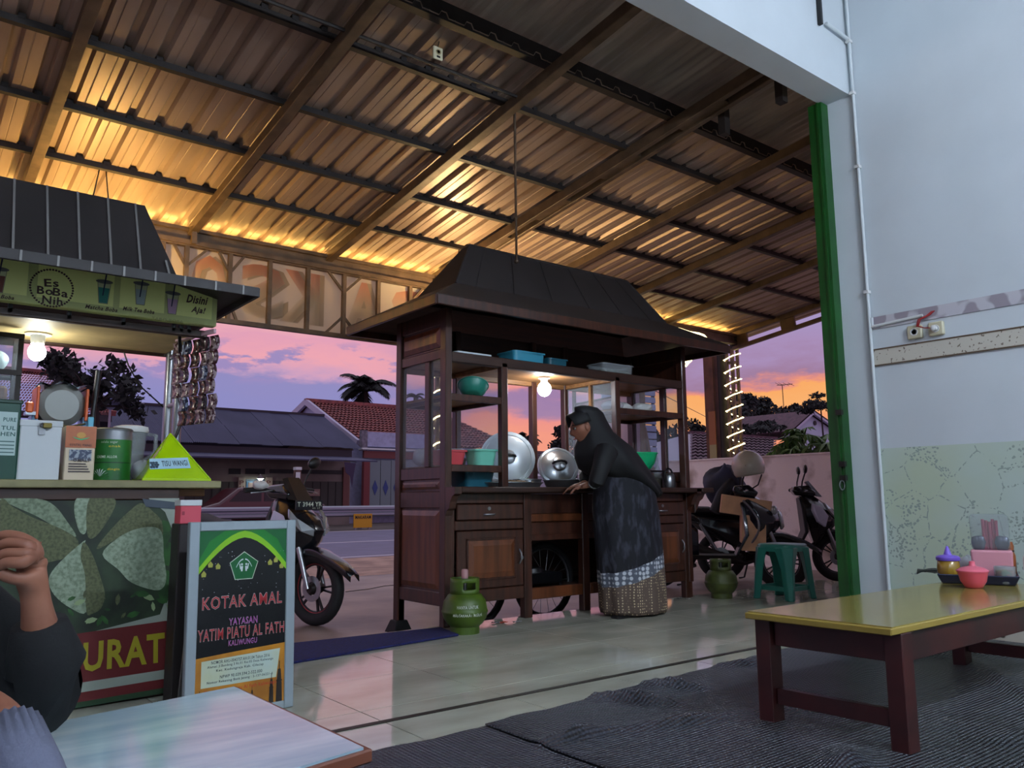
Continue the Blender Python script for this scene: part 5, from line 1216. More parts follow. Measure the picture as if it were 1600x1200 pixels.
sb_ = thing('sauce_bottle', 'slim brown sauce bottle beside the cutlery holder', 'bottle', (p.x, p.y, b0))
MB().lathe([(.02, 0), (.022, .01), (.024, .12), (.017, .14), (.02, .165), (.014, .185), (.002, .188)], 16, (p.x, p.y, b0)).build('bottle_body', M('soy_brown', (140, 76, 34), .3), sb_, smooth=50)
MB().lathe([(.0195, .138), (.0195, .146)], 14, (p.x, p.y, b0)).build('bottle_neck_ring', black, sb_)
p = at(.315, .13)+d1*.035
sw = thing('sauce_bottle', 'white plastic squeeze bottle beyond the far corner of the navy tray', 'bottle', (p.x, p.y, zt))
MB().lathe([(.036, 0), (.04, .01), (.04, .12), (.024, .15), (.014, .155)], 18, (p.x+.06, p.y-.03, zt)).build('bottle_body', whtplastic, sw, smooth=50)
MB().lathe([(.018, .153), (.016, .165), (.005, .19)], 14, (p.x+.06, p.y-.03, zt)).build('nozzle', whtplastic, sw, smooth=50)
def crumple(u, v):
    q_ = at(-.115+.33*u, .43+.16*v); return (q_.x, q_.y+.015*math.sin(9*u), zt+.006+.02*abs(math.sin(6*u+3*v))+.05*math.exp(-((u-.78)/.2)**2)*(1-v*.3))
tag(MB().grid(22, 8, crumple).build('plastic_bag', M('black_film', (22, 24, 26), .35), smooth=180, solid=.004), 'crumpled black plastic bag behind the navy tray', 'bag')
p = at(.13, .335)
tag(lump((p.x, p.y, b0+.055), (.05, .05, .05), .2, 31).build('tissue', M('tissue', (205, 208, 210), .8), smooth=180), 'crumpled white tissue at the back of the navy tray', 'tissue')
# ------------------------------------------------------------------ motorcycles (built along +x, then turned into place)
def torus(mb, c, R, r, n=30, k=10, ax='y'):
    pts = [(c[0]+R*math.cos(2*PI*i/n), c[1], c[2]+R*math.sin(2*PI*i/n)) for i in range(n)]
    return mb.tube(pts, r, k, closed=True)
head_glass = M('lamp_glass', (170, 176, 180), .08, coat=1, metal=.4); amber = M('amber_lens', (230, 150, 40), .2); tail_red = M('tail_lens', (140, 16, 20), .2)
def scooter(label, loc, rz, bodym, accent, plate=None, style='sharp', steer=0):
    t = thing('motor_scooter', label, 'motorcycle', (0, 0, 0), 'motor scooters parked in the yard')
    def wheel(nm, x):
        mb = MB(); torus(mb, (x, 0, .275), .228, .047, 34, 10); w = mb.build(nm, rubber, t, smooth=60)
        mb = MB(); torus(mb, (x, 0, .275), .186, .012, 30, 8); mb.build('rim', accent, w, smooth=60)
        mb = MB(); torus(mb, (x, 0, .275), .176, .009, 30, 8)
        for k in range(5):
            a = 2*PI*k/5
            for d_ in (-.14, .14): mb.bar((x+.03*math.cos(a), 0, .275+.03*math.sin(a)), (x+.18*math.cos(a+d_), 0, .275+.18*math.sin(a+d_)), .014, .018, up=(0, 1, 0))
        mb.build('spokes', black, w)
        Mx = Matrix.Translation((x, 0, .275)) @ Matrix.Rotation(PI/2, 4, 'X')
        MB().lathe([(.03, -.07), (.045, -.03), (.045, .03), (.03, .07)], 16, M=Mx).build('hub', irondark, w, smooth=40)
        MB().lathe([(.05, .04), (.095, .04), (.095, .045), (.05, .045)], 24, M=Mx, caps=False).build('brake_disc', steel, w)
        return w
    wheel('front_wheel', 1.26); wheel('rear_wheel', 0)
    for y in (-.085, .085): MB().tube([(1.26, y, .275), (1.20, y, .45), (1.12, y, .66)], [.016, .022, .024], 10).build('fork', steel, t, smooth=60)
    fn = MB(); rings = []
    for k in range(13):
        a = math.radians(150-10.5*k); R = .30+.012*math.sin(k*.5); w = .07*(1-.35*max(0, (k-8)/4)**2)
        x, z = 1.26+R*math.cos(a)+(.03*max(0, k-8)), .275+R*math.sin(a)
        rings.append([(x, -w, z-.055), (x, -w*.9, z-.012), (x, 0, z), (x, w*.9, z-.012), (x, w, z-.055)])
    fn.loft(rings, caps=False, closed=False).build('front_fender', bodym, t, smooth=50, solid=.006)
    def ring(z, xb, xf, hw, nose=.5):
        return [(xb, -hw*.8, z), (xb+.35*(xf-xb), -hw, z), (xb+.75*(xf-xb), -hw*.72, z), (xf, -hw*.22*nose*2, z), (xf, hw*.22*nose*2, z), (xb+.75*(xf-xb), hw*.72, z), (xb+.35*(xf-xb), hw, z), (xb, hw*.8, z)]
    MB().loft([ring(.43, 1.0, 1.08, .10), ring(.52, .97, 1.15, .15), ring(.62, .95, 1.25, .19), ring(.70, .93, 1.29, .205), ring(.78, .91, 1.25, .2), ring(.87, .88, 1.13, .16), ring(.94, .87, 1.04, .11)]).build('front_cowl', bodym, t, smooth=40, bevel=.01, seg=2)
    MB().loft([[(.80, -.17, .34), (.82, -.18, .34), (.82, .18, .34), (.80, .17, .34)], [(.90, -.2, .55), (.94, -.2, .55), (.94, .2, .55), (.90, .2, .55)], [(.88, -.18, .80), (.92, -.17, .82), (.92, .17, .82), (.88, .18, .80)], [(.86, -.1, .92), (.9, -.1, .93), (.9, .1, .93), (.86, .1, .92)]]).build('leg_shield', bodym if style == 'retro' else black, t, smooth=40, bevel=.008)
    if style == 'sharp':
        for s in (-1, 1):
            P_ = lambda a, b_, c: (a, s*b_, c)
            MB().add([P_(1.285, .055, .66), P_(1.25, .15, .70), P_(1.16, .19, .80), P_(1.125, .165, .87), P_(1.20, .15, .80), P_(1.29, .06, .715),
                      P_(1.255, .05, .66), P_(1.22, .14, .70), P_(1.13, .18, .80), P_(1.10, .155, .87), P_(1.17, .14, .80), P_(1.26, .055, .715)],
                     [(0, 1, 2, 3, 4, 5), (6, 7, 8, 9, 10, 11)]+[(i, (i+1) % 6, 6+(i+1) % 6, 6+i) for i in range(6)]).build('headlight', head_glass, t, bevel=.004)
            MB().add([P_(1.125, .19, .60), P_(1.05, .225, .66), P_(.99, .225, .78), P_(1.0, .20, .86), P_(1.10, .19, .82), P_(1.16, .2, .72), P_(1.1, .18, .6), P_(1.02, .21, .66), P_(.97, .21, .78), P_(.98, .19, .86), P_(1.08, .18, .82), P_(1.13, .19, .72)],
                     [(0, 1, 2, 3, 4, 5), (6, 7, 8, 9, 10, 11)]+[(i, (i+1) % 6, 6+(i+1) % 6, 6+i) for i in range(6)]).build('side_fairing', M('pale_fairing', (188, 186, 206), .35) if 'pale_fairing' not in bpy.data.materials else bpy.data.materials['pale_fairing'], t, bevel=.006)
    else:
        MB().lathe([(.002, .03), (.06, .024), (.075, .005), (.08, -.01), (.07, -.02)], 22, M=Matrix.Translation((1.27, 0, .70)) @ Matrix.Rotation(PI/2-.15, 4, 'Y') @ Matrix.Diagonal((1.3, 1, 1, 1))).build('headlight', head_glass, t, smooth=50)
        for s in (-1, 1): MB().ball((1.2, s*.15, .80), (.035, .03, .045), 12, 8).build('turn_signal', head_glass, t, smooth=180)
        pts = [(1.01+.05*math.sin(k/12*PI), 0, .40+.52*k/12) for k in range(13)]
        for s in (-1, 1): MB().tube([(.90+.14*math.sin(k/12*PI), s*(.13+.075*math.sin(k/12*PI)), .40+.5*k/12) for k in range(13)], .012, 8).build('shield_trim', accent, t, smooth=60)
    # handlebar, mirrors
    MB().loft([[(.83, -.1, .95), (1.03, -.10, .93), (1.03, .10, .93), (.83, .1, .95)], [(.80, -.13, 1.0), (1.06, -.12, .98), (1.06, .12, .98), (.80, .13, 1.0)], [(.82, -.10, 1.05), (.97, -.09, 1.06), (.97, .09, 1.06), (.82, .10, 1.05)]]).build('handlebar_cover', bodym, t, smooth=40, bevel=.015, seg=2)
    if style == 'sharp': MB().loft([[(1.055, -.115, .94), (1.12, -.08, .93), (1.12, .08, .93), (1.055, .115, .94)], [(.96, -.09, 1.1), (.985, -.06, 1.11), (.985, .06, 1.11), (.96, .09, 1.1)]]).build('visor', black, t, smooth=30)
    for s in (-1, 1):
        MB().tube([(.90, s*.10, 1.0), (.88, s*.2, 1.02), (.84, s*.34, 1.01)], .013, 8).build('handlebar', black, t, smooth=60)
        MB().tube([(.865, s*.23, 1.018), (.835, s*.35, 1.01)], .021, 10).build('grip', rubber, t, smooth=60)
        MB().tube([(.93, s*.16, 1.01), (.945, s*.25, 1.0), (.90, s*.34, .99)], .006, 6).build('brake_lever', steel, t, smooth=60)
        if plate and s < 0:      # this one is wrapped in white film
            lump((.88, -.24, 1.05), (.04, .07, .035), .2, 8).build('wrapped_mirror', whtplastic, t, smooth=180); continue
        MB().tube([(.89, s*.19, 1.02), (.90, s*.21, 1.10), (.93, s*.25, 1.20)], .008, 8).build('mirror_stem', black, t, smooth=60)
        Mm = Matrix.Translation((.93, s*.275, 1.235)) @ Matrix.Rotation(s*.35, 4, 'X') @ Matrix.Diagonal((.4, 1.25, .85, 1))
        mi = MB().ball((0, 0, 0), .055, 14, 10, M=Mm).build('mirror', black, t, smooth=180)
        MB().lathe([(.002, 0), (.046, .0), (.046, .004)], 18, M=Mm @ Matrix.Translation((-.045, 0, 0)) @ Matrix.Rotation(-PI/2, 4, 'Y')).build('mirror_glass', chrome, mi)
    # floor, rear body, seat
    MB().loft([[(.30, -.14, .30), (.86, -.15, .30), (.86, .15, .30), (.30, .14, .30)], [(.30, -.16, .345), (.88, -.17, .345), (.88, .17, .345), (.30, .16, .345)]]).build('footboard', black, t, bevel=.008)
    def rs(x, z0, z1, hw): return [(x, -hw*.6, z0), (x, -hw, z0+.35*(z1-z0)), (x, -hw*.9, z0+.8*(z1-z0)), (x, -hw*.5, z1), (x, hw*.5, z1), (x, hw*.9, z0+.8*(z1-z0)), (x, hw, z0+.35*(z1-z0)), (x, hw*.6, z0)]
    MB().loft([rs(.44, .33, .60, .11), rs(.34, .32, .70, .15), rs(.15, .38, .73, .185), rs(-.1, .50, .74, .18), rs(-.3, .60, .76, .14), rs(-.46, .68, .76, .07)]).build('rear_body', bodym, t, smooth=45, bevel=.01, seg=2)
    MB().loft([rs(.46, .66, .70, .08), rs(.40, .69, .755, .13), rs(.2, .71, .77, .15), rs(.0, .73, .79, .15), rs(-.12, .74, .83, .14), rs(-.35, .76, .84, .11), rs(-.42, .76, .80, .07)]).build('seat', rubber, t, smooth=50, bevel=.008)
    MB().tube([(-.2, -.13, .80), (-.42, -.11, .86), (-.50, 0, .87), (-.42, .11, .86), (-.2, .13, .80)], .013, 8).build('grab_rail', irondark, t, smooth=60)
    MB().loft([rs(-.42, .66, .745, .07), rs(-.475, .68, .74, .055)]).build('tail_light', tail_red, t, bevel=.004)
    MB().bar((-.40, 0, .66), (-.56, 0, .44), .15, .012, up=(0, 0, 1)).build('rear_fender', black, t, bevel=.004)
    MB().box(-.535, -.1, .50, -.525, .1, .57).build('rear_plate', black, t)
    MB().loft([[(.36, .04, .20), (.42, .05, .30), (.42, .12, .30), (.36, .13, .20)], [(-.02, .06, .2), (-.02, .06, .34), (-.02, .14, .34), (-.02, .15, .2)]]).build('engine_case', irondark, t, bevel=.01)
    MB().tube([(.40, -.06, .24), (.25, -.13, .20), (.1, -.16, .24), (-.28, -.17, .38)], [.02, .022, .045, .05], 12).build('exhaust', irondark, t, smooth=50)
    MB().tube([(-.03, -.12, .30), (-.22, -.14, .64)], .022, 8).build('shock_absorber', steel, t, smooth=60)
    MB().tube([(.33, .14, .30), (.26, .22, .02), (.20, .23, .008)], .011, 6).build('side_stand', black, t, smooth=60)
    if plate:
        pl_ = MB().bar((1.165, -.14, .895), (1.165, .14, .895), .012, .075).build('front_plate', M('plate_black', (26, 30, 36), .4), t, bevel=.003)
        mb = MB(); tput(mb, plate, (1.1722, -.125, .885), (0, 1, 0), (0, 0, 1), .25, .034, bold=.02); tput(mb, '05 27', (1.1722, .03, .865), (0, 1, 0), (0, 0, 1), .08, .012); mb.build('plate_lettering', whtprint, pl_)
    t.location = loc; t.rotation_euler = (0, 0, rz)
    return t
pol = M('scooter_black', (17, 19, 24), .25, coat=.6); redrim = M('red_rim', (150, 34, 40), .4)
def heading(az): return PI/2-math.radians(az)
GZ = -.1
a = heading(160); fx_, fy_ = 2.66, 5.80
scooter('black scooter with a number plate on its nose, parked behind the charity notice', (fx_-1.26*math.cos(a), fy_-1.26*math.sin(a), GZ), a, pol, redrim, 'T 3944 YR')
a = heading(140); fx_, fy_ = 7.34, 4.90
S1 = (fx_-1.26*math.cos(a), fy_-1.26*math.sin(a)); A1 = a
scooter('dark blue rounded scooter carrying boxes and a helmet', (S1[0], S1[1], GZ), a, M('scooter_navy', (18, 22, 34), .22, coat=.7), M('scooter_trim', (120, 120, 124), .3, metal=.7), None, 'retro')
a = heading(140); fx_, fy_ = 8.45, 4.92
scooter('black scooter parked beyond the one with boxes, beside the boundary wall', (fx_-1.26*math.cos(a), fy_-1.26*math.sin(a), GZ), a, pol, M('grey_rim', (110, 110, 112), .4, metal=.6), None, 'sharp')
# load on the middle scooter
def S(x, y, z): return Vector((S1[0]+x*math.cos(A1)-y*math.sin(A1), S1[1]+x*math.sin(A1)+y*math.cos(A1), GZ+z))
card = M('cardboard', (220, 172, 132), .75, var=.12, scale=6); tape = M('parcel_tape', (150, 110, 78), .4)
def carton(label, px, py, Y, w, d_, h, rz, tilt):
    p = gy(px, py, Y); t = thing('cardboard_box', label, 'box', (0, 0, 0), 'cardboard boxes on the scooter')
    MB().cbox((0, 0, h/2), (w, d_, h)).build('carton', card, t, bevel=.004)
    MB().box(-w/2-.001, -.025, h*.0, w/2+.001, .025, h+.001).build('tape', tape, t)
    MB().box(-w*.1, -d_/2-.0015, h*.55, w*.12, -d_/2-.0005, h*.8).build('print_mark', tape, t)
    t.location = p; t.rotation_euler = (tilt[0], tilt[1], rz)
carton('tilted cardboard box on the scooter seat', 1162, 806, 5.2, .50, .36, .19, A1+PI, (0, -.16, 0))
carton('upright cardboard box on the scooter footboard', 1176, 860, 5.10, .24, .30, .36, A1+PI, (0, -.05, 0))
jk = thing('jacket', 'dark jacket bundled on the scooter seat behind the boxes', 'jacket', (0, 0, 0))
c_ = gy(1133, 762, 5.55)
lump((c_.x, c_.y, c_.z), (.22, .24, .24), .14, 12, 22, 14).build('jacket_body', M('jacket_cloth', (30, 32, 44), .7, c2=(48, 54, 84), scale=4), jk, smooth=180)
MB().tube([gy(1152, 742, 5.4), gy(1128, 775, 5.4), gy(1116, 800, 5.45)], [.06, .07, .055], 12).build('sleeve', M('jacket_sleeve', (24, 26, 34), .7), jk, smooth=60)
# helmet
hc = gy(1169, 729, 5.02)
hl = thing('helmet', 'pale open face helmet hanging on the scooter handlebar', 'helmet', hc)
def helm(r, cut=True):
    Mx = Matrix.Translation(hc) @ Matrix.Rotation(2.5, 4, 'Z') @ Matrix.Rotation(.15, 4, 'Y')
    rings = []; n = 30
    for i in range(15):
        th = .02+1.95*i/14; ring_ = []
        for k in range(n):
            a = 2*PI*k/n; t_ = th
            face = max(0, math.cos(a+PI/2+.2)); lim = 2.15-1.0*min(1, face*1.6)**2
            t_ = min(th*lim/1.95 if True else th, lim)
            ring_.append((r*math.sin(t_)*math.cos(a)*1.0, r*1.12*math.sin(t_)*math.sin(a), r*1.02*math.cos(t_)))
        rings.append([Mx @ Vector(p) for p in ring_])
    return MB().loft(rings, caps=False), Mx
mb, Mx = helm(.155); mb.build('shell', M('helmet_cream', (176, 170, 156), .3, coat=.4), hl, smooth=180, solid=.02)
for s in (-1, 1): MB().lathe([(.03, 0), (.03, .012), (.002, .014)], 18, M=Mx @ Matrix.Translation((s*.15, -.03, -.02)) @ Matrix.Rotation(s*PI/2, 4, 'Y')).build('visor_pivot', black, hl, smooth=40)
MB().tube([Mx @ Vector((-.13, -.02, -.10)), Mx @ Vector((-.08, -.05, -.2)), Mx @ Vector((.0, -.06, -.235))], .008, 6).build('chin_strap', black, hl, smooth=60)

# ------------------------------------------------------------------ people
def skinmesh(name, J, E_, m, parent, sub=2, extra=None):
    """one continuous surface grown over joints J {name: (pos, radius)} joined by E_"""
    ks_ = list(J); me = bpy.data.meshes.new('t'); me.from_pydata([tuple(J[k][0]) for k in ks_], [(ks_.index(a), ks_.index(b)) for a, b in E_], [])
    o = bpy.data.objects.new('t', me); C.objects.link(o)
    md = o.modifiers.new('s', 'SKIN'); md.branch_smoothing = .5
    sv = me.skin_vertices[0].data
    for i, k in enumerate(ks_): sv[i].radius = (J[k][1], J[k][1]); sv[i].use_root = (i == 0)
    o.modifiers.new('u', 'SUBSURF').levels = sub
    bpy.context.view_layer.update(); dg = bpy.context.evaluated_depsgraph_get()
    em = bpy.data.meshes.new_from_object(o.evaluated_get(dg)); mb = MB()
    mb.add([tuple(v.co) for v in em.vertices], [tuple(p.vertices) for p in em.polygons])
    bpy.data.objects.remove(o)
    if extra: extra(mb)
    return mb.build(name, m, parent, smooth=180)
def head_geo(c, face, s=1.0):
    """head with brow, nose, mouth, chin; face = direction it looks"""
    f = Vector(face).normalized(); z = Vector((0, 0, 1)); r = f.cross(z).normalized(); u = r.cross(f)
    Mx = Matrix(((r.x, f.x, u.x, c[0]), (r.y, f.y, u.y, c[1]), (r.z, f.z, u.z, c[2]), (0, 0, 0, 1))) @ Matrix.Scale(s, 4)
    def g(x, z_, x0, z0, w, h): return math.exp(-((x-x0)/w)**2-((z_-z0)/h)**2)
    def add(mb):
        rings = []
        for i in range(25):
            th = PI*i/24; ring_ = []
            for k in range(32):
                a = 2*PI*k/32; q = max(math.sin(th), .01)
                x, y, zz = .073*q*math.cos(a), .092*q*math.sin(a), -.112*math.cos(th)
                if zz < -.02: x *= 1-.28*min(1, (-zz-.02)/.09); 
                if y > 0:
                    y += .024*g(x, zz, 0, -.022, .012, .016)+.012*g(x, zz, 0, .0, .009, .02)+.010*g(x, zz, 0, .03, .05, .012)-.012*(g(x, zz, .03, .012, .016, .010)+g(x, zz, -.03, .012, .016, .010))
                    y += .010*g(x, zz, 0, -.055, .02, .006)+.008*g(x, zz, 0, -.066, .018, .006)+.012*g(x, zz, 0, -.092, .022, .016)-.004*g(x, zz, 0, -.061, .022, .0025)
                ring_.append(Mx @ Vector((x, y, zz)))
            rings.append(ring_)
        mb.loft(rings)
        for s_ in (-1, 1): mb.ball((0, 0, 0), (.010, .02, .03), 8, 6, M=Mx @ Matrix.Translation((s_*.072, -.005, -.005)))
    return add, Mx
eyew = M('eye_white', (110, 106, 100), .4); iris = M('iris', (30, 20, 14), .2); lips = M('lips', (140, 70, 64), .5)
def face_parts(parent, Mx):
    for s_ in (-1, 1):
        e_ = MB().ball((0, 0, 0), .0115, 12, 8, M=Mx @ Matrix.Translation((s_*.03, .074, .012))).build('eye', eyew, parent, smooth=180)
        MB().ball((0, 0, 0), (.0055, .003, .0055), 10, 6, M=Mx @ Matrix.Translation((s_*.03, .0845, .012))).build('iris', iris, e_, smooth=180)
        MB().tube([Mx @ Vector((s_*(.016+.028*u), .088-.012*u, .033+.006*math.sin(PI*u))) for u in (0, .3, .6, 1)], [.003, .004, .0035, .002], 6).build('eyebrow', iris, parent, smooth=60)
    MB().tube([Mx @ Vector((.024*u, .097-.010*u*u, -.061)) for u in (-1, -.5, 0, .5, 1)], [.002, .005, .006, .005, .002], 8).build('mouth', lips, parent, smooth=60)
def fingers(J, E_, root, base, dirs, up_, L, curl, r=.0085, pre='f'):
    """four fingers and a thumb rooted in the palm; dirs = (along, side)"""
    al, sd = Vector(dirs[0]).normalized(), Vector(dirs[1]).normalized(); dn = Vector(up_).normalized()
    for i, (o_, l_) in enumerate(((-.030, .92), (-.010, 1.0), (.010, .95), (.029, .75))):
        p = Vector(base)+sd*o_; d_ = al.copy(); prev = root
        for j, q in enumerate((.0, .42, .32, .26)):
            p = p+d_*q*L*l_; k = '%s%d%d' % (pre, i, j); J[k] = (p.copy(), r*(1-.1*j)); E_.append((prev, k)); prev = k
            d_ = (d_*math.cos(curl)+dn*math.sin(curl)).normalized()
    p = Vector(J[root][0])-sd*.028+al*.01; d_ = (al*.7-sd*.6).normalized(); prev = root
    for j, q in enumerate((0, .34, .28)):
        p = p+d_*q*L; k = '%st%d' % (pre, j); J[k] = (p.copy(), r*1.15*(1-.1*j)); E_.append((prev, k)); prev = k
        d_ = (d_*.85+al*.3+dn*.25).normalized()

# the woman at the cart
wy = 4.17
wo = thing('person', 'woman in a dark headscarf and long patterned skirt bending over the cart counter', 'person', (4.42, wy, 0))
G = lambda x, y, d_=0: gy(x, y, wy+d_)
hd = G(912, 668, .03); addh, HM = head_geo(hd, (-.86, .42, -.3), .98)
J = {'pelvis': (G(985, 775), .12), 'spine': (G(968, 735), .115), 'chest': (G(948, 700), .12), 'neck': (G(930, 688, .02), .05), 'headb': (Vector(hd)+Vector((.02, 0, -.02)), .055)}
E_ = [('pelvis', 'spine'), ('spine', 'chest'), ('chest', 'neck'), ('neck', 'headb')]
for s, nm in ((-1, 'n'), (1, 'f')):
    sd = s*.17
    J['sh'+nm] = (G(948, 705, sd*.9), .055); J['el'+nm] = (G(932, 752, sd*1.1) if s < 0 else G(915, 748, .16), .042); J['wr'+nm] = (G(927, 755, sd*.5) if s < 0 else G(914, 756, .14), .028)
    wv = J['wr'+nm][0]; hv = wv+Vector((-.055, .05, -.02)); J['ha'+nm] = (hv, .028)
    E_ += [('chest', 'sh'+nm), ('sh'+nm, 'el'+nm), ('el'+nm, 'wr'+nm), ('wr'+nm, 'ha'+nm)]
    fingers(J, E_, 'ha'+nm, hv+Vector((-.025, .022, -.008)), ((-.75, .6, -.25), (.6, .75, 0)), (-.1, .1, -1), .075, .35, pre=nm)
    J['hip'+nm] = (G(985, 790, sd*.5), .09); J['kn'+nm] = (G(982, 870, sd*.55), .06); J['an'+nm] = (G(990, 940, sd*.5), .038); J['toe'+nm] = (J['an'+nm][0]+Vector((-.14, -.01, -.035)), .028)
    E_ += [('pelvis', 'hip'+nm), ('hip'+nm, 'kn'+nm), ('kn'+nm, 'an'+nm), ('an'+nm, 'toe'+nm)]
body = skinmesh('body', J, E_, skinm, wo, 1, addh); face_parts(wo, HM)
def silh(rows, my, by, n=36, fold=0, nf=9, ph=0):
    rings = []
    for i, (y, xl, xr_, dep) in enumerate(rows):
        L_, R_ = G(xl, y), G(xr_, y); c = (L_+R_)/2; dx = abs(R_.x-L_.x); c.y = wy+my(i/(len(rows)-1)) if callable(my) else wy+my
        r_ = []
        for k in range(n):
            a = 2*PI*k/n; q = 1+fold*(i/(len(rows)-1))*math.sin(nf*a+ph)
            r_.append((c.x+dx*.44*q*math.cos(a), c.y+dep*q*math.sin(a), c.z))
        rings.append(r_)
    return rings
skirtm = bpy.data.materials.new('batik_skirt'); skirtm.use_nodes = True; t, b = mnode(skirtm); b.inputs['Roughness'].default_value = .8
def skirt_nodes():
    tcn = t.nodes.new('ShaderNodeTexCoord'); s = t.nodes.new('ShaderNodeSeparateXYZ'); t.links.new(tcn.outputs['Object'], s.inputs[0])
    def col(nm, c1, c2, scale, lo, hi, vor=False, st=(1, 1, 1)):
        mp_ = t.nodes.new('ShaderNodeMapping'); mp_.inputs['Scale'].default_value = st; t.links.new(tcn.outputs['Object'], mp_.inputs[0])
        n = t.nodes.new('ShaderNodeTexVoronoi' if vor else 'ShaderNodeTexNoise'); n.inputs['Scale'].default_value = scale
        if vor: n.inputs['Randomness'].default_value = .25
        t.links.new(mp_.outputs[0], n.inputs['Vector'])
        r = t.nodes.new('ShaderNodeValToRGB'); r.color_ramp.elements[0].position = lo; r.color_ramp.elements[0].color = lin(c1); r.color_ramp.elements[1].position = hi; r.color_ramp.elements[1].color = lin(c2)
        t.links.new(n.outputs['Distance' if vor else 'Fac'], r.inputs[0]); return r.outputs[0]
    dark = col('d', (15, 16, 25), (54, 56, 68), 26, .5, .68, st=(1, 1, .35))
    lace = col('l', (196, 200, 206), (86, 92, 104), 30, .36, .5, True)
    low = col('w', (206, 186, 146), (92, 76, 66), 52, .2, .34, True)
    def step(z):
        m = t.nodes.new('ShaderNodeMath'); m.operation = 'LESS_THAN'; m.inputs[1].default_value = z
        ad = t.nodes.new('ShaderNodeMath'); ad.operation = 'MULTIPLY_ADD'; ad.inputs[1].default_value = -.30; t.links.new(s.outputs['X'], ad.inputs[0]); t.links.new(s.outputs['Z'], ad.inputs[2])
        t.links.new(ad.outputs[0], m.inputs[0]); return m.outputs[0]
    def mx(f, a, bb):
        n = t.nodes.new('ShaderNodeMix'); n.data_type = 'RGBA'; t.links.new(f, n.inputs['Factor']); t.links.new(a, n.inputs['A']); t.links.new(bb, n.inputs['B']); return n.outputs['Result']
    r = mx(step(.30), mx(step(.40), dark, lace), low)
    t.links.new(r, b.inputs['Base Color'])
skirt_nodes()
rows = [(730, 926, 985, .15), (752, 934, 1008, .18), (775, 932, 1018, .2), (800, 930, 1024, .2), (840, 934, 1028, .2), (880, 938, 1031, .2), (920, 942, 1033, .21), (948, 944, 1034, .21), (955.5, 946, 1033, .2)]
MB().loft(silh(rows, 0, 0, 54, .05, 11), caps=False).build('skirt', skirtm, wo, smooth=180, solid=.006)
scarf = M('headscarf', (9, 10, 14), .75, var=.2, scale=20)
rows = [(634, 911, 926, .02), (637, 902, 937, .065), (645, 903, 944, .085), (660, 908, 950, .095), (675, 911, 957, .11), (688, 909, 970, .15), (700, 905, 983, .19), (716, 906, 993, .215), (732, 912, 1003, .225), (745, 932, 1010, .22), (758, 958, 1017, .20), (770, 985, 1023, .16), (776, 1000, 1024, .10)]
MB().loft(silh(rows, lambda u: .03*(1-u), 0, 48, .06, 7, 1), caps=False).build('headscarf', scarf, wo, smooth=180, solid=.006)
br = [G(892, 640, -.02), G(889, 648, -.02), G(893, 662, -.03)]
MB().loft([[Vector(HM @ Vector(((.098-.003*k)*math.cos(a), -.03+.042*k-.012*(1-math.sin(a)), .018+(.118-.006*k)*math.sin(a)))) for a in [PI*(.04+.92*j/14) for j in range(15)]] for k in range(4)], caps=False, closed=False).build('scarf_brim', scarf, wo, smooth=180, solid=.008)
MB().tube([J['shn'][0], (J['shn'][0]+J['eln'][0])/2+Vector((-.02, -.02, 0)), J['eln'][0], J['eln'][0].lerp(J['wrn'][0], .55)], [.082, .064, .055, .042], 14).build('sleeve', scarf, wo, smooth=60)
MB().tube([J['eln'][0].lerp(J['wrn'][0], .45), J['eln'][0].lerp(J['wrn'][0], .8), J['wrn'][0]+Vector((.005, -.004, 0))], [.045, .04, .042], 14).build('lace_cuff', M('lace', (150, 150, 150), .8, c2=(50, 50, 56), scale=60, lo=.45, hi=.55), wo, smooth=60)
MB().tube([J['shf'][0], J['elf'][0], J['elf'][0].lerp(J['wrf'][0], .8)], [.07, .055, .042], 14).build('sleeve', scarf, wo, smooth=60)
for nm in 'nf':
    p = J['an'+nm][0]; MB().loft([[(p.x+a, p.y+b_, z) for a, b_ in ((-.2, -.03), (-.17, -.045), (.05, -.035), (.06, 0), (.05, .035), (-.17, .045), (-.2, .03))] for z in (.0, .018)]).build('sandal', black, wo, bevel=.003)

# seated person at the left edge, hand raised to the face
def D(x, y, d_): return Vector((0, 0, H))+ray(x, y)*(d_/F)
p1 = thing('person', 'person in a black sweater raising a hand to the face beside the pale blue table', 'person', (-.35, 1.3, 0))
hd = D(-118, 770, 1.5); addh, HM = head_geo(hd, (.9, -.25, -.2), 1.0)
pel = Vector((-.62, 1.2, .13))
ch = D(-190, 960, 1.5); J = {'pelvis': (pel, .13), 'spine': ((pel+ch)/2, .125), 'chest': (ch, .13), 'neck': (D(-150, 860, 1.5), .055), 'headb': (hd+Vector((0, 0, -.03)), .06)}
E_ = [('pelvis', 'spine'), ('spine', 'chest'), ('chest', 'neck'), ('neck', 'headb')]
el, wr = D(78, 1085, 1.36), D(57, 946, 1.33); kn = D(48, 868, 1.33)
J.update({'sh': (D(-95, 945, 1.42), .065), 'el': (el, .045), 'fo': (el.lerp(wr, .55), .036), 'wr': (wr, .024), 'ha': (D(52, 895, 1.33), .030), 'kn': (kn, .028)})
E_ += [('chest', 'sh'), ('sh', 'el'), ('el', 'fo'), ('fo', 'wr'), ('wr', 'ha'), ('ha', 'kn')]
vw = fwd; lf = -rt
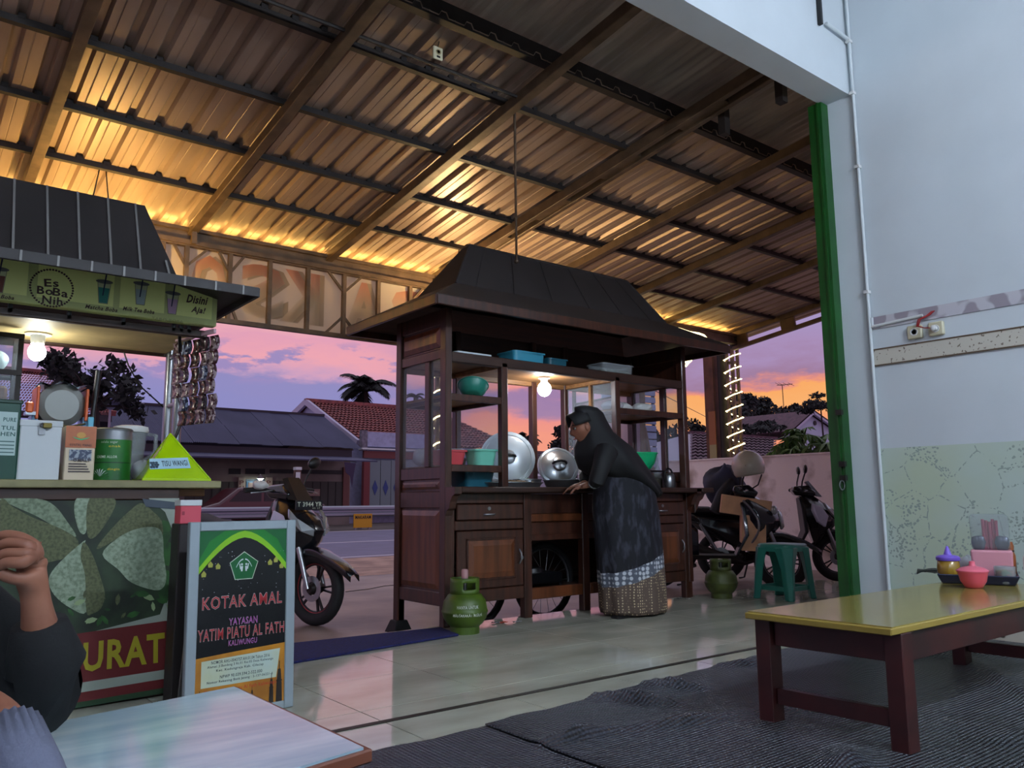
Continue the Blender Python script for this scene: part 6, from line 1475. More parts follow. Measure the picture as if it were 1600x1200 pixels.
for i, (ox, oy, dd, l_) in enumerate(((38, 838, -.01, 1), (44, 850, -.03, 1), (42, 866, -.045, .95), (38, 880, -.055, .8))):
    b0 = D(ox, oy, 1.33+dd); prev = 'kn'; p = b0
    for j, (dx, dy) in enumerate(((0, 0), (-34, -2), (-26, 16), (-4, 20))):
        p = p+(rt*dx*l_-up*dy*l_)*(1.33/F); J['g%d%d' % (i, j)] = (p.copy(), .0105-.0008*j); E_.append((prev, 'g%d%d' % (i, j))); prev = 'g%d%d' % (i, j)
tb_ = D(30, 905, 1.29); J['t0'] = (tb_, .013); J['t1'] = (D(8, 900, 1.28), .0115); J['t2'] = (D(-12, 884, 1.28), .0095); E_ += [('ha', 't0'), ('t0', 't1'), ('t1', 't2')]
J.update({'sh2': (D(-300, 960, 1.6), .065), 'el2': (D(-330, 1120, 1.5), .045), 'wr2': (D(-230, 1110, 1.35), .026), 'ha2': (D(-190, 1105, 1.32), .03)})
E_ += [('chest', 'sh2'), ('sh2', 'el2'), ('el2', 'wr2'), ('wr2', 'ha2')]
fingers(J, E_, 'ha2', J['ha2'][0]+Vector((.03, .0, 0)), ((1, .1, -.1), (0, 1, 0)), (0, 0, -1), .075, .3, pre='q')
for s, nm in ((1, 'a'), (-1, 'b')):
    J['H'+nm] = (pel+Vector((.06, s*.1, -.02)), .09); J['K'+nm] = (pel+Vector((.36, s*.3, -.03)), .06); J['N'+nm] = (pel+Vector((.28, -s*.08, -.075)), .038); J['Z'+nm] = (pel+Vector((.33, -s*.2, -.085)), .03)
    E_ += [('pelvis', 'H'+nm), ('H'+nm, 'K'+nm), ('K'+nm, 'N'+nm), ('N'+nm, 'Z'+nm)]
skinmesh('body', J, E_, skinm, p1, 2, addh); face_parts(p1, HM)
swb = M('black_sweater', (7, 8, 11), .9, var=.2, scale=30, bump=.1, bscale=200)
MB().tube([J['sh'][0]+Vector((-.05, .0, .02)), J['sh'][0], J['sh'][0].lerp(J['el'][0], .5), J['el'][0]+(rt*.0-up*.005), J['el'][0].lerp(J['wr'][0], .35), J['el'][0].lerp(J['wr'][0], .80)], [.06, .085, .078, .066, .062, .042], 18).build('sleeve', swb, p1, smooth=180)
MB().tube([J['sh2'][0], J['el2'][0], J['el2'][0].lerp(J['wr2'][0], .8)], [.085, .06, .042], 16).build('sleeve', swb, p1, smooth=180)
n = 26
def tor(c, a, b_): return [(c.x+a*math.cos(2*PI*k/n), c.y+b_*math.sin(2*PI*k/n), c.z) for k in range(n)]
sp_ = lambda u, dz=0: pel.lerp(J['neck'][0], u)+Vector((0, 0, dz))
MB().loft([tor(sp_(-.15), .17, .2), tor(sp_(.2), .17, .19), tor(sp_(.55), .16, .2), tor(sp_(.78), .15, .21), tor(sp_(.92), .11, .16), tor(sp_(1.02), .065, .07)], caps=False).build('sweater', swb, p1, smooth=180, solid=.01)
trs = M('dark_trousers', (34, 36, 46), .85)
for nm in 'ab': MB().tube([J['H'+nm][0], J['H'+nm][0].lerp(J['K'+nm][0], .5), J['K'+nm][0], J['K'+nm][0].lerp(J['N'+nm][0], .8)], [.11, .09, .075, .055], 14).build('trouser_leg', trs, p1, smooth=60)
MB().ball(hd+Vector((-.012, .008, .035)), (.088, .088, .10), 18, 12).build('hair', M('hair', (16, 13, 12), .6, bump=.3, bscale=200), p1, smooth=180)

# nearest person: only the wrist and the grey ribbed cuff reach the picture
p2 = thing('person', 'person in grey ribbed knitwear resting a wrist at the near edge of the blue table', 'person', (-.5, .55, 0))
pel = Vector((-.62, .42, .13)); ch = Vector((-.58, .45, .45)); hd = Vector((-.56, .46, .80)); addh, HM = head_geo(hd, (.8, .6, -.2), 1.0)
wr, el = D(2, 1112, 1.05), D(80, 1340, .88)
J = {'pelvis': (pel, .12), 'chest': (ch, .12), 'neck': (Vector((-.57, .455, .62)), .055), 'headb': (hd+Vector((0, 0, -.03)), .06), 'sh': (Vector((-.40, .40, .50)), .06), 'el': (el, .045), 'fo': (el.lerp(wr, .6), .036), 'wr': (wr, .027), 'ha': (D(-45, 1085, 1.06), .03)}
E_ = [('pelvis', 'chest'), ('chest', 'neck'), ('neck', 'headb'), ('chest', 'sh'), ('sh', 'el'), ('el', 'fo'), ('fo', 'wr'), ('wr', 'ha')]
al = (J['ha'][0]-wr).normalized()
fingers(J, E_, 'ha', J['ha'][0]+al*.035, (al, al.cross(Vector((0, 0, 1)))), (0, 0, -1), .075, .3, pre='m')
J.update({'sh2': (Vector((-.74, .58, .50)), .06), 'el2': (Vector((-.82, .66, .26)), .045), 'wr2': (Vector((-.62, .76, .2)), .027), 'ha2': (Vector((-.55, .78, .19)), .03)}); E_ += [('chest', 'sh2'), ('sh2', 'el2'), ('el2', 'wr2'), ('wr2', 'ha2')]
fingers(J, E_, 'ha2', J['ha2'][0]+Vector((.03, .01, 0)), ((1, .1, -.1), (0, 1, 0)), (0, 0, -1), .075, .3, pre='o')
for s, nm in ((1, 'a'), (-1, 'b')):
    J['H'+nm] = (pel+Vector((-.02, s*.1, -.02)), .09); J['K'+nm] = (pel+Vector((.12, s*.32, -.03)), .06); J['N'+nm] = (pel+Vector((.22, -s*.05, -.085)), .036); J['Z'+nm] = (pel+Vector((.24, -s*.16, -.09)), .03)
    E_ += [('pelvis', 'H'+nm), ('H'+nm, 'K'+nm), ('K'+nm, 'N'+nm), ('N'+nm, 'Z'+nm)]
skinmesh('body', J, E_, skinm, p2, 2, addh); face_parts(p2, HM)
knit = M('grey_knit', (104, 108, 128), .9, bump=.2, bscale=150)
def ribtube(pts, radii, n=44, rib=.0022, nr=22):
    rings = []; pts = [Vector(p) for p in pts]
    for i, p in enumerate(pts):
        t_ = (pts[min(i+1, len(pts)-1)]-pts[max(i-1, 0)]).normalized(); a_ = t_.cross(Vector((0, 0, 1))).normalized(); b2 = t_.cross(a_)
        rings.append([p+(a_*math.cos(2*PI*k/n)+b2*math.sin(2*PI*k/n))*(radii[i]+(rib if k % 2 else -rib)) for k in range(n)])
    return MB().loft(rings, caps=False)
ribtube([J['sh'][0].lerp(el, .05), J['sh'][0].lerp(el, .5), el+Vector((.0, .0, 0)), el.lerp(wr, .5), el.lerp(wr, .84)], [.06, .046, .042, .038, .034]).build('sleeve', knit, p2, smooth=180, solid=.006)
ribtube([J['sh2'][0], J['el2'][0], J['el2'][0].lerp(J['wr2'][0], .85)], [.075, .06, .04]).build('sleeve', knit, p2, smooth=180, solid=.006)
MB().loft([tor(pel+Vector((0, 0, -.06)), .16, .19), tor(pel+Vector((0, 0, .15)), .155, .18), tor(ch, .15, .19), tor(ch+Vector((0, 0, .1)), .11, .17), tor(J['neck'][0], .065, .07)], caps=False).build('sweater', knit, p2, smooth=180, solid=.008)
for nm in 'ab': MB().tube([J['H'+nm][0], J['K'+nm][0], J['K'+nm][0].lerp(J['N'+nm][0], .8)], [.11, .075, .055], 14).build('trouser_leg', trs, p2, smooth=60)
MB().ball(hd+Vector((-.012, -.008, .035)), (.088, .088, .10), 18, 12).build('hair', bpy.data.materials['hair'], p2, smooth=180)
# ------------------------------------------------------------------ across the road
galv = M('galvanised', (146, 148, 160), .4, metal=.5)
gr = thing('guard_rail', 'galvanised steel guard rail along the far side of the road', 'guard rail', (10, 24.5, -.1))
zt_ = gy(600, 790, 24.5).z; zb_ = gy(600, 806, 24.5).z; hm = zt_-zb_
prof = [(0, 0), (-.05, .12), (-.05, .3), (0, .42), (0, .58), (-.05, .7), (-.05, .88), (0, 1)]
MB().loft([[(x, 24.5+d_*1.6, zb_+hm*u) for d_, u in prof] for x in (-20, 70)], caps=False, closed=False).build('rail_beam', galv, gr, solid=.01)
for k in range(40):
    x = -18+2.2*k
    if x > 66: break
    MB().box(x-.07, 24.55, -.1, x+.07, 24.67, zt_-.03).build('rail_post', galv, gr)
ys = thing('roadside_sign', 'small yellow sign board below the guard rail', 'sign', gy(565, 815, 24.2))
a, b_ = gy(553, 803, 24.2), gy(581, 824, 24.2)
sg = MB().box(a.x, 24.19, b_.z, b_.x, 24.23, a.z).build('board', M('sign_yellow', (196, 142, 20), .5), ys)
for x in (a.x+.08, b_.x-.08): MB().box(x-.03, 24.23, -.1, x+.03, 24.28, a.z).build('leg', galv, ys)
tm = MB(); tput(tm, 'MAKARAM', (a.x+.05, 24.185, a.z-.16), UX, UZ, (b_.x-a.x)-.1, .1, bold=.03); tm.build('lettering', black, sg)
# dark red car beyond the rail
cr_ = thing('car', 'dark red car beyond the guard rail', 'car', gy(400, 820, 27))
cz0 = -.1; cX = gy(405, 800, 25.7).x
cp_ = [(-2.1, .35), (-2.1, .75), (-1.5, .92), (-.9, 1.38), (.55, 1.40), (1.2, .95), (2.0, .85), (2.1, .6), (2.1, .35)]
MB().prism([(cX+x, cz0+z) for x, z in cp_], 'y', 25.05, 26.5).build('car_body', M('car_red', (70, 18, 28), .25, coat=.6), cr_, bevel=.08, seg=2)
for xa, xb, xc, xd in ((-1.2, -.85, -.2, -.2), (-.1, -.1, .5, .95)): MB().add([(cX+xa, 25.04, cz0+.95), (cX+xb, 25.04, cz0+1.3), (cX+xc, 25.04, cz0+1.3), (cX+xd, 25.04, cz0+.95)], [(0, 1, 2, 3)]).build('side_window', blackgloss, cr_, solid=.02)
for x in (-1.35, 1.35):
    Mx = Matrix.Translation((cX+x, 25.15, cz0+.31)) @ Matrix.Rotation(PI/2, 4, 'X'); w = MB().lathe([(.2, -.1), (.31, -.08), (.31, .08), (.2, .1)], 20, M=Mx).build('wheel', rubber, cr_, smooth=40); MB().lathe([(.02, .105), (.18, .1)], 14, M=Mx).build('hub_cap', steel, w)
for x in (-2.08, 2.08): MB().box(cX+x-.04, 25.2, cz0+.6, cX+x+.04, 25.5, cz0+.72).build('lamp', head_glass, cr_)

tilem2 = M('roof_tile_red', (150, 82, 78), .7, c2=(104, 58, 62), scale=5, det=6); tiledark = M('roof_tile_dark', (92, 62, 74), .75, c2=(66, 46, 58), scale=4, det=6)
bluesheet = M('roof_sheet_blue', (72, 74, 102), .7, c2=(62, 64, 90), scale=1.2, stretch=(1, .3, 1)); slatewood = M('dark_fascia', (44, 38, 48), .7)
def tiled(name, P, nu, nv, m, parent, amp=.05):
    """pantile roof plane over corner points P (lower left, lower right, upper right, upper left): real waves and steps"""
    P = [Vector(p) for p in P]; nrm_ = (P[1]-P[0]).cross(P[3]-P[0]).normalized(); 
    if nrm_.z < 0: nrm_ = -nrm_
    mb = MB(); U = nu*4
    for r in range(nv):
        rows_ = []
        for e_ in (0, 1):
            v = (r+e_)/nv
            rows_.append([P[0].lerp(P[1], k/U).lerp(P[3].lerp(P[2], k/U), v)+nrm_*(amp*.5*math.cos(PI*k/2)+amp*(1-e_)*.9) for k in range(U+1)])
        mb.loft(rows_, caps=False, closed=False)
    return mb.build(name, m, parent, kind='stuff')
# shop house with the blue sheet roof
Yf = 30.0
sh = thing('shop_house', 'low shop house with a blue grey sheet roof across the road', 'building', (8, Yf, -.1))
def wallp(px0, px1, pyt, name, m, d=.12, zb=-.1, Y=Yf, parent=None):
    a = gy(px0, pyt, Y); b_ = gy(px1, pyt, Y); return MB().box(a.x, Y, zb, b_.x, Y+d, (a.z+b_.z)/2).build(name, m, parent or sh)
def pan_(px0, py0, px1, py1, name, m, Y, d=.06, parent=None, bev=0):
    a = gy(px0, py0, Y); b_ = gy(px1, py1, Y); return MB().box(a.x, Y, min(a.z, b_.z), b_.x, Y+d, max(a.z, b_.z)).build(name, m, parent or sh, bevel=bev)
beige = M('old_plaster', (136, 126, 120), .8, var=.2, scale=.8)
wallp(150, 548, 704, 'wall', beige, .2)
ra = [gy(120, 690, 29.0), gy(566, 703, 29.0), gy(505, 651, 33.0), gy(120, 630, 33.0)]
z_e = gy(566, 703, 29).z; z_r = gy(505, 650, 33).z
xl, xr2, xr3 = gy(185, 690, 29).x, gy(566, 703, 29).x, gy(505, 650, 33).x
# sheets one by one
nsh = 11
for k in range(nsh):
    u0, u1 = k/nsh, (k+1)/nsh; xa, xb = xl+(xr2-xl)*u0, xl+(xr2-xl)*u1; xa3, xb3 = xl+(xr3-xl)*u0, xl+(xr3-xl)*u1
    n = 24; dz = .02*(k % 2)
    for j, (v0, v1) in enumerate(((0, .52), (.5, 1))):
        rws = [[Vector((xa+(xb-xa)*i/n, 29, z_e)).lerp(Vector((xa3+(xb3-xa3)*i/n, 33, z_r)), v)+Vector((0, 0, .035*(i % 2)+dz+.03*(1-j))) for i in range(n+1)] for v in (v0, v1)]
        MB().loft(rws, caps=False, closed=False).build('roof_sheet', bluesheet, sh)
MB().bar((xl, 33, z_r+.02), (xr3, 33, z_r+.02), .3, .1).build('ridge_cap', slatewood, sh)
MB().loft([[(xl, 33.05, z_r), (xr3, 33.05, z_r)], [(xl, 37, z_e), (xr2, 37, z_e)]], caps=False, closed=False).build('rear_roof', bluesheet, sh)
MB().add([(xr2-.3, 29.2, z_e), (xr3-.1, 33, z_r-.05), (xr2-.3, 37, z_e)], [(0, 1, 2)]).build('gable_end', beige, sh, solid=.1)
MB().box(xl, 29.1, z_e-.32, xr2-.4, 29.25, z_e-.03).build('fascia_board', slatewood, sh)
aw = gy(590, 722, 27.8).x
MB().add([(xl, 29.2, z_e-.3), (aw-.5, 29.2, z_e-.3), (aw, 27.8, gy(590, 721, 27.8).z), (xl, 27.8, gy(590, 721, 27.8).z)], [(0, 1, 2, 3)]).build('awning', bluesheet, sh, solid=.05)
darkop = M('dark_opening', (40, 40, 40), .6, var=.3, scale=2)
for a in ((358, 732, 376, 741), (384, 732, 414, 741), (422, 733, 534, 741)): pan_(*a, 'vent_strip', darkop, Yf-.03, .05)
for a in ((290, 752, 371, 800), (424, 751, 460, 800), (476, 752, 536, 800)):
    g = pan_(*a, 'shutter', M('shutter_dark', (58, 60, 54), .6) if 'shutter_dark' not in bpy.data.materials else bpy.data.materials['shutter_dark'], Yf-.04, .06)
    x0_ = gy(a[0], a[1], Yf).x; x1_ = gy(a[2], a[1], Yf).x; n = int((x1_-x0_)/.28)
    for k in range(1, n): MB().box(x0_+(x1_-x0_)*k/n-.012, Yf-.06, gy(a[0], 799, Yf).z, x0_+(x1_-x0_)*k/n+.012, Yf-.04, gy(a[0], a[1]+1, Yf).z).build('shutter_rib', darkop, g)
pinkp = M('pillar_pink', (150, 134, 126), .7)
for a in ((373, 746, 382, 800), (415, 746, 424, 800)): pan_(*a, 'pillar', pinkp, Yf-.12, .15)
for px in (374.6, 416.6):
    for k, ch in enumerate('PHOTO'):
        mb = MB(); o = gy(px, 757.5+8.6*k, Yf-.13); tput(mb, ch, o, UX, UZ, .15, .16, bold=.02)
        mb.build('letter', M('photo_red', (96, 50, 50), .6) if 'photo_red' not in bpy.data.materials else bpy.data.materials['photo_red'], sh)
dr = pan_(383, 749, 415, 802, 'door_frame', M('door_blue_dark', (40, 66, 96), .5), Yf-.06, .08)
dm = M('door_blue', (58, 104, 146), .5); dmp = M('door_panel_pink', (120, 96, 96), .5)
for a in ((385.5, 752, 398.5, 801), (400, 752, 413, 801)):
    lf_ = pan_(*a, 'door_leaf', dm, Yf-.09, .04, dr)
    for y1, y2 in ((754, 763), (766, 775), (778, 787), (790, 799)): pan_(a[0]+2.5, y1, a[2]-2.5, y2, 'door_panel', dmp, Yf-.105, .02, dr)
nb = pan_(388.5, 778, 403, 790, 'notice_board', M('pale_notice', (170, 196, 200), .5), Yf-.125, .02)
mb = MB(); tput(mb, 'FOTO', gy(390, 783.5, Yf-.13), UX, UZ, .22, .08, bold=.02); mb.build('lettering', M('notice_dark2', (50, 80, 96), .5), nb); mb = MB(); tput(mb, 'COPY', gy(390, 788.5, Yf-.13), UX, UZ, .22, .08, bold=.02); mb.build('lettering', M('notice_dark', (50, 80, 96), .5), nb)
p = gy(407, 743, Yf-.5)
MB().lathe([(.14, -.12), (.02, .04)], 16, p, caps=False).build('lamp_shade', wht, sh); MB().ball(p+Vector((0, 0, -.1)), .085, 12, 8).build('lamp_bulb', M('shop_lamp', (235, 255, 240), emit=60), sh, smooth=180)
MB().tube([p+Vector((0, 0, .04)), p+Vector((0, .5, .12))], .015, 6).build('lamp_arm', irondark, sh)
pan_(466, 764, 500, 775, 'name_board', M('board_pink', (140, 116, 108), .6), Yf-.2, .05)
mb = MB(); tput(mb, 'WARUNG PANGKAS', gy(468, 772.5, Yf-.21), UX, UZ, .8, .13, bold=.02); mb.build('lettering', M('board_ink', (190, 176, 160), .6), sh)
pan_(449, 765, 458, 776, 'paper_sheet', M('paper_yellow', (176, 164, 92), .7), Yf-.1, .02)
pan_(537, 730, 545, 800, 'corner_pillar', M('pillar_red', (110, 70, 66), .7), Yf-.1, .2)
pst = thing('wooden_post', 'old wooden post in front of the shop house', 'post', gy(465, 800, 27))
a = gy(465, 729, 27); MB().box(a.x-.1, 26.9, -.1, a.x+.1, 27.1, a.z).build('post_shaft', M('post_wood', (110, 84, 76), .8, var=.3), pst); MB().box(a.x-.11, 26.88, a.z-.12, a.x+.11, 27.12, a.z-.02).build('post_cap', wht, pst)
MB().box(a.x-.10, 26.89, a.z-.55, a.x+.06, 26.9, a.z-.2).build('paper_scrap', wht, pst)
fg = sh
P4 = [gy(*q, 27.7) for q in ((538, 722), (556, 724), (552, 745), (550, 762), (547, 744), (540, 738))]
MB().add(P4, [(0, 1, 2, 3, 4, 5)]).build('flag_cloth', M('flag_violet', (58, 46, 74), .8), fg, solid=.01); MB().tube([gy(537, 720, 27.7), gy(557, 722, 27.7)], .015, 5).build('flag_rod', irondark, fg)
# house with the red tiled roof
rh = thing('red_roof_house', 'house with a red tiled roof and grey shutters with blue diamonds', 'building', (16, 31, -.1))
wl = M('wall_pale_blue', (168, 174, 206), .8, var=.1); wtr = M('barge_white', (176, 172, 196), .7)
A_ = gy(480, 628, 36.0); Bq = gy(700, 646, 36.0); zr = A_.z; ze = gy(568, 700, 31.5).z
xg = A_.x
zl = gy(556, 693, 31.5)
tiled('roof_tiles', [(zl.x, 31.3, zl.z), (zl.x+9.0, 31.3, zl.z), (A_.x+7.2, 36, zr), (A_.x, 36, zr)], 40, 16, tilem2, rh, .07)
tiled('roof_tiles', [(zl.x+9.0, 31.3, zl.z), (zl.x+10.4, 41, zl.z), (A_.x+7.3, 36.1, zr), (A_.x+7.2, 36, zr)], 26, 16, tilem2, rh, .07)
MB().loft([[(A_.x, 36, zr), (A_.x+7.2, 36, zr)], [(zl.x-1, 41, zl.z), (zl.x+10.4, 41, zl.z)]], caps=False, closed=False).build('rear_roof', tilem2, rh)
MB().bar((A_.x-.1, 36, zr+.08), (A_.x+7.3, 36, zr+.08), .3, .16).build('ridge_cap', tilem2, rh)
MB().bar((A_.x-.05, 36, zr), (zl.x-.05, 31.2, zl.z), .14, .28).build('barge_board', wtr, rh)
MB().bar((A_.x-.05, 36, zr), (zl.x-1, 41, zl.z), .14, .28).build('barge_board', wtr, rh)
MB().prism([(32, -.1), (40.5, -.1), (40.5, zl.z), (36, zr-.1), (32, zl.z)], 'x', A_.x+.1, A_.x+.3).build('gable_wall', wl, rh)
a = gy(541, 700, 31.5)
MB().box(a.x, 31.5, -.1, a.x+9.5, 31.7, zl.z-.02).build('wall', wl, rh)
Y2 = 30.6
for k, (px0, px1) in enumerate(((568, 668),)):
    pan_(568, 674, 690, 702, 'parapet', wl, Y2, .2, rh); pan_(566, 702, 690, 704, 'parapet_lip', wht, Y2-.1, .35, rh)
    pan_(569, 704, 690, 719, 'lintel_band', M('lintel_red', (110, 58, 58), .7), Y2, .15, rh)
pan_(566, 672, 574, 704, 'pilaster', M('stone_grey', (130, 126, 140), .8, var=.3, scale=6), Y2-.05, .25, rh)
pan_(569, 719, 577, 800, 'post', M('post_red', (116, 52, 56), .7), Y2-.05, .2, rh)
shm = M('shutter_grey', (112, 126, 132), .6); dia = M('diamond_blue', (48, 66, 124), .6)
for k in range(7):
    px = 578+16.5*k; lf_ = pan_(px, 719, px+16, 800, 'shutter_leaf', shm, Y2, .05, rh)
    c_ = gy(px+8, 762, Y2-.012); MB().add([(c_.x-.13, Y2-.012, c_.z), (c_.x, Y2-.012, c_.z-.32), (c_.x+.13, Y2-.012, c_.z), (c_.x, Y2-.012, c_.z+.32)], [(0, 1, 2, 3)]).build('diamond', dia, lf_, solid=.01)
# house at the left with a hipped tile roof
lh = thing('left_house', 'house with a dark red hipped tile roof behind the drink stall', 'building', (1.5, 27, -.1))
P_ = [gy(-60, 655, 26), gy(176, 646, 26), gy(126, 588, 29), gy(-60, 570, 29)]
tiled('roof_tiles', P_, 44, 18, tilem2, lh, .06)
MB().loft([[P_[1], P_[2]], [P_[1]+Vector((.4, 3, 0)), P_[2]+Vector((.1, .4, 0))]], caps=False, closed=False).build('rear_roof', tilem2, lh)
MB().bar(P_[1], P_[2], .2, .16).build('hip_cap', tilem2, lh); MB().bar(P_[3], P_[2], .2, .16).build('ridge_cap', tilem2, lh)
MB().box(P_[0].x, 26.6, -.1, P_[1].x-.3, 28.9, min(P_[0].z, P_[1].z)-.1).build('wall', M('wall_violet', (92, 82, 100), .8), lh)
MB().box(P_[0].x, 26.05, P_[1].z-.25, P_[1].x, 26.15, P_[1].z-.05).build('eave_board', slatewood, lh)
for px in (45, 110): pan_(px, 690, px+25, 730, 'window', darkop, 26.55, .06, lh)
dish = thing('satellite_dish', 'wire mesh satellite dish behind the drink stall', 'dish', gy(165, 640, 22))
c_ = gy(172, 640, 22); Mx = Matrix.Translation(c_) @ Matrix.Rotation(-1.25, 4, 'X') @ Matrix.Rotation(.15, 4, 'Y')
MB().lathe([(.02, .0), (.4, .06), (.8, .22)], 24, M=Matrix.Translation(c_) @ Matrix.Rotation(.1, 4, 'Y'), caps=False).build('dish_mesh', glassy('mesh_film', (150, 150, 170), .35, .5), dish, smooth=60)
MB().tube([(c_.x+.8*math.cos(2*PI*k/24), c_.y+.8*math.sin(2*PI*k/24), c_.z+.22-.08*math.cos(2*PI*k/24)) for k in range(24)], .015, 5, closed=True).build('dish_rim', galv, dish)
MB().tube([c_, (c_.x, c_.y, -.1)], .03, 6).build('mast', galv, dish)
# dark tiled roofs behind cart and boundary wall
def plain_house(label, Y, x0p, x1p, ye, yr, dz, m, wm, wx=None):
    h_ = thing('tile_roof_house', label, 'building', gy((x0p+x1p)/2, ye, Y))
    P_ = [gy(x0p, ye, Y), gy(x1p, ye, Y), gy(x1p, yr, Y+dz), gy(x0p, yr, Y+dz)]
    P_[1].z = P_[0].z; P_[2].z = P_[3].z
    tiled('roof_tiles', P_, max(10, int((P_[1].x-P_[0].x)/.3)), 12, m, h_, .06)
    MB().loft([[P_[3], P_[2]], [(P_[3].x, Y+2*dz, P_[0].z), (P_[2].x, Y+2*dz, P_[0].z)]], caps=False, closed=False).build('rear_roof', m, h_)
    MB().bar(P_[3], P_[2], .25, .15).build('ridge_cap', m, h_)
    MB().box(P_[0].x+.2, Y+.5, -.1, P_[1].x-.2, Y+2*dz-.5, P_[0].z-.02).build('wall', wm, h_)
    for k in (0, 1): MB().add([P_[k]+Vector(((.2, -.2)[k], .1, -.05)), P_[3-k]+Vector(((.2, -.2)[k], 0, -.05)), Vector((P_[k].x+(.2, -.2)[k], Y+2*dz, P_[0].z))], [(0, 1, 2)]).build('gable_wall', wm, h_, solid=.1)
    return h_
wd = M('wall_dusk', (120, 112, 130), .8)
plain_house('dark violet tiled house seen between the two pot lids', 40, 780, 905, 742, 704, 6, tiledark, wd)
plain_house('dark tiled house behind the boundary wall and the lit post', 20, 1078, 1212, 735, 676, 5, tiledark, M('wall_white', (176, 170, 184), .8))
# white gabled house at the right
gh = thing('gabled_house', 'white gabled house above the green leaves at the right', 'building', gy(1262, 700, 30))
a, b_, c_ = gy(1232, 676, 30), gy(1312, 680, 30), gy(1264, 647, 30)
MB().prism([(a.x, -.1), (b_.x, -.1), (b_.x, b_.z), (c_.x, c_.z), (a.x, a.z)], 'y', 30, 30.3).build('gable_wall', M('wall_bluewhite', (176, 186, 208), .8), gh)
for p_, q_ in ((c_, a), (c_, b_)):
    d_ = Vector(q_)-Vector(c_); e_ = Vector(c_)+d_*1.12
    MB().bar((c_.x, 29.7, c_.z+.1), (e_.x, 29.7, e_.z+.1), .2, .22).build('barge_board', wtr, gh)
    MB().add([(c_.x, 29.6, c_.z+.2), (e_.x, 29.6, e_.z+.2), (e_.x, 37, e_.z+.2), (c_.x, 37, c_.z+.2)], [(0, 1, 2, 3)]).build('roof_plane', tiledark, gh, solid=.1)
v_ = gy(1273, 661, 29.97); MB().lathe([(.16, 0), (.16, .05)], 16, M=Matrix.Translation(v_) @ Matrix.Rotation(PI/2, 4, 'X')).build('round_vent', darkop, gh)
# roadside hoarding behind the cart
hb_ = thing('roadside_banner', 'pale banner with dark scrolls in a thin frame behind the cart', 'banner', gy(945, 720, 9.3))
ban = M('banner_pink', (196, 176, 186), .7)
a, b_ = gy(897, 632, 9.3), gy(1004, 724, 9.3); zt2 = gy(1004, 612, 9.3).z
MB().prism([(a.x, b_.z), (b_.x, b_.z), (b_.x, zt2), (a.x, a.z)], 'y', 9.3, 9.315).build('banner_cloth', ban, hb_)
fm_ = M('banner_frame', (62, 54, 66), .6)
MB().bar((a.x, 9.29, a.z), (b_.x, 9.29, zt2), .03, .03).build('frame_bar', fm_, hb_)
for x in (a.x, b_.x): MB().box(x-.02, 9.27, -.1, x+.02, 9.32, zt2).build('frame_post', fm_, hb_)
for k in range(6):
    c_ = Vector((a.x+.12+.15*k, 9.29, b_.z+.28+.12*(k % 2)))
    MB().tube([c_+Vector((.06*math.cos(t_*.7), 0, .12*math.sin(t_*.7))) for t_ in range(8)], .008, 5).build('scroll', fm_, hb_)
rb = thing('ribbed_board', 'tall pale blue ribbed board standing behind the cart', 'board', gy(1017, 720, 9.0))
rbm = M('board_blue', (150, 166, 204), .6); a, b_ = gy(1006, 600, 9.0), gy(1028, 725, 9.0); n = 14
for k in range(n):
    z1 = b_.z-.3+(a.z-b_.z+.35)*k/n; z2 = b_.z-.3+(a.z-b_.z+.35)*(k+1)/n
    MB().box(a.x, 9.0, z1, b_.x, 9.03, z2-.02).build('slat', rbm, rb, bevel=.008)
for x in (a.x+.02, b_.x-.02): MB().box(x-.02, 9.03, -.1, x+.02, 9.07, a.z).build('board_post', irondark, rb)
bs = thing('blue_sign', 'small blue sign panel above the banner behind the cart', 'sign', gy(950, 640, 9.5))
a, b_ = gy(941, 606, 9.5), gy(957, 627, 9.5); MB().box(a.x, 9.5, b_.z, b_.x, 9.53, a.z).build('panel', rbm, bs); MB().box((a.x+b_.x)/2-.02, 9.53, -.1, (a.x+b_.x)/2+.02, 9.57, b_.z+.1).build('sign_post', irondark, bs)
br_ = thing('pole_brace', 'bare wooden pole with a slanting brace behind the cart shelf', 'pole', gy(1003, 730, 8.7))
pw = M('grey_pole', (120, 108, 96), .8)
MB().tube([Vector((gy(1003, 700, 8.7).x, 8.7, -.1)), gy(1003, 598, 8.7)], .045, 10).build('pole_shaft', pw, br_, smooth=60); MB().tube([gy(1006, 668, 8.68), Vector((gy(1040, 735, 8.68).x, 8.68, -.1+.0))], .04, 8).build('brace', pw, br_, smooth=60)
# utility post beyond the boundary wall
ut = thing('utility_post', 'brown timber and pipe post standing behind the boundary wall', 'post', (9.86, 7.5, -.1))
a = gx(1111, 600, 9.86); b_ = gx(1126, 600, 9.86)
MB().box(9.8, a.y-.085, -.1, 9.92, a.y+.085, 3.02).build('timber', M('timber_brown', (104, 62, 44), .7, var=.3), ut)
MB().tube([(9.88, b_.y-.02, -.1), (9.88, b_.y-.02, 3.0)], .07, 12).build('pipe', irondark, ut, smooth=60)
MB().box(9.785, a.y-.1, 1.62, 9.8, a.y+.02, 2.12).build('orange_lit_part', M('lit_timber_orange', (150, 92, 54), .6), ut); MB().box(9.785, a.y-.1, 1.36, 9.8, a.y+.02, 1.62).build('yellow_lit_part', M('lit_timber_yellow', (150, 138, 96), .6), ut)  # lit lower part of the post, its glow painted as orange and yellow panels
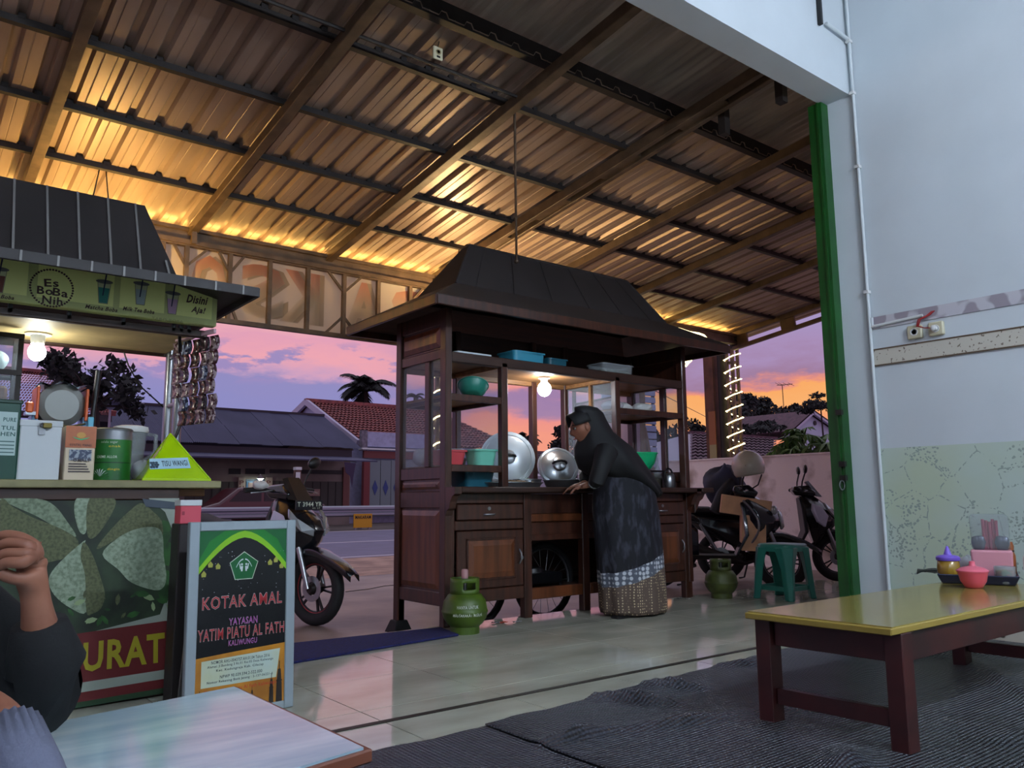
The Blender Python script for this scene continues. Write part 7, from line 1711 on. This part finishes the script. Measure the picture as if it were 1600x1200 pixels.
# antenna and wires
an = thing('tv_antenna', 'thin television antenna above the dark trees at the right', 'antenna', gy(1228, 650, 39))
a, b_ = gy(1228, 660, 39), gy(1222, 601, 39); MB().tube([Vector((a.x, 39, -.1)), b_], .035, 5).build('mast', irondark, an)
MB().tube([gy(1214, 602, 39), gy(1238, 600, 39)], .03, 5).build('boom', irondark, an)
for px in (1216, 1221, 1228, 1236): MB().tube([gy(px, 603.5, 39)+Vector((0, -.3, 0)), gy(px, 597.5, 39)+Vector((0, .3, 0))], .015, 4).build('element', irondark, an)
a = gy(1003, 600, 8.7); b_ = gy(1165, 676, 24.9)
tag(MB().tube([a, a.lerp(b_, .5)+Vector((0, 0, -.12)), b_], .008, 4).build('overhead_wire', black), 'overhead wire running from the bare pole to the dark tiled roof', 'wire', 'overhead wires')
for k, z in enumerate((0, .22)):
    tag(MB().tube([(9.75, 5.86-.12*k, 3.44+.02*k), (9.4, 4.3, 3.0+z), (9.0, 2.82, 2.6+z)], .006, 4).build('overhead_wire', black), ('lower overhead wire from the canopy edge to the shop front', 'upper overhead wire from the canopy edge to the shop front')[k], 'wire', 'overhead wires')

# ------------------------------------------------------------------ plants
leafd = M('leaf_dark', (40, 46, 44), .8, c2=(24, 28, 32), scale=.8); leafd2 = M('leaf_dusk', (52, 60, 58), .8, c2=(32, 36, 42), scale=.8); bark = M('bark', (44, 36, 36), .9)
def tree(label, px, py, Y, rx, rz, n, ls, seed, m=leafd, blobs=7, group='dark trees'):
    rd = random.Random(seed); c_ = gy(px, py, Y); t = thing('tree', label, 'tree', (c_.x, Y, -.1), group)
    bl_ = [(Vector((rd.uniform(-.75, .75)*rx, rd.uniform(-.5, .5)*rx, rd.uniform(-.7, .7)*rz)), rd.uniform(.25, .5)*(1 if blobs < 12 else .62)) for _ in range(blobs)]
    mb = MB()
    for k in range(n):
        o_, s_ = bl_[k % blobs]; d_ = Vector((rd.gauss(0, 1), rd.gauss(0, 1), rd.gauss(0, 1))).normalized()*(rd.random()**.4)*(1 if blobs < 12 else rd.uniform(.5, 1.7))
        p = c_+o_+Vector((d_.x*rx*s_, d_.y*rx*s_, d_.z*rz*s_)); a_ = Vector((rd.gauss(0, 1), rd.gauss(0, 1), rd.gauss(0, 1))).normalized(); b2 = a_.cross(Vector((rd.gauss(0, 1), rd.gauss(0, 1), rd.gauss(0, 1)))).normalized(); l_ = ls*rd.uniform(.6, 1.4)
        mb.add([p-a_*l_, p+b2*l_*.5, p+a_*l_, p-b2*l_*.5], [(0, 1, 2, 3)])
    mb.build('foliage', m, t, kind='stuff')
    tr_ = MB(); base = Vector((c_.x, Y, -.1)); top = c_+Vector((0, 0, -rz*.3)); tr_.tube([base, base.lerp(top, .5)+Vector((.1*rx, 0, 0)), top], [.05*rz+.05, .04*rz+.04, .03*rz+.02], 8)
    for o_, s_ in bl_: tr_.tube([top+Vector((0, 0, -rz*.2)), top.lerp(c_+o_, .6), c_+o_], [.02*rz+.02, .014*rz+.01, .006*rz+.005], 5)
    tr_.build('trunk', bark, t)
for i, a in enumerate((('thin leafed tree above the left tile roof', 152, 604, 17, 1.1, .75, 1500, .085, 1, leafd, 18), ('low leafy branch left of the thin leafed tree', 92, 578, 18.6, .5, .12, 240, .07, 2, leafd, 4),
          ('round dark tree behind the head of the woman', 880, 694, 60, 2.2, 1.7, 900, .26, 3), ('dark tree just right of the wooden cart', 1092, 685, 34, 1.6, 1.3, 900, .18, 4), ('tall dark tree behind the lit corner post', 1145, 648, 41, 2.5, 2.5, 1800, .22, 5, leafd2),
          ('broad dark tree between post and antenna', 1188, 646, 43, 2.7, 2.1, 1800, .22, 6, leafd2), ('dark bushy tree under the antenna', 1236, 645, 45, 2.5, 1.6, 1500, .22, 7), ('feathery tree at the right above the gabled house', 1282, 632, 26, 1.5, .6, 800, .11, 8, leafd, 6),
          ('small dark tree seen through the right cabinet of the cart', 1062, 700, 30, 1.2, .8, 500, .16, 9), ('dark tree behind the right cart posts', 1020, 690, 40, 1.8, 1.4, 700, .2, 10), ('small dark bush seen beside the plates', 735, 692, 60, 1.6, .5, 300, .2, 11), ('tree behind the dark tiled roofs', 1200, 668, 30, 2.6, .5, 700, .16, 12))):
    tree(*a)
def palm(label, px, py, Y, r, n, seed, m=leafd):
    rd = random.Random(seed); c_ = gy(px, py, Y); t = thing('palm_tree', label, 'palm', (c_.x, Y, -.1), 'coconut palms')
    MB().tube([Vector((c_.x+.3, Y, -.1)), Vector((c_.x+.1, Y, c_.z*.5)), c_], [.2, .16, .13], 8).build('trunk', bark, t, smooth=60)
    for k in range(n):
        a = 2*PI*k/n+rd.uniform(-.2, .2); el_ = rd.uniform(.15, 1.35); L_ = r*rd.uniform(.8, 1.1); mb = MB()
        h_ = Vector((math.cos(a), math.sin(a), 0)); pts = []; p = c_.copy(); e_ = el_
        for j in range(9): pts.append(p.copy()); p = p+(h_*math.cos(e_)+Vector((0, 0, 1))*math.sin(e_))*L_/8; e_ -= .24
        mb.tube(pts, [.05*(1-j/10) for j in range(9)], 4); sd = h_.cross(Vector((0, 0, 1)))
        for j in range(26):
            u = (j+1)/27*8; i_ = min(7, int(u)); q_ = pts[i_].lerp(pts[i_+1], u-i_); ll = r*.33*math.sin(PI*(.15+.8*j/26)); dr = (pts[i_+1]-pts[i_]).normalized()
            for s_ in (-1, 1):
                e2 = q_+(sd*s_*.75+dr*.7+Vector((0, 0, -.45)))*ll; mb.add([q_-dr*.09*r*.4, q_+dr*.09*r*.4, e2], [(0, 1, 2)])
        mb.build('frond', m, t)
palm('coconut palm rising behind the red tiled roof', 572, 612, 46, 2.2, 26, 1); palm('distant coconut palm between the pot lids', 818, 692, 64, 2.1, 22, 2); palm('faint palm top seen through the cart side pane', 648, 622, 70, 1.3, 11, 3, leafd2)
# cassava like plant behind the boundary wall
cas = thing('leafy_plant', 'bright green plant with fingered leaves above the boundary wall', 'plant', gx(1262, 720, 10.3))
gleaf = M('leaf_green', (96, 130, 66), .55, c2=(64, 96, 50), scale=2)
lme = None; rd = random.Random(4); base = gx(1262, 770, 10.4); base.z = -.1
for k in range(46):
    px, py = rd.uniform(1212, 1318), 0
    py = 712-46*math.sin(PI*min(1, max(0, (px-1195)/130)))*rd.random()**.6+rd.uniform(-3, 3)
    p = gx(px, py, 10.35+rd.uniform(-.35, .35))
    if lme is None:
        mb = MB()
        for j in range(7):
            a = -1.6+3.2*j/6; L_ = .26*(1-.3*abs(j-3)/3); d_ = Vector((math.cos(a), math.sin(a), 0)); s_ = Vector((-d_.y, d_.x, 0))
            mb.add([(0, 0, 0), d_*L_*.5+s_*.03+Vector((0, 0, -.03)), d_*L_+Vector((0, 0, -.13)), d_*L_*.5-s_*.03+Vector((0, 0, -.03))], [(0, 1, 2, 3)])
        o = mb.build('leaf', gleaf); lme = o.data
    else: o = bpy.data.objects.new('leaf', lme); C.objects.link(o)
    o.parent = cas; o.location = p-cas.location; o.rotation_euler = (rd.uniform(-.5, .5), rd.uniform(-.5, .5), rd.uniform(0, 6.28)); o.scale = (rd.uniform(.8, 1.3),)*3
for k in range(8):
    q_ = gx(1218+12*k, 690+rd.uniform(-6, 12), 10.35); MB().tube([base+Vector((0, .05*k-.2, 0)), base.lerp(q_, .6)+Vector((.05, 0, .1)), q_], [.03, .022, .012], 6).build('stem', M('stem_green', (90, 110, 60), .6) if 'stem_green' not in bpy.data.materials else bpy.data.materials['stem_green'], cas)
